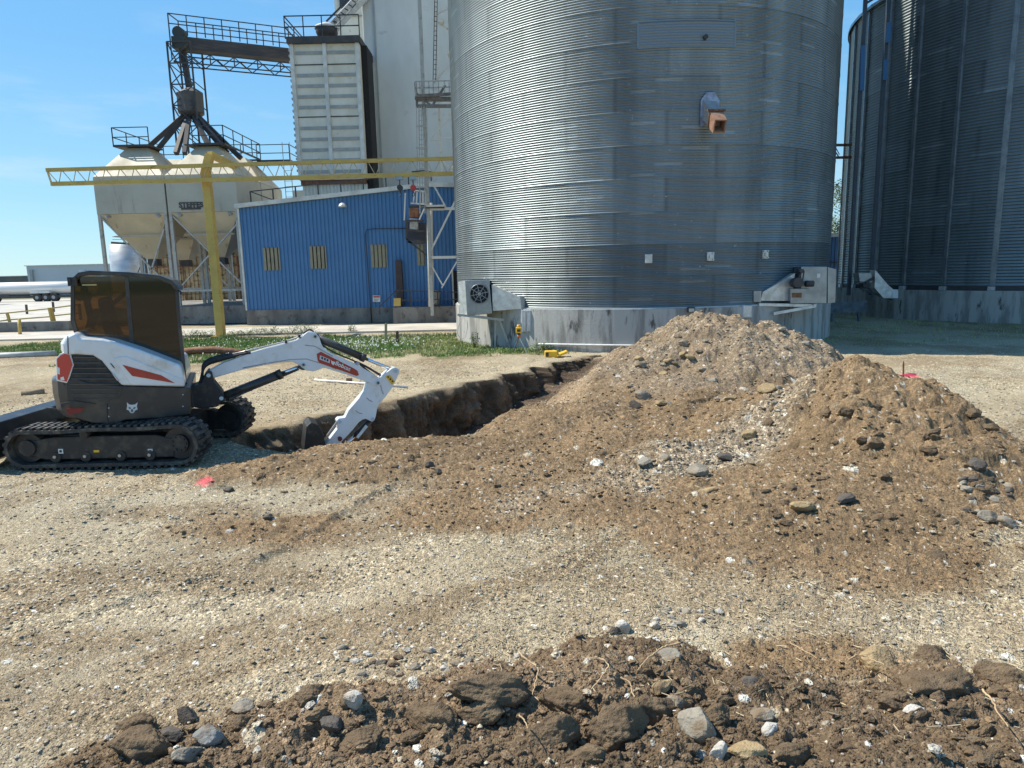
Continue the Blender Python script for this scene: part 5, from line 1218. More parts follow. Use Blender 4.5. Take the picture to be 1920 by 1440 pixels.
def make_track(Y):
    o_, i_ = loop(0), loop(-.045); n = len(o_); mb = MB(); vs = []
    for (x, z) in o_: vs += [(x, Y, z), (x, Y + BW, z)]
    for (x, z) in i_: vs += [(x, Y, z), (x, Y + BW, z)]
    fs = []
    for k in range(n):
        j = (k + 1) % n
        fs += [(2 * k, 2 * j, 2 * j + 1, 2 * k + 1), (2 * n + 2 * k, 2 * n + 2 * k + 1, 2 * n + 2 * j + 1, 2 * n + 2 * j), (2 * k, 2 * n + 2 * k, 2 * n + 2 * j, 2 * j), (2 * k + 1, 2 * j + 1, 2 * n + 2 * j + 1, 2 * n + 2 * k + 1)]
    mb.add(vs, fs)
    # lugs, staggered in two rows
    pts = [Vector((x, 0, z)) for x, z in o_] + [Vector((o_[0][0], 0, o_[0][1]))]; cum = [0]
    for a, b in zip(pts[:-1], pts[1:]): cum.append(cum[-1] + (b - a).length)
    N_ = 62; 
    for q in range(N_):
        for half in (0, 1):
            s_ = cum[-1] * ((q + .5 * half) % N_) / N_; k = max(i for i in range(len(cum)) if cum[i] <= s_ + 1e-9); k = min(k, n - 1)
            t = (s_ - cum[k]) / max(cum[k + 1] - cum[k], 1e-6); p = pts[k].lerp(pts[k + 1], t); d = (pts[k + 1] - pts[k]).normalized(); nrm = Vector((-d.z, 0, d.x))
            c = Vector((tl_.x / 2 + tr_.x / 2, 0, .28)); 
            if nrm.dot(p - c) < 0: nrm = -nrm
            R_ = Matrix((d, Vector((0, 1, 0)), nrm)).transposed()
            mb.box(Vector((p.x, Y + BW * (.26 + .48 * half), p.z)) + nrm * .014, (.042, BW * .46, .034), R=R_)
    tk_ = mb.build('track', EXT, ex)
    zc = TZ0 + .25; xa, xb = tl_.x + rL, tr_.x - rR
    MB().prism([(xa - .02, Y + .09, zc - .11), (xa + .2, Y + .09, zc - .17), (xb - .1, Y + .09, zc - .17), (xb - .05, Y + .09, zc + .06), (xb - .3, Y + .09, zc + .13), (xa + .35, Y + .09, zc + .13), (xa, Y + .09, zc + .08)], (0, .2, 0)).build('track_frame', EXB, tk_, bevel=.015)
    for cx_, r_, nm in ((xa, rL - .055, 'idler_wheel'), (xb, rR - .055, 'drive_sprocket')):
        zz = TZ0 + (rL if nm[0] == 'i' else rR); mb = MB(); mb.tube((cx_, Y + .10, zz), (cx_, Y + .30, zz), r_, 26); mb.tube((cx_, Y + .06, zz), (cx_, Y + .11, zz), r_ * .55, 20)
        if nm[0] == 'd':
            for q in range(9):
                a = q * 2 * math.pi / 9; mb.tube((cx_ + r_ * .42 * math.cos(a), Y + .045, zz + r_ * .42 * math.sin(a)), (cx_ + r_ * .42 * math.cos(a), Y + .07, zz + r_ * .42 * math.sin(a)), .014, 6)
        mb.build(nm, EXB, tk_)
    for q in range(4):
        px = (97, 154, 220, 276)[q] if Y == YN else 97 + q * 60; cx_ = VP(px, 862, YN).x
        w = MB().tube((cx_, Y + .07, TZ0 + .115), (cx_, Y + .33, TZ0 + .115), .065, 18).build('roller', EXB, tk_)
        MB().tube((cx_, Y + .05, TZ0 + .125), (cx_, Y + .08, TZ0 + .125), .020, 10).build('roller_bolt', PIN, tk_)
    MB().tube((xa + .75, Y + .05, TZ1 - .11), (xa + .75, Y + .33, TZ1 - .11), .05, 16).build('carrier_roller', EXB, tk_)
    if Y == YN:
        for (px, py) in ((114, 846), (282, 846)):
            c = VP(px, py, Y + .085); MB().box(c, (.06, .008, .06)).build('white_sticker', WHITE, tk_); MB().box(c + Vector((0, -.006, 0)), (.03, .004, .03)).build('sticker_mark', EXB, tk_)
        MB().box(VP(181, 846, Y + .085), (.07, .008, .03)).build('yellow_sticker', YELL, tk_)
make_track(YN); make_track(YF)
def slab(pts, Y, th, name, m, parent=ex, bevel=.0, ins=None, xc=None, seg=2):
    """outline extruded in depth; with ins the ends are rounded in plan"""
    P_ = [VP(x, y, Y) for x, y in pts]
    if ins is None:
        mb = MB().prism(P_, DEPTH[0] * th); return mb.build(name, m, parent, bevel=bevel, seg=seg)
    xm = min(p.dot(FW) for p in P_); xc = VP(xc, 740, Y).dot(FW) if xc is not None else max(p.dot(FW) for p in P_)
    sl = []
    for t, f in ((0, 1), (.06, .55), (.16, .2), (.3, 0), (.7, 0), (.84, .2), (.94, .55), (1, 1)):
        sl.append([p + FW * (ins * f * max(0, min(1, (xc - p.dot(FW)) / (xc - xm)))) + DEPTH[0] * (th * t) for p in P_])
    n = len(P_); vs = [v for s_ in sl for v in s_]; fs = [tuple(range(n)), tuple(range(len(vs) - 1, len(vs) - n - 1, -1))]
    for k in range(len(sl) - 1):
        for i in range(n):
            j = (i + 1) % n; fs.append((k * n + i, k * n + j, (k + 1) * n + j, (k + 1) * n + i))
    mb = MB(); mb.add(vs, fs); return mb.build(name, m, parent, bevel=bevel, seg=seg)
# the house is swung: everything from here to the bucket is measured in a plane turned by SWING
SWING = math.radians(22); VP0 = VP; FW = Vector((math.cos(SWING), math.sin(SWING), 0)); NW = Vector((-math.sin(SWING), math.cos(SWING), 0))
QH = VP0(215, 740, 8.60)
def VPH(px, py, Y):
    r = ray(px, py); o_ = Vector((0, 0, EYE)); t = ((QH - o_).dot(NW) + (Y - 8.64)) / r.dot(NW); return o_ + r * t
# centre frame under the house
mb = MB(); mb.box(((tl_.x + tr_.x) / 2, 9.4, .34), (1.3, 1.4, .18)); mb.tube(((tl_.x + tr_.x) / 2 + .05, 9.4, .40), ((tl_.x + tr_.x) / 2 + .05, 9.4, .60), .48, 30); mb.build('centre_frame', EXB, ex)
YH = 8.64; TH = 1.62
VP = VPH; DEPTH[0] = NW; RH = Matrix.Rotation(SWING, 3, 'Z')
low = slab([(79, 719), (84, 714), (106, 712), (134, 719), (228, 724), (357, 727), (357, 777), (300, 784), (232, 788), (206, 797), (150, 796), (102, 787), (88, 775), (81, 745)], YH, TH, 'counterweight', EXC, ins=.26, xc=235, bevel=.02)
slab([(104, 712), (107, 668), (136, 664), (176, 666), (210, 700), (228, 724), (222, 746), (206, 753), (140, 753), (128, 742)], YH + .02, TH - .1, 'engine_core', EXB, ins=.05, xc=235)
hood = slab([(101, 646), (111, 633), (138, 624), (150, 634), (190, 636), (216, 641), (263, 656), (310, 674), (338, 685), (344, 706), (347, 726), (227, 723), (208, 699), (190, 677), (174, 667), (135, 665), (112, 667), (102, 664)], YH - .015, TH, 'hood', EXW, ins=.10, xc=160, bevel=.035, seg=3)
# crease on the hood: raised lower flank
slab([(212, 672), (236, 668), (345, 712), (346, 724), (246, 722)], YH - .03, .03, 'flank_panel', EXW, hood, bevel=.012)
slab([(229.5, 684), (302, 703.6), (328, 718.5), (248, 705)], YH - .036, .02, 'red_accent', EXR, hood)
slab([(206, 681), (209, 682), (216, 691), (213, 690)], YH - .022, .02, 'latch', EXB, hood)
slab([(209, 699), (213, 702), (223, 714), (219, 713)], YH - .022, .02, 'handle', GALVL, hood)
MB().bar(VP(127, 630, YH - .018), VP(128, 664, YH - .018), .008).build('panel_gap', EXB, hood)
lamp = slab([(105, 672), (113, 663), (121, 660), (132, 663), (138.5, 684), (126.5, 719), (106, 714)], YH + .0, .06, 'tail_panel', WHITE, bevel=.008)
slab([(107, 673), (114, 666), (121, 663.5), (130, 665.5), (136, 684), (125, 716), (108, 711.5)], YH - .008, .02, 'red_lens', mat('tail_red', (.55, .05, .035), .3, coat=.4), lamp)
slab([(107, 688), (112, 690), (112, 702), (107, 701)], YH - .014, .01, 'white_mark', WHITE, lamp); slab([(113, 708), (119, 706), (121, 713), (114, 713)], YH - .014, .01, 'white_mark', WHITE, lamp)
mb = MB()
xl_ = [(137, 671, 178), (137, 681, 189), (136, 691, 199), (134, 701, 206), (133, 711, 214), (131, 721, 222), (132, 731, 224), (134, 740, 221), (138, 748, 212)]
for (a, y, b) in xl_: mb.prism([VP(a, y - 3, YH + .03), VP(b, y - 3, YH + .03), VP(b, y - 1.2, YH - .01), VP(a, y - 1.2, YH - .01)], NW * .008 + Vector((0, 0, -.012)))
mb.build('grille_louvres', mat('louvre_plastic', (.085, .088, .095), .3), ex)
slab([(224, 726), (230, 729), (222, 748), (207, 757), (205, 752), (220, 745)], YH - .012, .03, 'grille_edge', EXC)
slab([(112, 757), (138, 752), (180, 758), (150, 760)], YH - .03, .05, 'step_ledge', EXC, low)
slab([(85, 764), (98, 765), (104, 768), (88, 767)], YH + .06, .05, 'step_ledge', EXC, low)
slab([(124, 766), (158, 765), (152, 773), (128, 778)], YH - .008, .01, 'dark_red_decal', mat('faded_red', (.20, .015, .012), .5), low)
MB().bar(VP(201, 757, YH - .003), VP(202, 796, YH - .003), .012).build('panel_gap', EXB, low)
for (px, py) in ((204, 765), (204, 781), (343, 740), (343, 762)): MB().tube(VP(px, py, YH - .01), VP(px, py, YH + .01), .009, 8).build('bolt', PIN, low)
# lynx head emblem
em = lambda pts, nm, m, dy=0: slab([(247.5 + x * .95, 765 + y * .95) for x, y in pts], YH - .008 - dy, .01, nm, m, low)
em([(-10, -11), (-6, -7), (0, -6), (6, -7), (11, -11), (9.5, -4), (11, 3), (6, 5), (4, 9), (0, 10.5), (-4, 9), (-6, 5), (-11, 3), (-9.5, -4)], 'emblem', WHITE)
em([(-7, -2), (-2, 0), (-3, 1.6), (-6, 1)], 'emblem_eye', EXB, .005); em([(7, -2), (2, 0), (3, 1.6), (6, 1)], 'emblem_eye', EXB, .005); em([(-2.5, 3), (2.5, 3), (1, 6), (3, 7.5), (-3, 7.5), (-1, 6)], 'emblem_nose', EXB, .005)
# cab
YC = 8.98; CT = .98
roof_ = slab([(132.5, 532), (135, 521), (146, 510.5), (166, 507), (240, 510), (298, 516), (322, 525), (333, 537), (335, 546), (329, 546), (320, 534), (296, 524), (240, 518), (166, 516), (149, 519), (140, 531)], YC - .03, CT + .06, 'cab_roof', EXC, bevel=.015)
def pillar(a, b, w, Y=YC, nm='cab_pillar', th=.07, m=EXB):
    return MB().bar(VP(*a, Y), VP(*b, Y), w, th).build(nm, m, ex, bevel=.008)
for Yp in (YC + .02, YC + CT - .04):
    slab([(132.5, 528), (139, 528), (139.5, 600), (146, 622), (155, 635), (149, 637), (139, 625), (132, 603)], Yp, .06, 'cab_pillar', EXC)
    slab([(328, 538), (335, 542), (338, 595), (344, 650), (351, 724), (346, 724), (338, 655), (332, 600)], Yp, .06, 'cab_pillar', EXC)
slab([(233, 515), (240, 515), (252, 652), (244, 650)], YC + .02, .05, 'cab_pillar', EXC)
slab([(148, 628), (190, 631), (216, 636), (263, 650), (310, 668), (340, 680), (349, 724), (338, 690), (310, 676), (263, 658), (216, 643), (190, 638), (152, 637)], YC + .0, .08, 'cab_sill', EXC)
slab([(139, 519), (235, 517), (246, 649), (216, 640), (190, 635), (155, 633), (146, 622), (139, 600)], YC + .035, .012, 'rear_side_window', GL_A)
slab([(239, 518), (296, 524), (320, 534), (330, 545), (334, 600), (340, 655), (346, 716), (338, 684), (310, 672), (263, 654), (250, 650)], YC + .035, .012, 'door_window', GL_D)
slab([(239, 518), (296, 524), (320, 534), (330, 545), (334, 600), (340, 655), (346, 716), (338, 684), (310, 672), (263, 654), (250, 650)], YC + CT - .05, .012, 'far_window', GL_D)
# inside
slab([(152, 634), (344, 716), (344, 724), (150, 660)], YC + .08, CT - .2, 'cab_floor', EXB)
st_p = slab([(182, 560), (200, 556), (212, 600), (222, 632), (262, 636), (262, 655), (205, 650), (190, 610)], YC + .3, .45, 'seat', mat('seat_vinyl', (.025, .025, .028), .6), bevel=.03)
slab([(170, 540), (184, 538), (186, 556), (176, 560)], YC + .4, .26, 'headrest', EXB, bevel=.02) if False else None
for a, b, w in (((172, 602), (236, 550), .075), ((155, 528), (172, 604), .07), ((172, 600), (164, 632), .09), ((160, 630), (196, 628), .08)): MB().bar(VP(*a, YC + .82), VP(*b, YC + .82), w, .05).build('rear_frame', EXB, ex)
mb = MB(); mb.bar(VP(285, 590, YC + .5), VP(292, 640, YC + .5), .03); mb.box(VP(284, 586, YC + .5), (.05, .05, .1), R=RH); mb.build('control_lever', EXB, ex)
MB().ppx([(300, 560), (326, 565), (330, 600), (303, 596)], YC + .7, .03).build('display', EXB, ex)
mb = MB(); mb.box(VP(136, 528, YC - .05), (.10, .06, .11), R=RH); mb.tube(VP(131, 528, YC - .05), VP(134, 528, YC - .05), .05, 12); mb.build('work_lamp', EXB, ex)
mb = MB(); mb.box(VP(156, 508, YC + .2), (.08, .06, .03)); mb.build('roof_light', WHITE, roof_)
mb = MB(); mb.path([VP(333, 545, YC + .02), VP(338, 546, YC - .06), VP(339, 552, YC - .08)], .012, 6); mb.build('grab_rail', EXB, ex)
MB().ppx([(154, 533.5), (181, 533.2), (181, 535), (154, 535.3)], YC + .022, .004).build('window_sticker', mat('pale_yellow_sticker', (.6, .55, .25), .5), ex)
# swing bracket and boom
YM = 9.28
br_ = slab([(384, 703), (390, 695), (397, 697), (402, 716), (419, 737), (421, 749), (407, 763), (379, 767), (354, 762), (354, 727), (376, 719)], YM - .05, .34, 'swing_bracket', EXB, bevel=.015)
MB().box(VP(352, 744, YM) + NW * .1, (.16, .4, .3), R=RH).build('swing_post', EXB, br_, bevel=.02)
for (px, py) in ((391, 704), (415, 747)): MB().tube(VP(px, py, YM - .075), VP(px, py, YM + .32), .028, 14).build('pin', PIN, br_)
boom = slab([(391, 696), (420, 680), (462, 664.5), (498, 654), (533, 645), (556, 639), (565, 633), (571, 626.5), (577, 622), (587, 622.5), (593, 625), (599, 632.6), (602, 643), (606, 651), (624, 664.5), (660.5, 680), (685, 692.6), (703, 703), (712, 712), (714, 719), (709, 724), (701, 723), (692, 718), (648, 702), (606.6, 689), (599, 693), (589.5, 696.5), (575, 695), (567, 690), (560, 684), (548, 678.5), (525, 680), (501, 684), (452, 694), (401, 709), (392, 706)], YM + .02, .20, 'boom', EXW, bevel=.012)
slab([(548, 660), (573, 648), (592, 650), (610, 664), (618, 672), (600, 672), (580, 666), (560, 668)], YM + .016, .01, 'side_plate', EXW, boom, bevel=.003) if False else None
mb = MB(); wl = [(455, 690), (500, 681), (545, 674), (575, 673), (604, 682), (630, 692)]; mb.path([VP(x, y, YM + .018) for x, y in wl], .006, 5); 
wl = [(572, 647), (590, 649), (606, 658), (624, 668)]; mb.path([VP(x, y, YM + .018) for x, y in wl], .006, 5); mb.build('weld_seam', PIN, boom)
dec = slab([(594, 663.7), (601.7, 659.6), (664, 691), (670.5, 695.5), (673, 703), (669, 705), (598.5, 680), (596, 676)], YM + .012, .006, 'red_decal', EXR, boom)
slab([(600, 666), (619, 674), (618, 681), (599, 674)], YM + .008, .006, 'white_field', mat('field_grey', (.55, .56, .58), .4), dec)
for k in range(3): slab([(603 + k * 5, 668.5 + k * 2.1), (606 + k * 5, 669.8 + k * 2.1), (605.4 + k * 5, 674 + k * 2.1), (602.4 + k * 5, 672.7 + k * 2.1)], YM + .004, .005, 'field_digit', EXB, dec)
sl_ = (VP(660, 694.5, YM) - VP(628, 680, YM)).normalized(); up_ = Vector((-sl_.z, 0, sl_.x))
if up_.z < 0: up_ = -up_
text('Bobcat', .088, VP(643, 686.8, YM + .008), sl_, up_, .003, WHITE, 'lettering', dec, .002)
slab([(620.5, 675), (623, 677), (626, 678), (629, 678.5), (627.5, 682), (625, 685), (621.5, 681.5)], YM + .006, .006, 'emblem', WHITE, dec)
for (px, py) in ((591, 631), (569, 684), (709, 718)): 
    MB().tube(VP(px, py, YM - .01), VP(px, py, YM + .25), .030, 16).build('pin', PIN, boom); MB().tube(VP(px, py, YM - .018), VP(px, py, YM + .0), .018, 10).build('pin_cap', EXC, boom)
# boom cylinder
def ram(a, m_, b, r1, r2, Y, nm='hydraulic_cylinder', par=ex):
    c = MB().tube(VP(*a, Y), VP(*m_, Y), r1, 18).build(nm, EXC, par); MB().tube(VP(*m_, Y), VP(*b, Y), r2, 14).build('rod', CHROME, c)
    d = (VP(*b, Y) - VP(*a, Y)).normalized(); MB().tube(VP(*m_, Y) - d * .06, VP(*m_, Y) + d * .012, r1 * 1.12, 18).build('gland', EXC, c)
    for p in (a, b): MB().tube(VP(*p, Y - .06), VP(*p, Y + .06), r1 * .95, 14).build('eye', EXC, c)
    return c
c1 = ram((416, 745), (527, 701), (568, 686), .068, .034, YM + .10)
MB().bar(VP(430, 748, YM + .06), VP(560, 692, YM + .06), .035, .03).build('guard', EXB, c1)
c2 = ram((592, 632), (683, 671.5), (742, 696), .058, .027, YM + .12)
# stick
stick = slab([(689, 719), (700, 715), (709, 711), (722, 700), (734, 691), (741, 688.5), (748, 692), (749.5, 698), (744, 710), (736, 726), (722.5, 745), (710, 759.6), (707, 768), (705, 780), (702.5, 788), (698, 791), (693, 789), (686, 785.5), (680, 787), (673, 792), (660, 808), (640, 829), (606, 868), (596, 866), (590, 858), (613, 831), (633, 805), (633, 797), (631, 789), (635, 784.5), (647, 783), (654, 769), (683, 735)], YM + .03, .18, 'stick', EXW, bevel=.010)
slab([(722.5, 706), (731, 702.5), (741, 716), (735, 721.5)], YM + .022, .006, 'yellow_decal', YELL, stick); 
for k in range(3): slab([(726 + k * 4, 706 + k * 4), (728.5 + k * 4, 705 + k * 4), (730 + k * 4, 708 + k * 4), (727.5 + k * 4, 709 + k * 4)], YM + .018, .005, 'decal_mark', EXC, stick)
em2 = [(633, 820), (637, 818), (641, 820), (642, 824), (638, 828), (634, 826)]; slab(em2, YM + .022, .006, 'red_emblem', mat('dark_emblem', (.16, .03, .03), .5), stick)
for (px, py) in ((743, 696), (699, 786), (637, 791)): MB().tube(VP(px, py, YM + .0), VP(px, py, YM + .24), .026, 14).build('pin', PIN, stick)
mb = MB()
for pts in (((714, 722), (716, 732), (719, 739)), ((688, 746), (692, 750), (698, 753)), ((667, 770), (672, 774), (679, 776))): mb.path([VP(*p, YM + .026) for p in pts], .006, 5)
mb.build('grease_line', PIN, stick)
c3 = ram((697, 786), (668, 815), (628, 852), .045, .024, YM + .12, 'bucket_cylinder')
slab([(686, 797), (690, 800), (672, 822), (668, 820)], YM + .03, .03, 'sticker', WHITE, c3)
lk = MB().bar(VP(633, 790, YM + .05), VP(606, 828, YM + .05), .035, .03).build('link_rod', PIN, ex); MB().bar(VP(606, 828, YM + .12), VP(586, 862, YM + .12), .05, .1).build('link_arm', EXB, lk)
# bucket
bk_p = [(575, 800), (583, 792), (597, 797), (606, 812), (612, 840), (640, 862), (636, 880), (598, 900), (578, 880), (570, 845)]
buc = slab(bk_p, YM - .14, .5, 'bucket', mat('worn_bucket_steel', (.03, .028, .026), .5, .3, c2=(.09, .075, .06), ns=9, lo=.5, hi=.7), bevel=.01)
for k in range(4): MB().prism([VP(634, 868, YM - .12 + k * .13), VP(642, 862, YM - .12 + k * .13), VP(660, 880, YM - .12 + k * .13)], NW * .07).build('tooth', PIN, buc)
# hoses
def hose(pts, Y, r=.016, nm='hose', par=ex):
    P_ = [VP(*p, Y) for p in pts]; out = []
    for i in range(len(P_) - 1):
        p0 = P_[max(i - 1, 0)]; p1 = P_[i]; p2 = P_[i + 1]; p3 = P_[min(i + 2, len(P_) - 1)]
        for k in range(6):
            t = k / 6; out.append(.5 * ((2 * p1) + (p2 - p0) * t + (2 * p0 - 5 * p1 + 4 * p2 - p3) * t * t + (3 * p1 - p0 - 3 * p2 + p3) * t ** 3))
    out.append(P_[-1]); return MB().path(out, r, 8).build(nm, BLACK, par)
for k, (dy, yo) in enumerate(((0, 0), (.05, 3), (.10, 6), (.14, -3))):
    hose([(356, 735 - yo), (372, 722), (379, 706 - yo), (381, 690 - yo), (391, 680 - yo), (412, 673 - yo), (438, 667 - yo * .6), (470, 661)], YM + .02 + dy, .017)
for k in range(3): hose([(355, 750 + k * 6), (368, 744 + k * 4), (378, 752 + k * 3), (384, 758)], YM - .03 + k * .05, .014)
mb = MB()
for dy in (.03, .08): mb.path([VP(x, y, YM + .02 + dy) for x, y in ((436, 664), (470, 656), (533, 641), (556, 633), (566, 627))], .011, 6)
mb.build('steel_lines', PIN, boom)
for (px, py) in ((536, 640), (462, 659), (561, 630)): MB().box(VP(px, py, YM + .08), (.03, .12, .04), R=RH).build('line_clamp', EXB, boom)
hose([(568, 625), (580, 618), (588, 623), (596, 640), (625, 660), (660, 675), (690, 690), (716, 706)], YM + .1, .012, par=boom)
hose([(664, 680), (675, 684), (692, 697), (708, 709)], YM + .06, .013, par=boom); hose([(668, 678), (685, 686), (702, 696), (718, 705)], YM + .16, .013, par=boom)
mb = MB(); mb.box(VP(670, 682, YM + .1), (.05, .12, .04), R=RH); mb.tube(VP(664, 683, YM + .04), VP(672, 679, YM + .04), .014, 8); mb.build('hose_fitting', PIN, boom)
# blade behind
VP = VP0; DEPTH[0] = Vector((0, 1, 0))
b0 = VP(-15, 838, 8.9); mb = MB(); 
for Yb in (8.95, 9.75): mb.bar(VP(-12, 836, Yb), VP(112, 792, Yb), .07, .12)
mb.build('blade_arm', EXB, ex)
slab([(-60, 795), (-30, 800), (-14, 830), (-22, 866), (-60, 884), (-40, 860), (-36, 830)], YN - .05, 2.05, 'blade', EXC, bevel=.01)
MB().bar(VP(98, 808, 8.85), VP(125, 793, 8.85), .05, .015).build('steel_shine', GALVL, ex)  # pale strip stands in for the shine on the blade steel
# ---------------------------------------------------------------- stones, clods
def ico(sub):
    bm = bmesh.new(); bmesh.ops.create_icosphere(bm, subdivisions=sub, radius=1)
    v = np.array([p.co[:] for p in bm.verts]); f = np.array([[q.index for q in p.verts] for p in bm.faces]); bm.free(); return v, f
ICO = {k: ico(k) for k in (1, 2, 4, 5)}
def n3(p, s): return vn(p[:, 0] + p[:, 2] * .7, p[:, 1] - p[:, 2] * .6 + 3.1 * p[:, 2], s) - .5
def rock_shape(sub, seed, facets=14, rough=.08, flat=.6, soft=.3):
    v, f = ICO[sub]; r_ = np.random.RandomState(seed); N = r_.normal(size=(facets, 3)); N /= np.linalg.norm(N, axis=1)[:, None]
    d = r_.uniform(.55, 1.0, facets); dots = v @ N.T; rad = np.min(np.where(dots > .05, d[None, :] / np.maximum(dots, .05), 9), axis=1); rad = np.minimum(rad, 1.02)
    rad = rad * (1 - soft) + soft * .85
    p = v * rad[:, None]; a, b = vn_pair(p, seed)
    p = p * (1 + rough * a + rough * .5 * b)[:, None]; p[:, 2] *= flat; p[:, 1] *= r_.uniform(.6, .95); return p, f
def vn_pair(p, s):
    q = p * 2.6 + 50; a = (vn(q[:, 0], q[:, 1], s) + vn(q[:, 1] + 9, q[:, 2], s + 1) + vn(q[:, 2], q[:, 0] + 4, s + 2)) / 1.5 - 1
    q = p * 8 + 50; b = (vn(q[:, 0], q[:, 1], s + 3) + vn(q[:, 1] + 9, q[:, 2], s + 4) + vn(q[:, 2], q[:, 0] + 4, s + 5)) / 1.5 - 1
    q = p * 22 + 50; c = (vn(q[:, 0], q[:, 1], s + 6) + vn(q[:, 1] + 9, q[:, 2], s + 7) + vn(q[:, 2], q[:, 0] + 4, s + 8)) / 1.5 - 1
    return a, b + .6 * c
RM = {
 'soil': mat('soil_clod', (.18, .130, .083), .95, c2=(.13, .094, .060), ns=9, bump=.9, bs=70, c3=(.23, .17, .105), ns3=4, spec=.1),
 'dark': mat('dark_stone', (.085, .075, .065), .85, c2=(.13, .11, .09), ns=12, bump=.5, bs=60, spec=.2),
 'grey': mat('grey_stone', (.22, .195, .155), .85, c2=(.34, .31, .25), ns=10, bump=.5, bs=60, c3=(.19, .14, .09), ns3=5, lo3=.48, hi3=.6, spec=.2),
 'white': mat('white_limestone', (.50, .48, .43), .85, c2=(.40, .37, .31), ns=14, bump=.5, bs=60, c3=(.24, .18, .12), ns3=6, lo3=.50, hi3=.62, spec=.2),
 'tan': mat('tan_sandstone', (.36, .27, .15), .9, c2=(.26, .19, .11), ns=9, bump=.6, bs=60, c3=(.15, .11, .07), ns3=6, spec=.15),
 'blue': mat('blue_grey_stone', (.21, .22, .21), .85, c2=(.31, .31, .29), ns=9, bump=.5, bs=60, c3=(.14, .11, .08), ns3=6, spec=.2)}
SHAPES = {}
def rock_mesh(kind, k):
    key = (kind, k)
    if key not in SHAPES:
        soft = .22 if kind == 'soil' else .10
        p, f = rock_shape(5 if kind == 'soil' and k > 9 else 4, 40 + k * 7 + len(kind), 18 + k % 5, .24 if kind == 'soil' else .11, .62 + .1 * (k % 3), soft)
        me = bpy.data.meshes.new('rock'); me.vertices.add(len(p)); me.vertices.foreach_set('co', p.astype(np.float32).ravel())
        me.loops.add(f.size); me.loops.foreach_set('vertex_index', f.ravel().astype(np.int32)); me.polygons.add(len(f)); me.polygons.foreach_set('loop_start', np.arange(0, f.size, 3, dtype=np.int32))
        me.polygons.foreach_set('use_smooth', np.full(len(f), kind == 'soil')); me.update(calc_edges=True); me.materials.append(RM[kind]); SHAPES[key] = me
    return SHAPES[key]
def place_rock(px, py, wpx, kind, label, group=None, k=None, hz=1.0, rot=None, sink=.25, ar=None):
    if kind == 'soil': sink += .17; hz *= .92
    p = hit(px, py); dist = (p - Vector((0, 0, EYE))).length; r = wpx / 2 * dist / 1350 
    rnd = random.Random(int(px * 13 + py)); k = rnd.randrange(8) if k is None else k
    nm = 'dirt_clod' if kind == 'soil' else 'rock'
    o = bpy.data.objects.new(nm, rock_mesh(kind, k)); S.collection.objects.link(o)
    o.scale = (r * 1.12, r * (ar or 1.0), r * hz); o.location = (p.x, p.y, p.z + r * hz * (.6 - sink)); o.rotation_euler = (rnd.uniform(-.3, .3), rnd.uniform(-.3, .3), rnd.uniform(-.5, .5) if rot is None else rot)
    tag(o, label, 'dirt clod' if kind == 'soil' else 'rock', group); return o
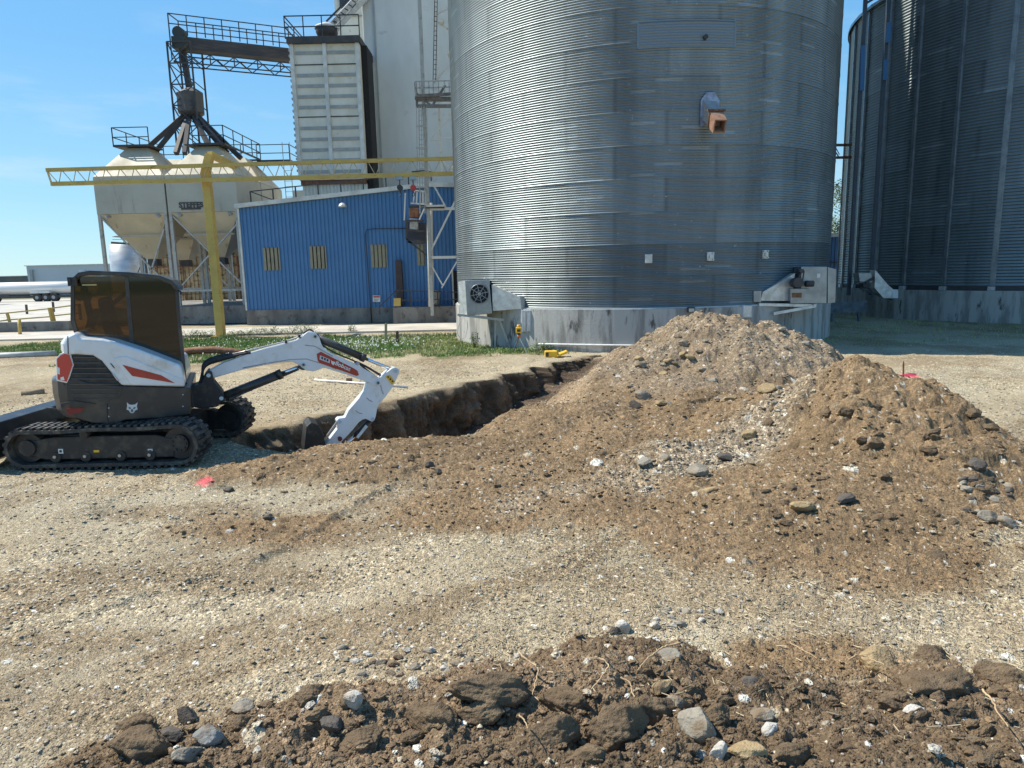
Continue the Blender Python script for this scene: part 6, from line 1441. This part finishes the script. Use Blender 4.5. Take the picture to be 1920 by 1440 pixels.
for a in (
 (925, 1300, 150, 'soil', 'long brown clod like a loaf on the crest of the front pile, left of centre', None, 12, .8, .25),
 (585, 1312, 56, 'soil', 'rounded brown clod on the front pile just left of the speckled pale rock', None, 10, 1.0),
 (664, 1325, 38, 'white', 'upright white speckled rock standing on the front pile, left of centre', None, 3, 1.9),
 (272, 1408, 92, 'soil', 'big brown boulder of soil at the lower left end of the front pile', None, 13, 1.1),
 (262, 1368, 70, 'soil', 'brown block of soil behind the big lower left boulder', None, 11, .9),
 (322, 1388, 44, 'dark', 'dark brown rock wedged between lower left boulder and blue grey rock', None, 1, 1.1),
 (352, 1352, 34, 'dark', 'dark upright rock on the left shoulder of the front pile', None, 2, 1.3),
 (392, 1388, 52, 'blue', 'pale blue grey rock near the left end of the front pile', None, 4, 1.0),
 (352, 1425, 42, 'grey', 'grey rock at the lower edge beside the lower left boulder', None, 5, 1.0),
 (460, 1335, 40, 'grey', 'rounded grey brown stone half buried left of centre in the front pile', None, 6, .9),
 (458, 1325, 30, 'blue', 'small slate blue stone just above the rounded grey brown one', None, 2, .9),
 (622, 1368, 42, 'dark', 'black angular rock below the white speckled rock on the front pile', None, 3, 1.2),
 (680, 1400, 80, 'soil', 'broad brown clod below the black angular rock on the front pile', None, 10, .8),
 (815, 1355, 110, 'soil', 'wide cracked brown clod in the middle of the front pile', None, 11, .9),
 (905, 1345, 90, 'soil', 'brown clod under the loaf shaped clod on the front pile', None, 12, 1.0),
 (1065, 1330, 90, 'soil', 'tall brown clod with roots over it, centre of the front pile', None, 13, 1.1),
 (1165, 1385, 112, 'soil', 'great flat faced brown clod in the lower centre of the front pile', None, 10, 1.25),
 (1040, 1390, 95, 'soil', 'dark brown clod left of the great flat faced one', None, 11, 1.2),
 (1105, 1430, 80, 'soil', 'brown clod cut by the bottom edge of the photo under the great clod', None, 12, 1.2),
 (1225, 1345, 90, 'soil', 'brown clod at the upper right of the great flat faced one', None, 13, 1.1),
 (1306, 1372, 72, 'grey', 'angular grey rock right of the great flat faced clod', None, 4, 1.2),
 (1345, 1358, 60, 'soil', 'smooth brown clod touching the angular grey rock on its right', None, 10, 1.2),
 (1272, 1332, 40, 'grey', 'small tilted grey brown rock above the angular grey rock', None, 5, 1.3),
 (1252, 1238, 62, 'grey', 'flat greyish tan slab on the crest of the front pile', None, 6, .6),
 (1240, 1298, 40, 'tan', 'ochre coloured block of clay in the middle of the front pile', None, 3, 1.3),
 (1288, 1300, 46, 'soil', 'dark brown clod right beside the ochre block', None, 12, 1.1),
 (1425, 1352, 48, 'grey', 'tan grey angular stone above the white stone, right of centre in the front pile', None, 1, 1.0),
 (1446, 1375, 36, 'white', 'white rounded stone below the tan grey one, right of centre', None, 5, 1.1),
 (1347, 1420, 28, 'white', 'white stone at the bottom edge, right of centre', None, 2, 1.9),
 (1400, 1425, 60, 'tan', 'pale tan stone at the bottom edge between two white stones', None, 7, .9),
 (1485, 1425, 60, 'soil', 'brown clod at the bottom edge right of the pale tan stone', None, 13, 1.2),
 (1719, 1340, 40, 'white', 'lone pale stone on the right part of the front pile', None, 6, .8),
 (1752, 1300, 132, 'soil', 'huge grey brown clod on the crest at the right of the front pile', None, 13, .72),
 (1752, 1246, 66, 'soil', 'pointed brown lump standing up behind the huge right hand clod', None, 10, 1.0),
 (1645, 1252, 56, 'tan', 'yellowish clay lump left of the huge right hand clod', None, 5, 1.2),
 (1880, 1282, 76, 'soil', 'brown clod on the crest at the right edge of the photo', None, 11, 1.0),
 (1415, 1290, 38, 'dark', 'dark grey stone on the smooth slope of the front pile, right of centre', None, 6, .9),
 (1495, 1272, 26, 'dark', 'small black stone on the smooth brown hollow of the front pile', None, 1, .8),
 (1500, 955, 46, 'tan', 'ochre flat stone low on the front face of the right mound', None, 2, .7),
 (503, 975, 21, 'dark', 'lone dark stone on the flat ground left of centre', None, 3, 1.2),
 (770, 862, 20, 'soil', 'dark clod standing on the ridge at the near edge of the pit', None, 11, 1.5),
 (806, 878, 17, 'dark', 'left dark upright stone of the pair below the pit ridge', None, 5, 1.5),
 (823, 888, 15, 'dark', 'right dark upright stone of the pair below the pit ridge', None, 6, 1.4),
 (700, 870, 22, 'soil', 'dark clod halfway along the ridge at the near edge of the pit', None, 12, 1.0),
 (489, 897, 22, 'soil', 'rounded brown clod near the left end of the pit ridge', None, 10, 1.0),
 (455, 885, 15, 'soil', 'small brown clod at the far left end of the pit ridge', None, 11, 1.0),
 (1312, 893, 42, 'grey', 'grey stone with dark shaded face in the hollow left of the right mound', None, 6, 1.2),
 (1207, 872, 34, 'grey', 'brown grey stone at the left foot of the right mound', None, 3, .9),
 (1246, 862, 26, 'grey', 'tilted stone beside the brown grey one at the left foot of the right mound', None, 4, .9),
 (1357, 862, 34, 'dark', 'long dark stone between the gravel slope and the right mound', None, 1, .8),
 (1330, 925, 34, 'tan', 'tan brown stone in front of the hollow left of the right mound', None, 6, .8),
 (1192, 765, 28, 'dark', 'dark rock at the front foot of the tall rear mound', None, 2, 1.0),
 (1205, 748, 30, 'grey', 'rough grey rock just above the dark one at the front foot of the rear mound', None, 5, 1.1),
 (1240, 760, 26, 'tan', 'rounded tan stone right of the dark rock at the foot of the rear mound', None, 3, 1.0),
 (1855, 978, 32, 'grey', 'large grey cobble at the right foot of the right mound', None, 6, 1.1),
 (1883, 985, 30, 'grey', 'grey cobble touching the right side of the large cobble', None, 5, .9),
 (1828, 878, 34, 'dark', 'black pointed rock on the right shoulder of the right mound', None, 4, 1.0),
 (1440, 735, 36, 'tan', 'smooth brown stone bulging from the left flank of the right mound', None, 1, .9),
 (1402, 822, 28, 'tan', 'pale leaning slab on the gravel slope', None, 2, 1.2),
 (1755, 1046, 46, 'soil', 'flat brown cake of soil on the pale ground at right', None, 10, .45),
 (1583, 940, 40, 'dark', 'wide dark stone low on the right mound', None, 7, .7),
 (1370, 752, 30, 'tan', 'tan stone at the left edge of the white gravel streak', None, 4, .8),
 (430, 922, 26, 'dark', 'dark flat rock beside the pink paint mark', None, 1, .8),
 (1170, 1182, 30, 'white', 'bright white rock peeking over the crest of the front pile', None, 5, 1.2),
 (1150, 1188, 22, 'dark', 'dark rock touching the bright white rock on the crest', None, 4, 1.2),
 (310, 1315, 18, 'white', 'white chip on the flat ground above the left end of the front pile', None, 1, .7)):
    a = list(a); rot = a.pop(8) if len(a) > 8 else None
    place_rock(*a, rot=rot)
# repeats that nothing tells apart
rg = random.Random(5)
def sprinkle(n, region, kinds, sizes, label, group, cat_k=None):
    for i in range(n):
        px = rg.uniform(region[0], region[2]); py = rg.uniform(region[1], region[3])
        place_rock(px, py, rg.uniform(*sizes), rg.choice(kinds), label, group, k=rg.randrange(8) if kinds[0] != 'soil' else rg.randrange(10, 14), sink=.35)
sprinkle(44, (420, 1310, 1910, 1436), ['soil'], (18, 48), 'one of the many ordinary brown clods making up the dark pile nearest the camera', 'brown clods of the front pile')
sprinkle(22, (900, 1235, 1480, 1330), ['soil'], (12, 32), 'one of the many ordinary brown clods making up the dark pile nearest the camera', 'brown clods of the front pile')
sprinkle(16, (1650, 1290, 1915, 1436), ['soil'], (16, 42), 'one of the many ordinary brown clods making up the dark pile nearest the camera', 'brown clods of the front pile')
sprinkle(46, (1420, 760, 1880, 990), ['soil'], (12, 30), 'one of the ordinary brown clods scattered over the right mound', 'brown clods on the right mound')
sprinkle(26, (520, 850, 1150, 960), ['soil'], (8, 18), 'one of the small brown clods lying between the pit and the tyre ruts', 'small clods in front of the pit')
sprinkle(26, (1180, 620, 1520, 760), ['grey', 'tan'], (9, 22), 'one of the ordinary stones stuck in the slope of the tall rear mound', 'stones on the rear mound')
sprinkle(20, (1800, 900, 1915, 990), ['grey', 'dark'], (10, 20), 'one of the grey cobbles heaped at the right foot of the right mound', 'cobbles at the foot of the right mound')
sprinkle(34, (640, 1215, 1000, 1275), ['white', 'grey'], (8, 22), 'one of the white gravel chips lying along the back of the front pile', 'white chips behind the front pile')
sprinkle(26, (1225, 1145, 1350, 1180), ['white', 'grey'], (8, 22), 'one of the white gravel chips in the small heap behind the front pile', 'white chips in the small heap')
# loose gravel as one object
def gravel():
    R_ = np.random.RandomState(3); n = 52000
    rr = 2.6 + (17 - 2.6) * R_.rand(n) ** 1.15; az = np.radians(R_.uniform(-44, 46, n)); x = rr * np.sin(az); y = rr * np.cos(az)
    base, M, mt, det, col, z = terrain(x, y)
    keep = (R_.rand(n) < .60 - .32 * z['soil'] + .5 * z['grav'] + .2 * z['mid']) & (z['gr'] < .3)
    x, y, base, mt, det, col, rr = x[keep], y[keep], base[keep], mt[keep], det[keep], col[keep], rr[keep]; soil = z['soil'][keep]; fr = z['fr'][keep]; grav = z['grav'][keep]; n = len(x)
    s = (.006 + .020 * R_.rand(n) ** 3.0) * (1 + .12 * rr) * (.8 + .9 * fr * R_.rand(n)) 
    s = np.minimum(s, .038) * np.where(soil > .4, 1, .72)
    v0, f0 = ICO[1]; sh = []
    for k in range(24):
        p, _ = rock_shape(1, 900 + k, 8, .12, .6, .1); sh.append(p)
    sh = np.array(sh); k = R_.randint(0, 24, n); P = sh[k] * s[:, None, None]; P[:, :, 2] *= .7
    th = R_.uniform(0, 6.28, n); c, q = np.cos(th)[:, None], np.sin(th)[:, None]
    X = P[:, :, 0] * c - P[:, :, 1] * q + x[:, None]; Y_ = P[:, :, 0] * q + P[:, :, 1] * c + y[:, None]; Z = P[:, :, 2] + (base + mt + det + s * .25)[:, None]
    pal = np.array([(.60, .57, .49), (.48, .43, .33), (.40, .34, .25), (.31, .26, .19), (.38, .35, .29)])
    cc = np.where((R_.rand(n) < np.where(soil > .4, .07, .45) + .4 * grav)[:, None], pal[np.minimum(R_.randint(0, 7, n), 4) % 5], col * R_.uniform(.85, 1.35, n)[:, None])
    V = np.stack([X, Y_, Z], -1).reshape(-1, 3); nv = len(v0); Fc = (f0[None] + (np.arange(n) * nv)[:, None, None]).reshape(-1, 3)
    C_ = np.repeat(np.concatenate([cc, np.ones((n, 1))], 1), nv, axis=0)
    o = npmesh('gravel', V, Fc, EARTH, smooth=False, attrs={'tint': ('FLOAT_COLOR', C_)}); tag(o, 'loose gravel and crumbs of soil strewn over the yard', 'gravel', kind='stuff')
gravel()
# ---------------------------------------------------------------- roots, straw
ROOT = mat('pale_root', (.50, .36, .20), .8, c2=(.34, .23, .13), ns=20)
def root_at(pts, r, lab, lift=.02):
    P_ = [hit(*p) + Vector((0, 0, lift + .10)) for p in pts]; out = []
    for i in range(len(P_) - 1):
        p0 = P_[max(i - 1, 0)]; p1 = P_[i]; p2 = P_[i + 1]; p3 = P_[min(i + 2, len(P_) - 1)]
        for k in range(7):
            t = k / 7; out.append(.5 * ((2 * p1) + (p2 - p0) * t + (2 * p0 - 5 * p1 + 4 * p2 - p3) * t * t + (3 * p1 - p0 - 3 * p2 + p3) * t ** 3) + Vector((rg.uniform(-.004, .004), 0, rg.uniform(-.004, .004))))
    out.append(P_[-1]); m = len(out); tag(MB().path(out, [r * (1 - .6 * i / m) for i in range(m)], 6).build('root', ROOT), lab, 'root')
root_at([(973, 1262), (985, 1275), (1003, 1288), (1010, 1298), (1005, 1320), (1000, 1345)], .0060, 'forked pale root hanging at the right end of the loaf shaped clod')
root_at([(1275, 1243), (1250, 1250), (1225, 1265), (1205, 1285), (1195, 1300)], .0058, 'curved pale root trailing from the flat tan slab on the crest')
root_at([(1118, 1272), (1132, 1278), (1140, 1292), (1125, 1315), (1108, 1335)], .0055, 'thick orange root curling over the tall brown clod')
root_at([(1590, 1272), (1608, 1265), (1630, 1272), (1655, 1284)], .0055, 'pale root lying on the slope left of the huge right hand clod')
root_at([(1838, 1335), (1855, 1355), (1868, 1380), (1885, 1408)], .0060, 'long pale root down the right side of the front pile')
root_at([(1163, 1312), (1180, 1322), (1186, 1340), (1190, 1350)], .0048, 'short white root above the great flat faced clod')
root_at([(1480, 1240), (1498, 1252), (1530, 1272)], .0038, 'thin straw like root on the crest of the front pile, right of centre')
root_at([(975, 1385), (985, 1398), (990, 1412)], .0045, 'short pale root at the lower left of the dark centre clod')
def fibres():
    R_ = np.random.RandomState(8); n = 9000; az = np.radians(R_.uniform(-5, 42, n)); rr = 3.2 + 6 * R_.rand(n) ** 1.3; x = rr * np.sin(az); y = rr * np.cos(az)
    base, M, mt, det, col, z = terrain(x, y); k = (z['soil'] < .55) | (R_.rand(n) < .10); x, y = x[k], y[k]; h = (base + mt + det)[k] + .006; n = len(x)
    L_ = R_.uniform(.015, .06, n); th = R_.uniform(0, 6.28, n); w = .0016 + .0002 * rr[k]; tilt = R_.uniform(-.25, .35, n)
    d = np.stack([np.cos(th), np.sin(th), tilt], 1) * L_[:, None]; s = np.stack([-np.sin(th), np.cos(th), np.zeros(n)], 1) * w[:, None]; p = np.stack([x, y, h], 1); up = np.array([0, 0, 1]) * w[:, None]
    V = np.stack([p - s, p + s, p + up * 1.5, p + d - s, p + d + s, p + d + up * 1.5], 1).reshape(-1, 3); F_ = np.array([[0, 3, 5, 2], [2, 5, 4, 1], [0, 1, 4, 3]]); F_ = (F_[None] + (np.arange(n) * 6)[:, None, None]).reshape(-1, 4)
    o = npmesh('dry_straw', V, F_, mat('dry_straw', (.50, .43, .28), .8, c2=(.36, .29, .18), ns=3), smooth=False); tag(o, 'bits of dry grass strewn over the pale ground', 'straw', kind='stuff')
fibres()
# ---------------------------------------------------------------- grass, weeds, flowers
def grass_mat():
    m = bpy.data.materials.new('grass_blades'); m.use_nodes = True; t = m.node_tree; b = t.nodes['Principled BSDF']; a = t.nodes.new('ShaderNodeAttribute'); a.attribute_name = 'tint'
    t.links.new(a.outputs['Color'], b.inputs['Base Color']); b.inputs['Roughness'].default_value = .6; b.inputs['Specular IOR Level'].default_value = .25; return m
GM = grass_mat()
def blades(name, x, y, z, hh, col, lean=.5, wd=.012, seed=1):
    R_ = np.random.RandomState(seed); n = len(x); th = R_.uniform(0, 6.28, n); le = R_.uniform(0, lean, n) * hh; dirx, diry = np.cos(th), np.sin(th)
    w = np.full(n, wd) * R_.uniform(.7, 1.3, n); p = np.stack([x, y, z], 1); s = np.stack([-diry * w, dirx * w, 0 * w], 1); mid = p + np.stack([dirx * le * .35, diry * le * .35, hh * .55], 1); tip = p + np.stack([dirx * le, diry * le, hh], 1)
    V = np.stack([p - s, p + s, mid + s * .8, mid - s * .8, tip + s * .15, tip - s * .15], 1).reshape(-1, 3); F_ = np.array([[0, 1, 2, 3], [3, 2, 4, 5]]); F_ = (F_[None] + (np.arange(n) * 6)[:, None, None]).reshape(-1, 4)
    C_ = np.repeat(np.concatenate([col, np.ones((n, 1))], 1), 6, axis=0); return npmesh(name, V, F_, GM, smooth=False, attrs={'tint': ('FLOAT_COLOR', C_)})
R_ = np.random.RandomState(21); n = 110000
x = R_.uniform(-19, 2.2, n); y = R_.uniform(19.0, 27.6, n); xx2 = R_.uniform(6, 24, 26000); yy2 = R_.uniform(19, 33, 26000)
x = np.concatenate([x, xx2]); y = np.concatenate([y, yy2]); ok = (np.hypot(x - B1[0], y - B1[1]) > B1[2] + .12) & (np.hypot(x - B2[0], y - B2[1]) > B2[2] + .25); x, y = x[ok], y[ok]
base, M, mt, det, col, z = terrain(x, y); cl = fbm(x * 1.1, y * 1.1, 201, 3)
k = R_.rand(len(x)) < z['gr'] * (.6 + 1.2 * np.clip(cl + .3, 0, 1)); k &= ~((y > 28.2) & (x < 2)); x, y = x[k], y[k]; hb = (base + mt)[k]; cl = cl[k]; n = len(x)
back = sst(25.2, 26.6, y) * (x < 0); hh = (.035 + .05 * R_.rand(n) + .05 * np.clip(cl, 0, 1)) * (1 + 2.6 * back * np.clip(cl + .35, 0, 1)); mixc = R_.rand(n)[:, None]
dry = np.clip(.30 + fbm(x * .8, y * .8, 222, 3) * 2.0 + .3 * sst(-3, 0, x), 0, 1)[:, None]
gc = np.array([(.12, .21, .05)]) * (1 - mixc) + np.array([(.21, .32, .09)]) * mixc; gc = gc * (1 - dry) + np.array([(.36, .35, .15)]) * dry * (.8 + .4 * mixc)
o = blades('grass', x, y, hb, hh, gc, .6, .011, 5); tag(o, 'patchy mown grass between the yard and the buildings', 'grass', kind='stuff')
# clover flowers
R_ = np.random.RandomState(31); n = 220; fx = np.concatenate([R_.normal(-5.0, 1.1, n), R_.uniform(-11, -3, 350)]); fy = np.concatenate([R_.normal(23.2, 1.0, n), R_.uniform(20.5, 26.5, 350)])
v0, f0 = ICO[1]; n = len(fx); b_, M_, mt_ = terrain(fx, fy, False); s = R_.uniform(.012, .028, n); V = (v0[None] * s[:, None, None] + np.stack([fx, fy, b_ + R_.uniform(.05, .11, n)], 1)[:, None]).reshape(-1, 3)
F_ = (f0[None] + (np.arange(n) * len(v0))[:, None, None]).reshape(-1, 3); o = npmesh('clover_flowers', V, F_, mat('white_petals', (.72, .74, .66), .7), smooth=False); tag(o, 'tiny white clover flowers in the grass around the two short stakes', 'flowers', kind='stuff')
# weeds
def weed(px, py, h, wd, n, seed, lab, group=None, c=((.05, .10, .03), (.11, .17, .05))):
    q = GP(px, py); r = empty('weed', (q.x, q.y, float(height_at(q.x, q.y)[0])), lab, 'weed', group); rr = random.Random(seed); mb = MB(); z0 = r.location.z
    for i in range(max(3, n // 22)):
        a = rr.uniform(0, 6.28); mb.tube((q.x + rr.uniform(-.3, .3) * wd, q.y, z0 - .02), (q.x + wd * .7 * math.cos(a), q.y + wd * .5 * math.sin(a), z0 + h * rr.uniform(.6, 1)), .006, 4)
    mb.build('stem', GWS, r); mb = MB()
    for i in range(n):
        a = rr.uniform(0, 6.28); d = wd * math.sqrt(rr.random()); hz = h * (1 - .5 * (d / wd) ** 2) * rr.uniform(.15, 1); p = Vector((q.x + d * math.cos(a), q.y + d * .7 * math.sin(a), z0 + hz)); l = rr.uniform(.03, .075); a2 = rr.uniform(0, 6.28)
        u = Vector((math.cos(a2), math.sin(a2), rr.uniform(-.2, .7))) * l; v = Vector((-math.sin(a2), math.cos(a2), rr.uniform(-.3, .3))) * l * .32; mb.add([p, p + u * .5 + v, p + u, p + u * .5 - v], [(0, 1, 2, 3)])
    mb.build('leaves', GW, r); return r
GW = mat('weed_leaf', (.06, .115, .03), .6, c2=(.13, .19, .06), ns=7); GWS = mat('weed_stem', (.12, .14, .05), .7)
i_ = 0
for px, h, w in ((356, .35, .5), (372, .3, .4), (392, .32, .4), (440, .25, .35), (462, .3, .4), (486, .36, .5), (505, .42, .5), (520, .3, .4), (548, .34, .4), (566, .42, .45), (583, .38, .4), (660, .35, .2)):
    weed(px, 632 - (px - 356) * .028, h, w, 260, 50 + i_, 'one of the leafy green weeds in the row along the edge of the pale pavement', 'leafy weeds along the pavement'); i_ += 1
weed(891, 652, .55, .16, 200, 81, 'dark green weed growing against the bin ring under the fan')
weed(1180, 658, .35, .5, 300, 82, 'green weeds at the bin ring where the tall mound begins')
weed(1015, 660, .3, .4, 260, 83, 'green weeds at the foot of the bin ring beside the yellow case')
weed(1300, 765, .22, .28, 260, 84, 'olive tuft of dry grass on the front slope of the tall rear mound') if False else None
# tree in the gap
def tree(px, pyb, pyt, Y, rad, seed, lab):
    q = VP(px, pyb, Y); top = VP(px, pyt, Y).z; r = empty('tree', (q.x, Y, 0), lab, 'tree'); rr = random.Random(seed); mb = MB()
    mb.path([(q.x, Y, -.3), (q.x + .1, Y, top * .4), (q.x - .1, Y, top * .85)], [.32, .22, .07], 10)
    for i in range(9): a = rr.uniform(0, 6.28); z = top * rr.uniform(.35, .8); mb.path([(q.x, Y, z), (q.x + rad * .5 * math.cos(a), Y + rad * .5 * math.sin(a), z + 1), (q.x + rad * .85 * math.cos(a), Y + rad * .85 * math.sin(a), z + 1.5)], [.1, .06, .02], 6)
    mb.build('trunk', mat('bark', (.13, .10, .08), .9, c2=(.08, .06, .05), ns=6), r); V = []; F_ = []; clumps = [(rr.gauss(0, rad * .42), rr.gauss(0, rad * .42), top * rr.uniform(.42, .97)) for _ in range(34)]; mb = MB()
    for (cx_, cy_, cz_) in clumps:
        k = 1.15 - cz_ / top * .7; cx_ *= k * 1.4; cy_ *= k * 1.4
        for j in range(230):
            p = Vector((q.x + cx_ + rr.gauss(0, .55), Y + cy_ + rr.gauss(0, .55), cz_ + rr.gauss(0, .4))); l = rr.uniform(.12, .24); d = Vector((rr.uniform(-1, 1), rr.uniform(-1, 1), rr.uniform(-.6, .6))).normalized(); e = d.cross(Vector((rr.uniform(-1, 1), rr.uniform(-1, 1), 1))).normalized()
            mb.add([p, p + d * l * .5 + e * l * .3, p + d * l, p + d * l * .5 - e * l * .3], [(0, 1, 2, 3)])
    mb.build('crown', mat('tree_leaf', (.055, .09, .03), .6, c2=(.13, .16, .06), ns=.9), r)
tree(1578, 505, 345, 62, 2.6, 4, 'tree with olive green crown seen in the narrow gap between the bins')
# ---------------------------------------------------------------- small things
q = GP(972, 664); q.z = float(height_at(q.x, q.y)[0]); s = 1
ls = empty('laser_level', (q.x, q.y, q.z), 'yellow rotating laser level on a tripod in front of the bin ring', 'laser level'); Yl = q.y
mb = MB(); hd = VP(973, 631, Yl)
for (px, py, dy) in ((961, 667, -.15), (989, 666, -.12), (975, 655, .38)):
    f_ = VP(px, py, Yl + dy); f_.z = q.z - .02
    lg = MB(); m_ = hd.lerp(f_, .55); lg.bar(hd, m_, .035, .022); lg.bar(m_, f_, .022); lg.build('leg', GALVL if px != 961 else EXC, ls)
MB().tube(hd + Vector((0, 0, -.03)), hd + Vector((0, 0, .05)), .05, 14).build('tripod_head', mat('orange_plastic', (.55, .13, .04), .5), ls)
mb = MB(); mb.tube(hd + Vector((0, 0, .05)), hd + Vector((0, 0, .10)), .045, 14); mb.build('mount', EXC, ls)
hsg = MB().box(hd + Vector((0, 0, .19)), (.17, .17, .17)).build('laser_housing', YELL, ls, bevel=.02)
MB().tube(hd + Vector((0, 0, .27)), hd + Vector((0, 0, .34)), .05, 14).build('rotor', YELL, hsg); MB().box(hd + Vector((0, -.09, .18)), (.10, .01, .07)).build('panel', EXC, hsg)
q = GP(1042, 670); q.z = float(height_at(q.x, q.y)[0]); cs = empty('instrument_case', (q.x, q.y, q.z), 'open bright yellow instrument case lying at the foot of the bin ring', 'case')
cx_ = VP(1033, 668, q.y).x; MB().box((cx_, q.y, q.z + .09), (.34, .24, .18)).build('case_body', YELL, cs, bevel=.02); MB().box((cx_ - .11, q.y - .125, q.z + .09), (.08, .012, .11)).build('label_plate', EXC, cs)
MB().box((cx_ + .32, q.y + .02, q.z + .10), (.28, .28, .07), R=Matrix.Rotation(-.35, 3, 'Y')).build('case_lid', YELL, cs, bevel=.02); MB().box((cx_ + .17, q.y - .03, q.z + .12), (.03, .1, .06)).build('latch', EXC, cs)
def stake(px, yb, yt, w, m, lab, nm='stake'):
    q = GP(px, yb); q.z = float(height_at(q.x, q.y)[0]); t_ = VP(px, yt, q.y); mb = MB(); mb.bar((q.x, q.y, q.z - .1), (t_.x, q.y, t_.z - .01), w, w * .7); mb.bar((t_.x, q.y, t_.z - .01), (t_.x, q.y, t_.z + .03), w * .6, w * .4); return tag(mb.build(nm, m), lab, 'stake'), q, t_
stake(723.5, 641, 607, .085, mat('pale_wood', (.40, .36, .20), .85, c2=(.3, .25, .14), ns=8), 'taller pale wooden stake in the grass behind the arm of the excavator')
stake(745, 643, 622, .09, mat('brown_wood', (.12, .075, .05), .85), 'shorter dark brown stake in the grass right of the pale one')
o, q, t_ = stake(1694, 719, 680, .028, RUST, 'thin reddish stake with pink ribbon at the right, beyond the right mound', 'survey_stake')
rb = MB(); c = VP(1694, 703, q.y - .02)
for k in range(7):
    a = rg.uniform(-.6, .6) + (0 if k < 5 else 3.0); l = rg.uniform(.10, .26); d = Vector((math.cos(a) * l, -.03 * k, math.sin(a) * l * .4 - .03)); u = Vector((0, 0, .013)); rb.prism([c - u, c + d * .5 - u * 1.4 + Vector((0, 0, .012)), c + d - u, c + d + u, c + d * .5 + u * 1.4 + Vector((0, 0, .012)), c + u], (0, .003, 0))
o2 = rb.build('ribbon', mat('pink_ribbon', (.85, .10, .18), .5), o)
def rod(a, b, r, m, nm, lab, cat, zoff=.02):
    pa, pb = GP(*a), GP(*b); n = 8; P_ = []
    for i in range(n + 1):
        p = pa.lerp(pb, i / n); P_.append(p)
    za = max(float(height_at(p.x, p.y)[0]) for p in P_) + zoff
    for p in P_: p.z = za
    return tag(MB().path([P_[0], P_[-1]], r, 8).build(nm, m), lab, cat)
rod((590, 714), (763, 727), .022, WHITE, 'grade_rod', 'thin white measuring rod lying on the bare ground beyond the excavator arm', 'rod', .03)
rod((-60, 675), (105, 668), .10, mat('weathered_grey_pipe', (.45, .45, .43), .6, c2=(.3, .3, .28), ns=3), 'grey_pipe', 'long pale grey pipe lying along the ground at the left edge', 'pipe', .07)
rod((40, 741), (84, 737), .07, WOOD, 'log', 'short rotten log lying left of the excavator', 'log', .03)
q0 = GP(340, 668); P_ = [GP(x, y) + Vector((0, 0, .14)) for x, y in ((330, 668), (372, 666), (410, 666), (436, 667), (462, 668))]; Yp = P_[0].y
tag(MB().path([VP(330, 662, Yp), VP(365, 657, Yp), (VP(405, 656, Yp)), VP(440, 660, Yp), VP(470, 667, Yp)], .11, 10).build('rusty_pipe', RUST), 'curved rusty pipe lying behind the base of the excavator arm', 'pipe')
rod((100, 641), (30, 645), .03, RUST, 'scrap_bar', 'thin rusty bar on the edge of the grass at the left', 'bar', .1) if False else None
# small rusty fitting on the rod, dry stem on the pit edge
w = GP(655, 716); tag(MB().box((w.x, w.y, float(height_at(w.x, w.y)[0]) + .06), (.12, .08, .08)).build('clamp', RUSTP), 'small rusty clamp on the white measuring rod', 'clamp')
# seed-head grass stalk near the stakes
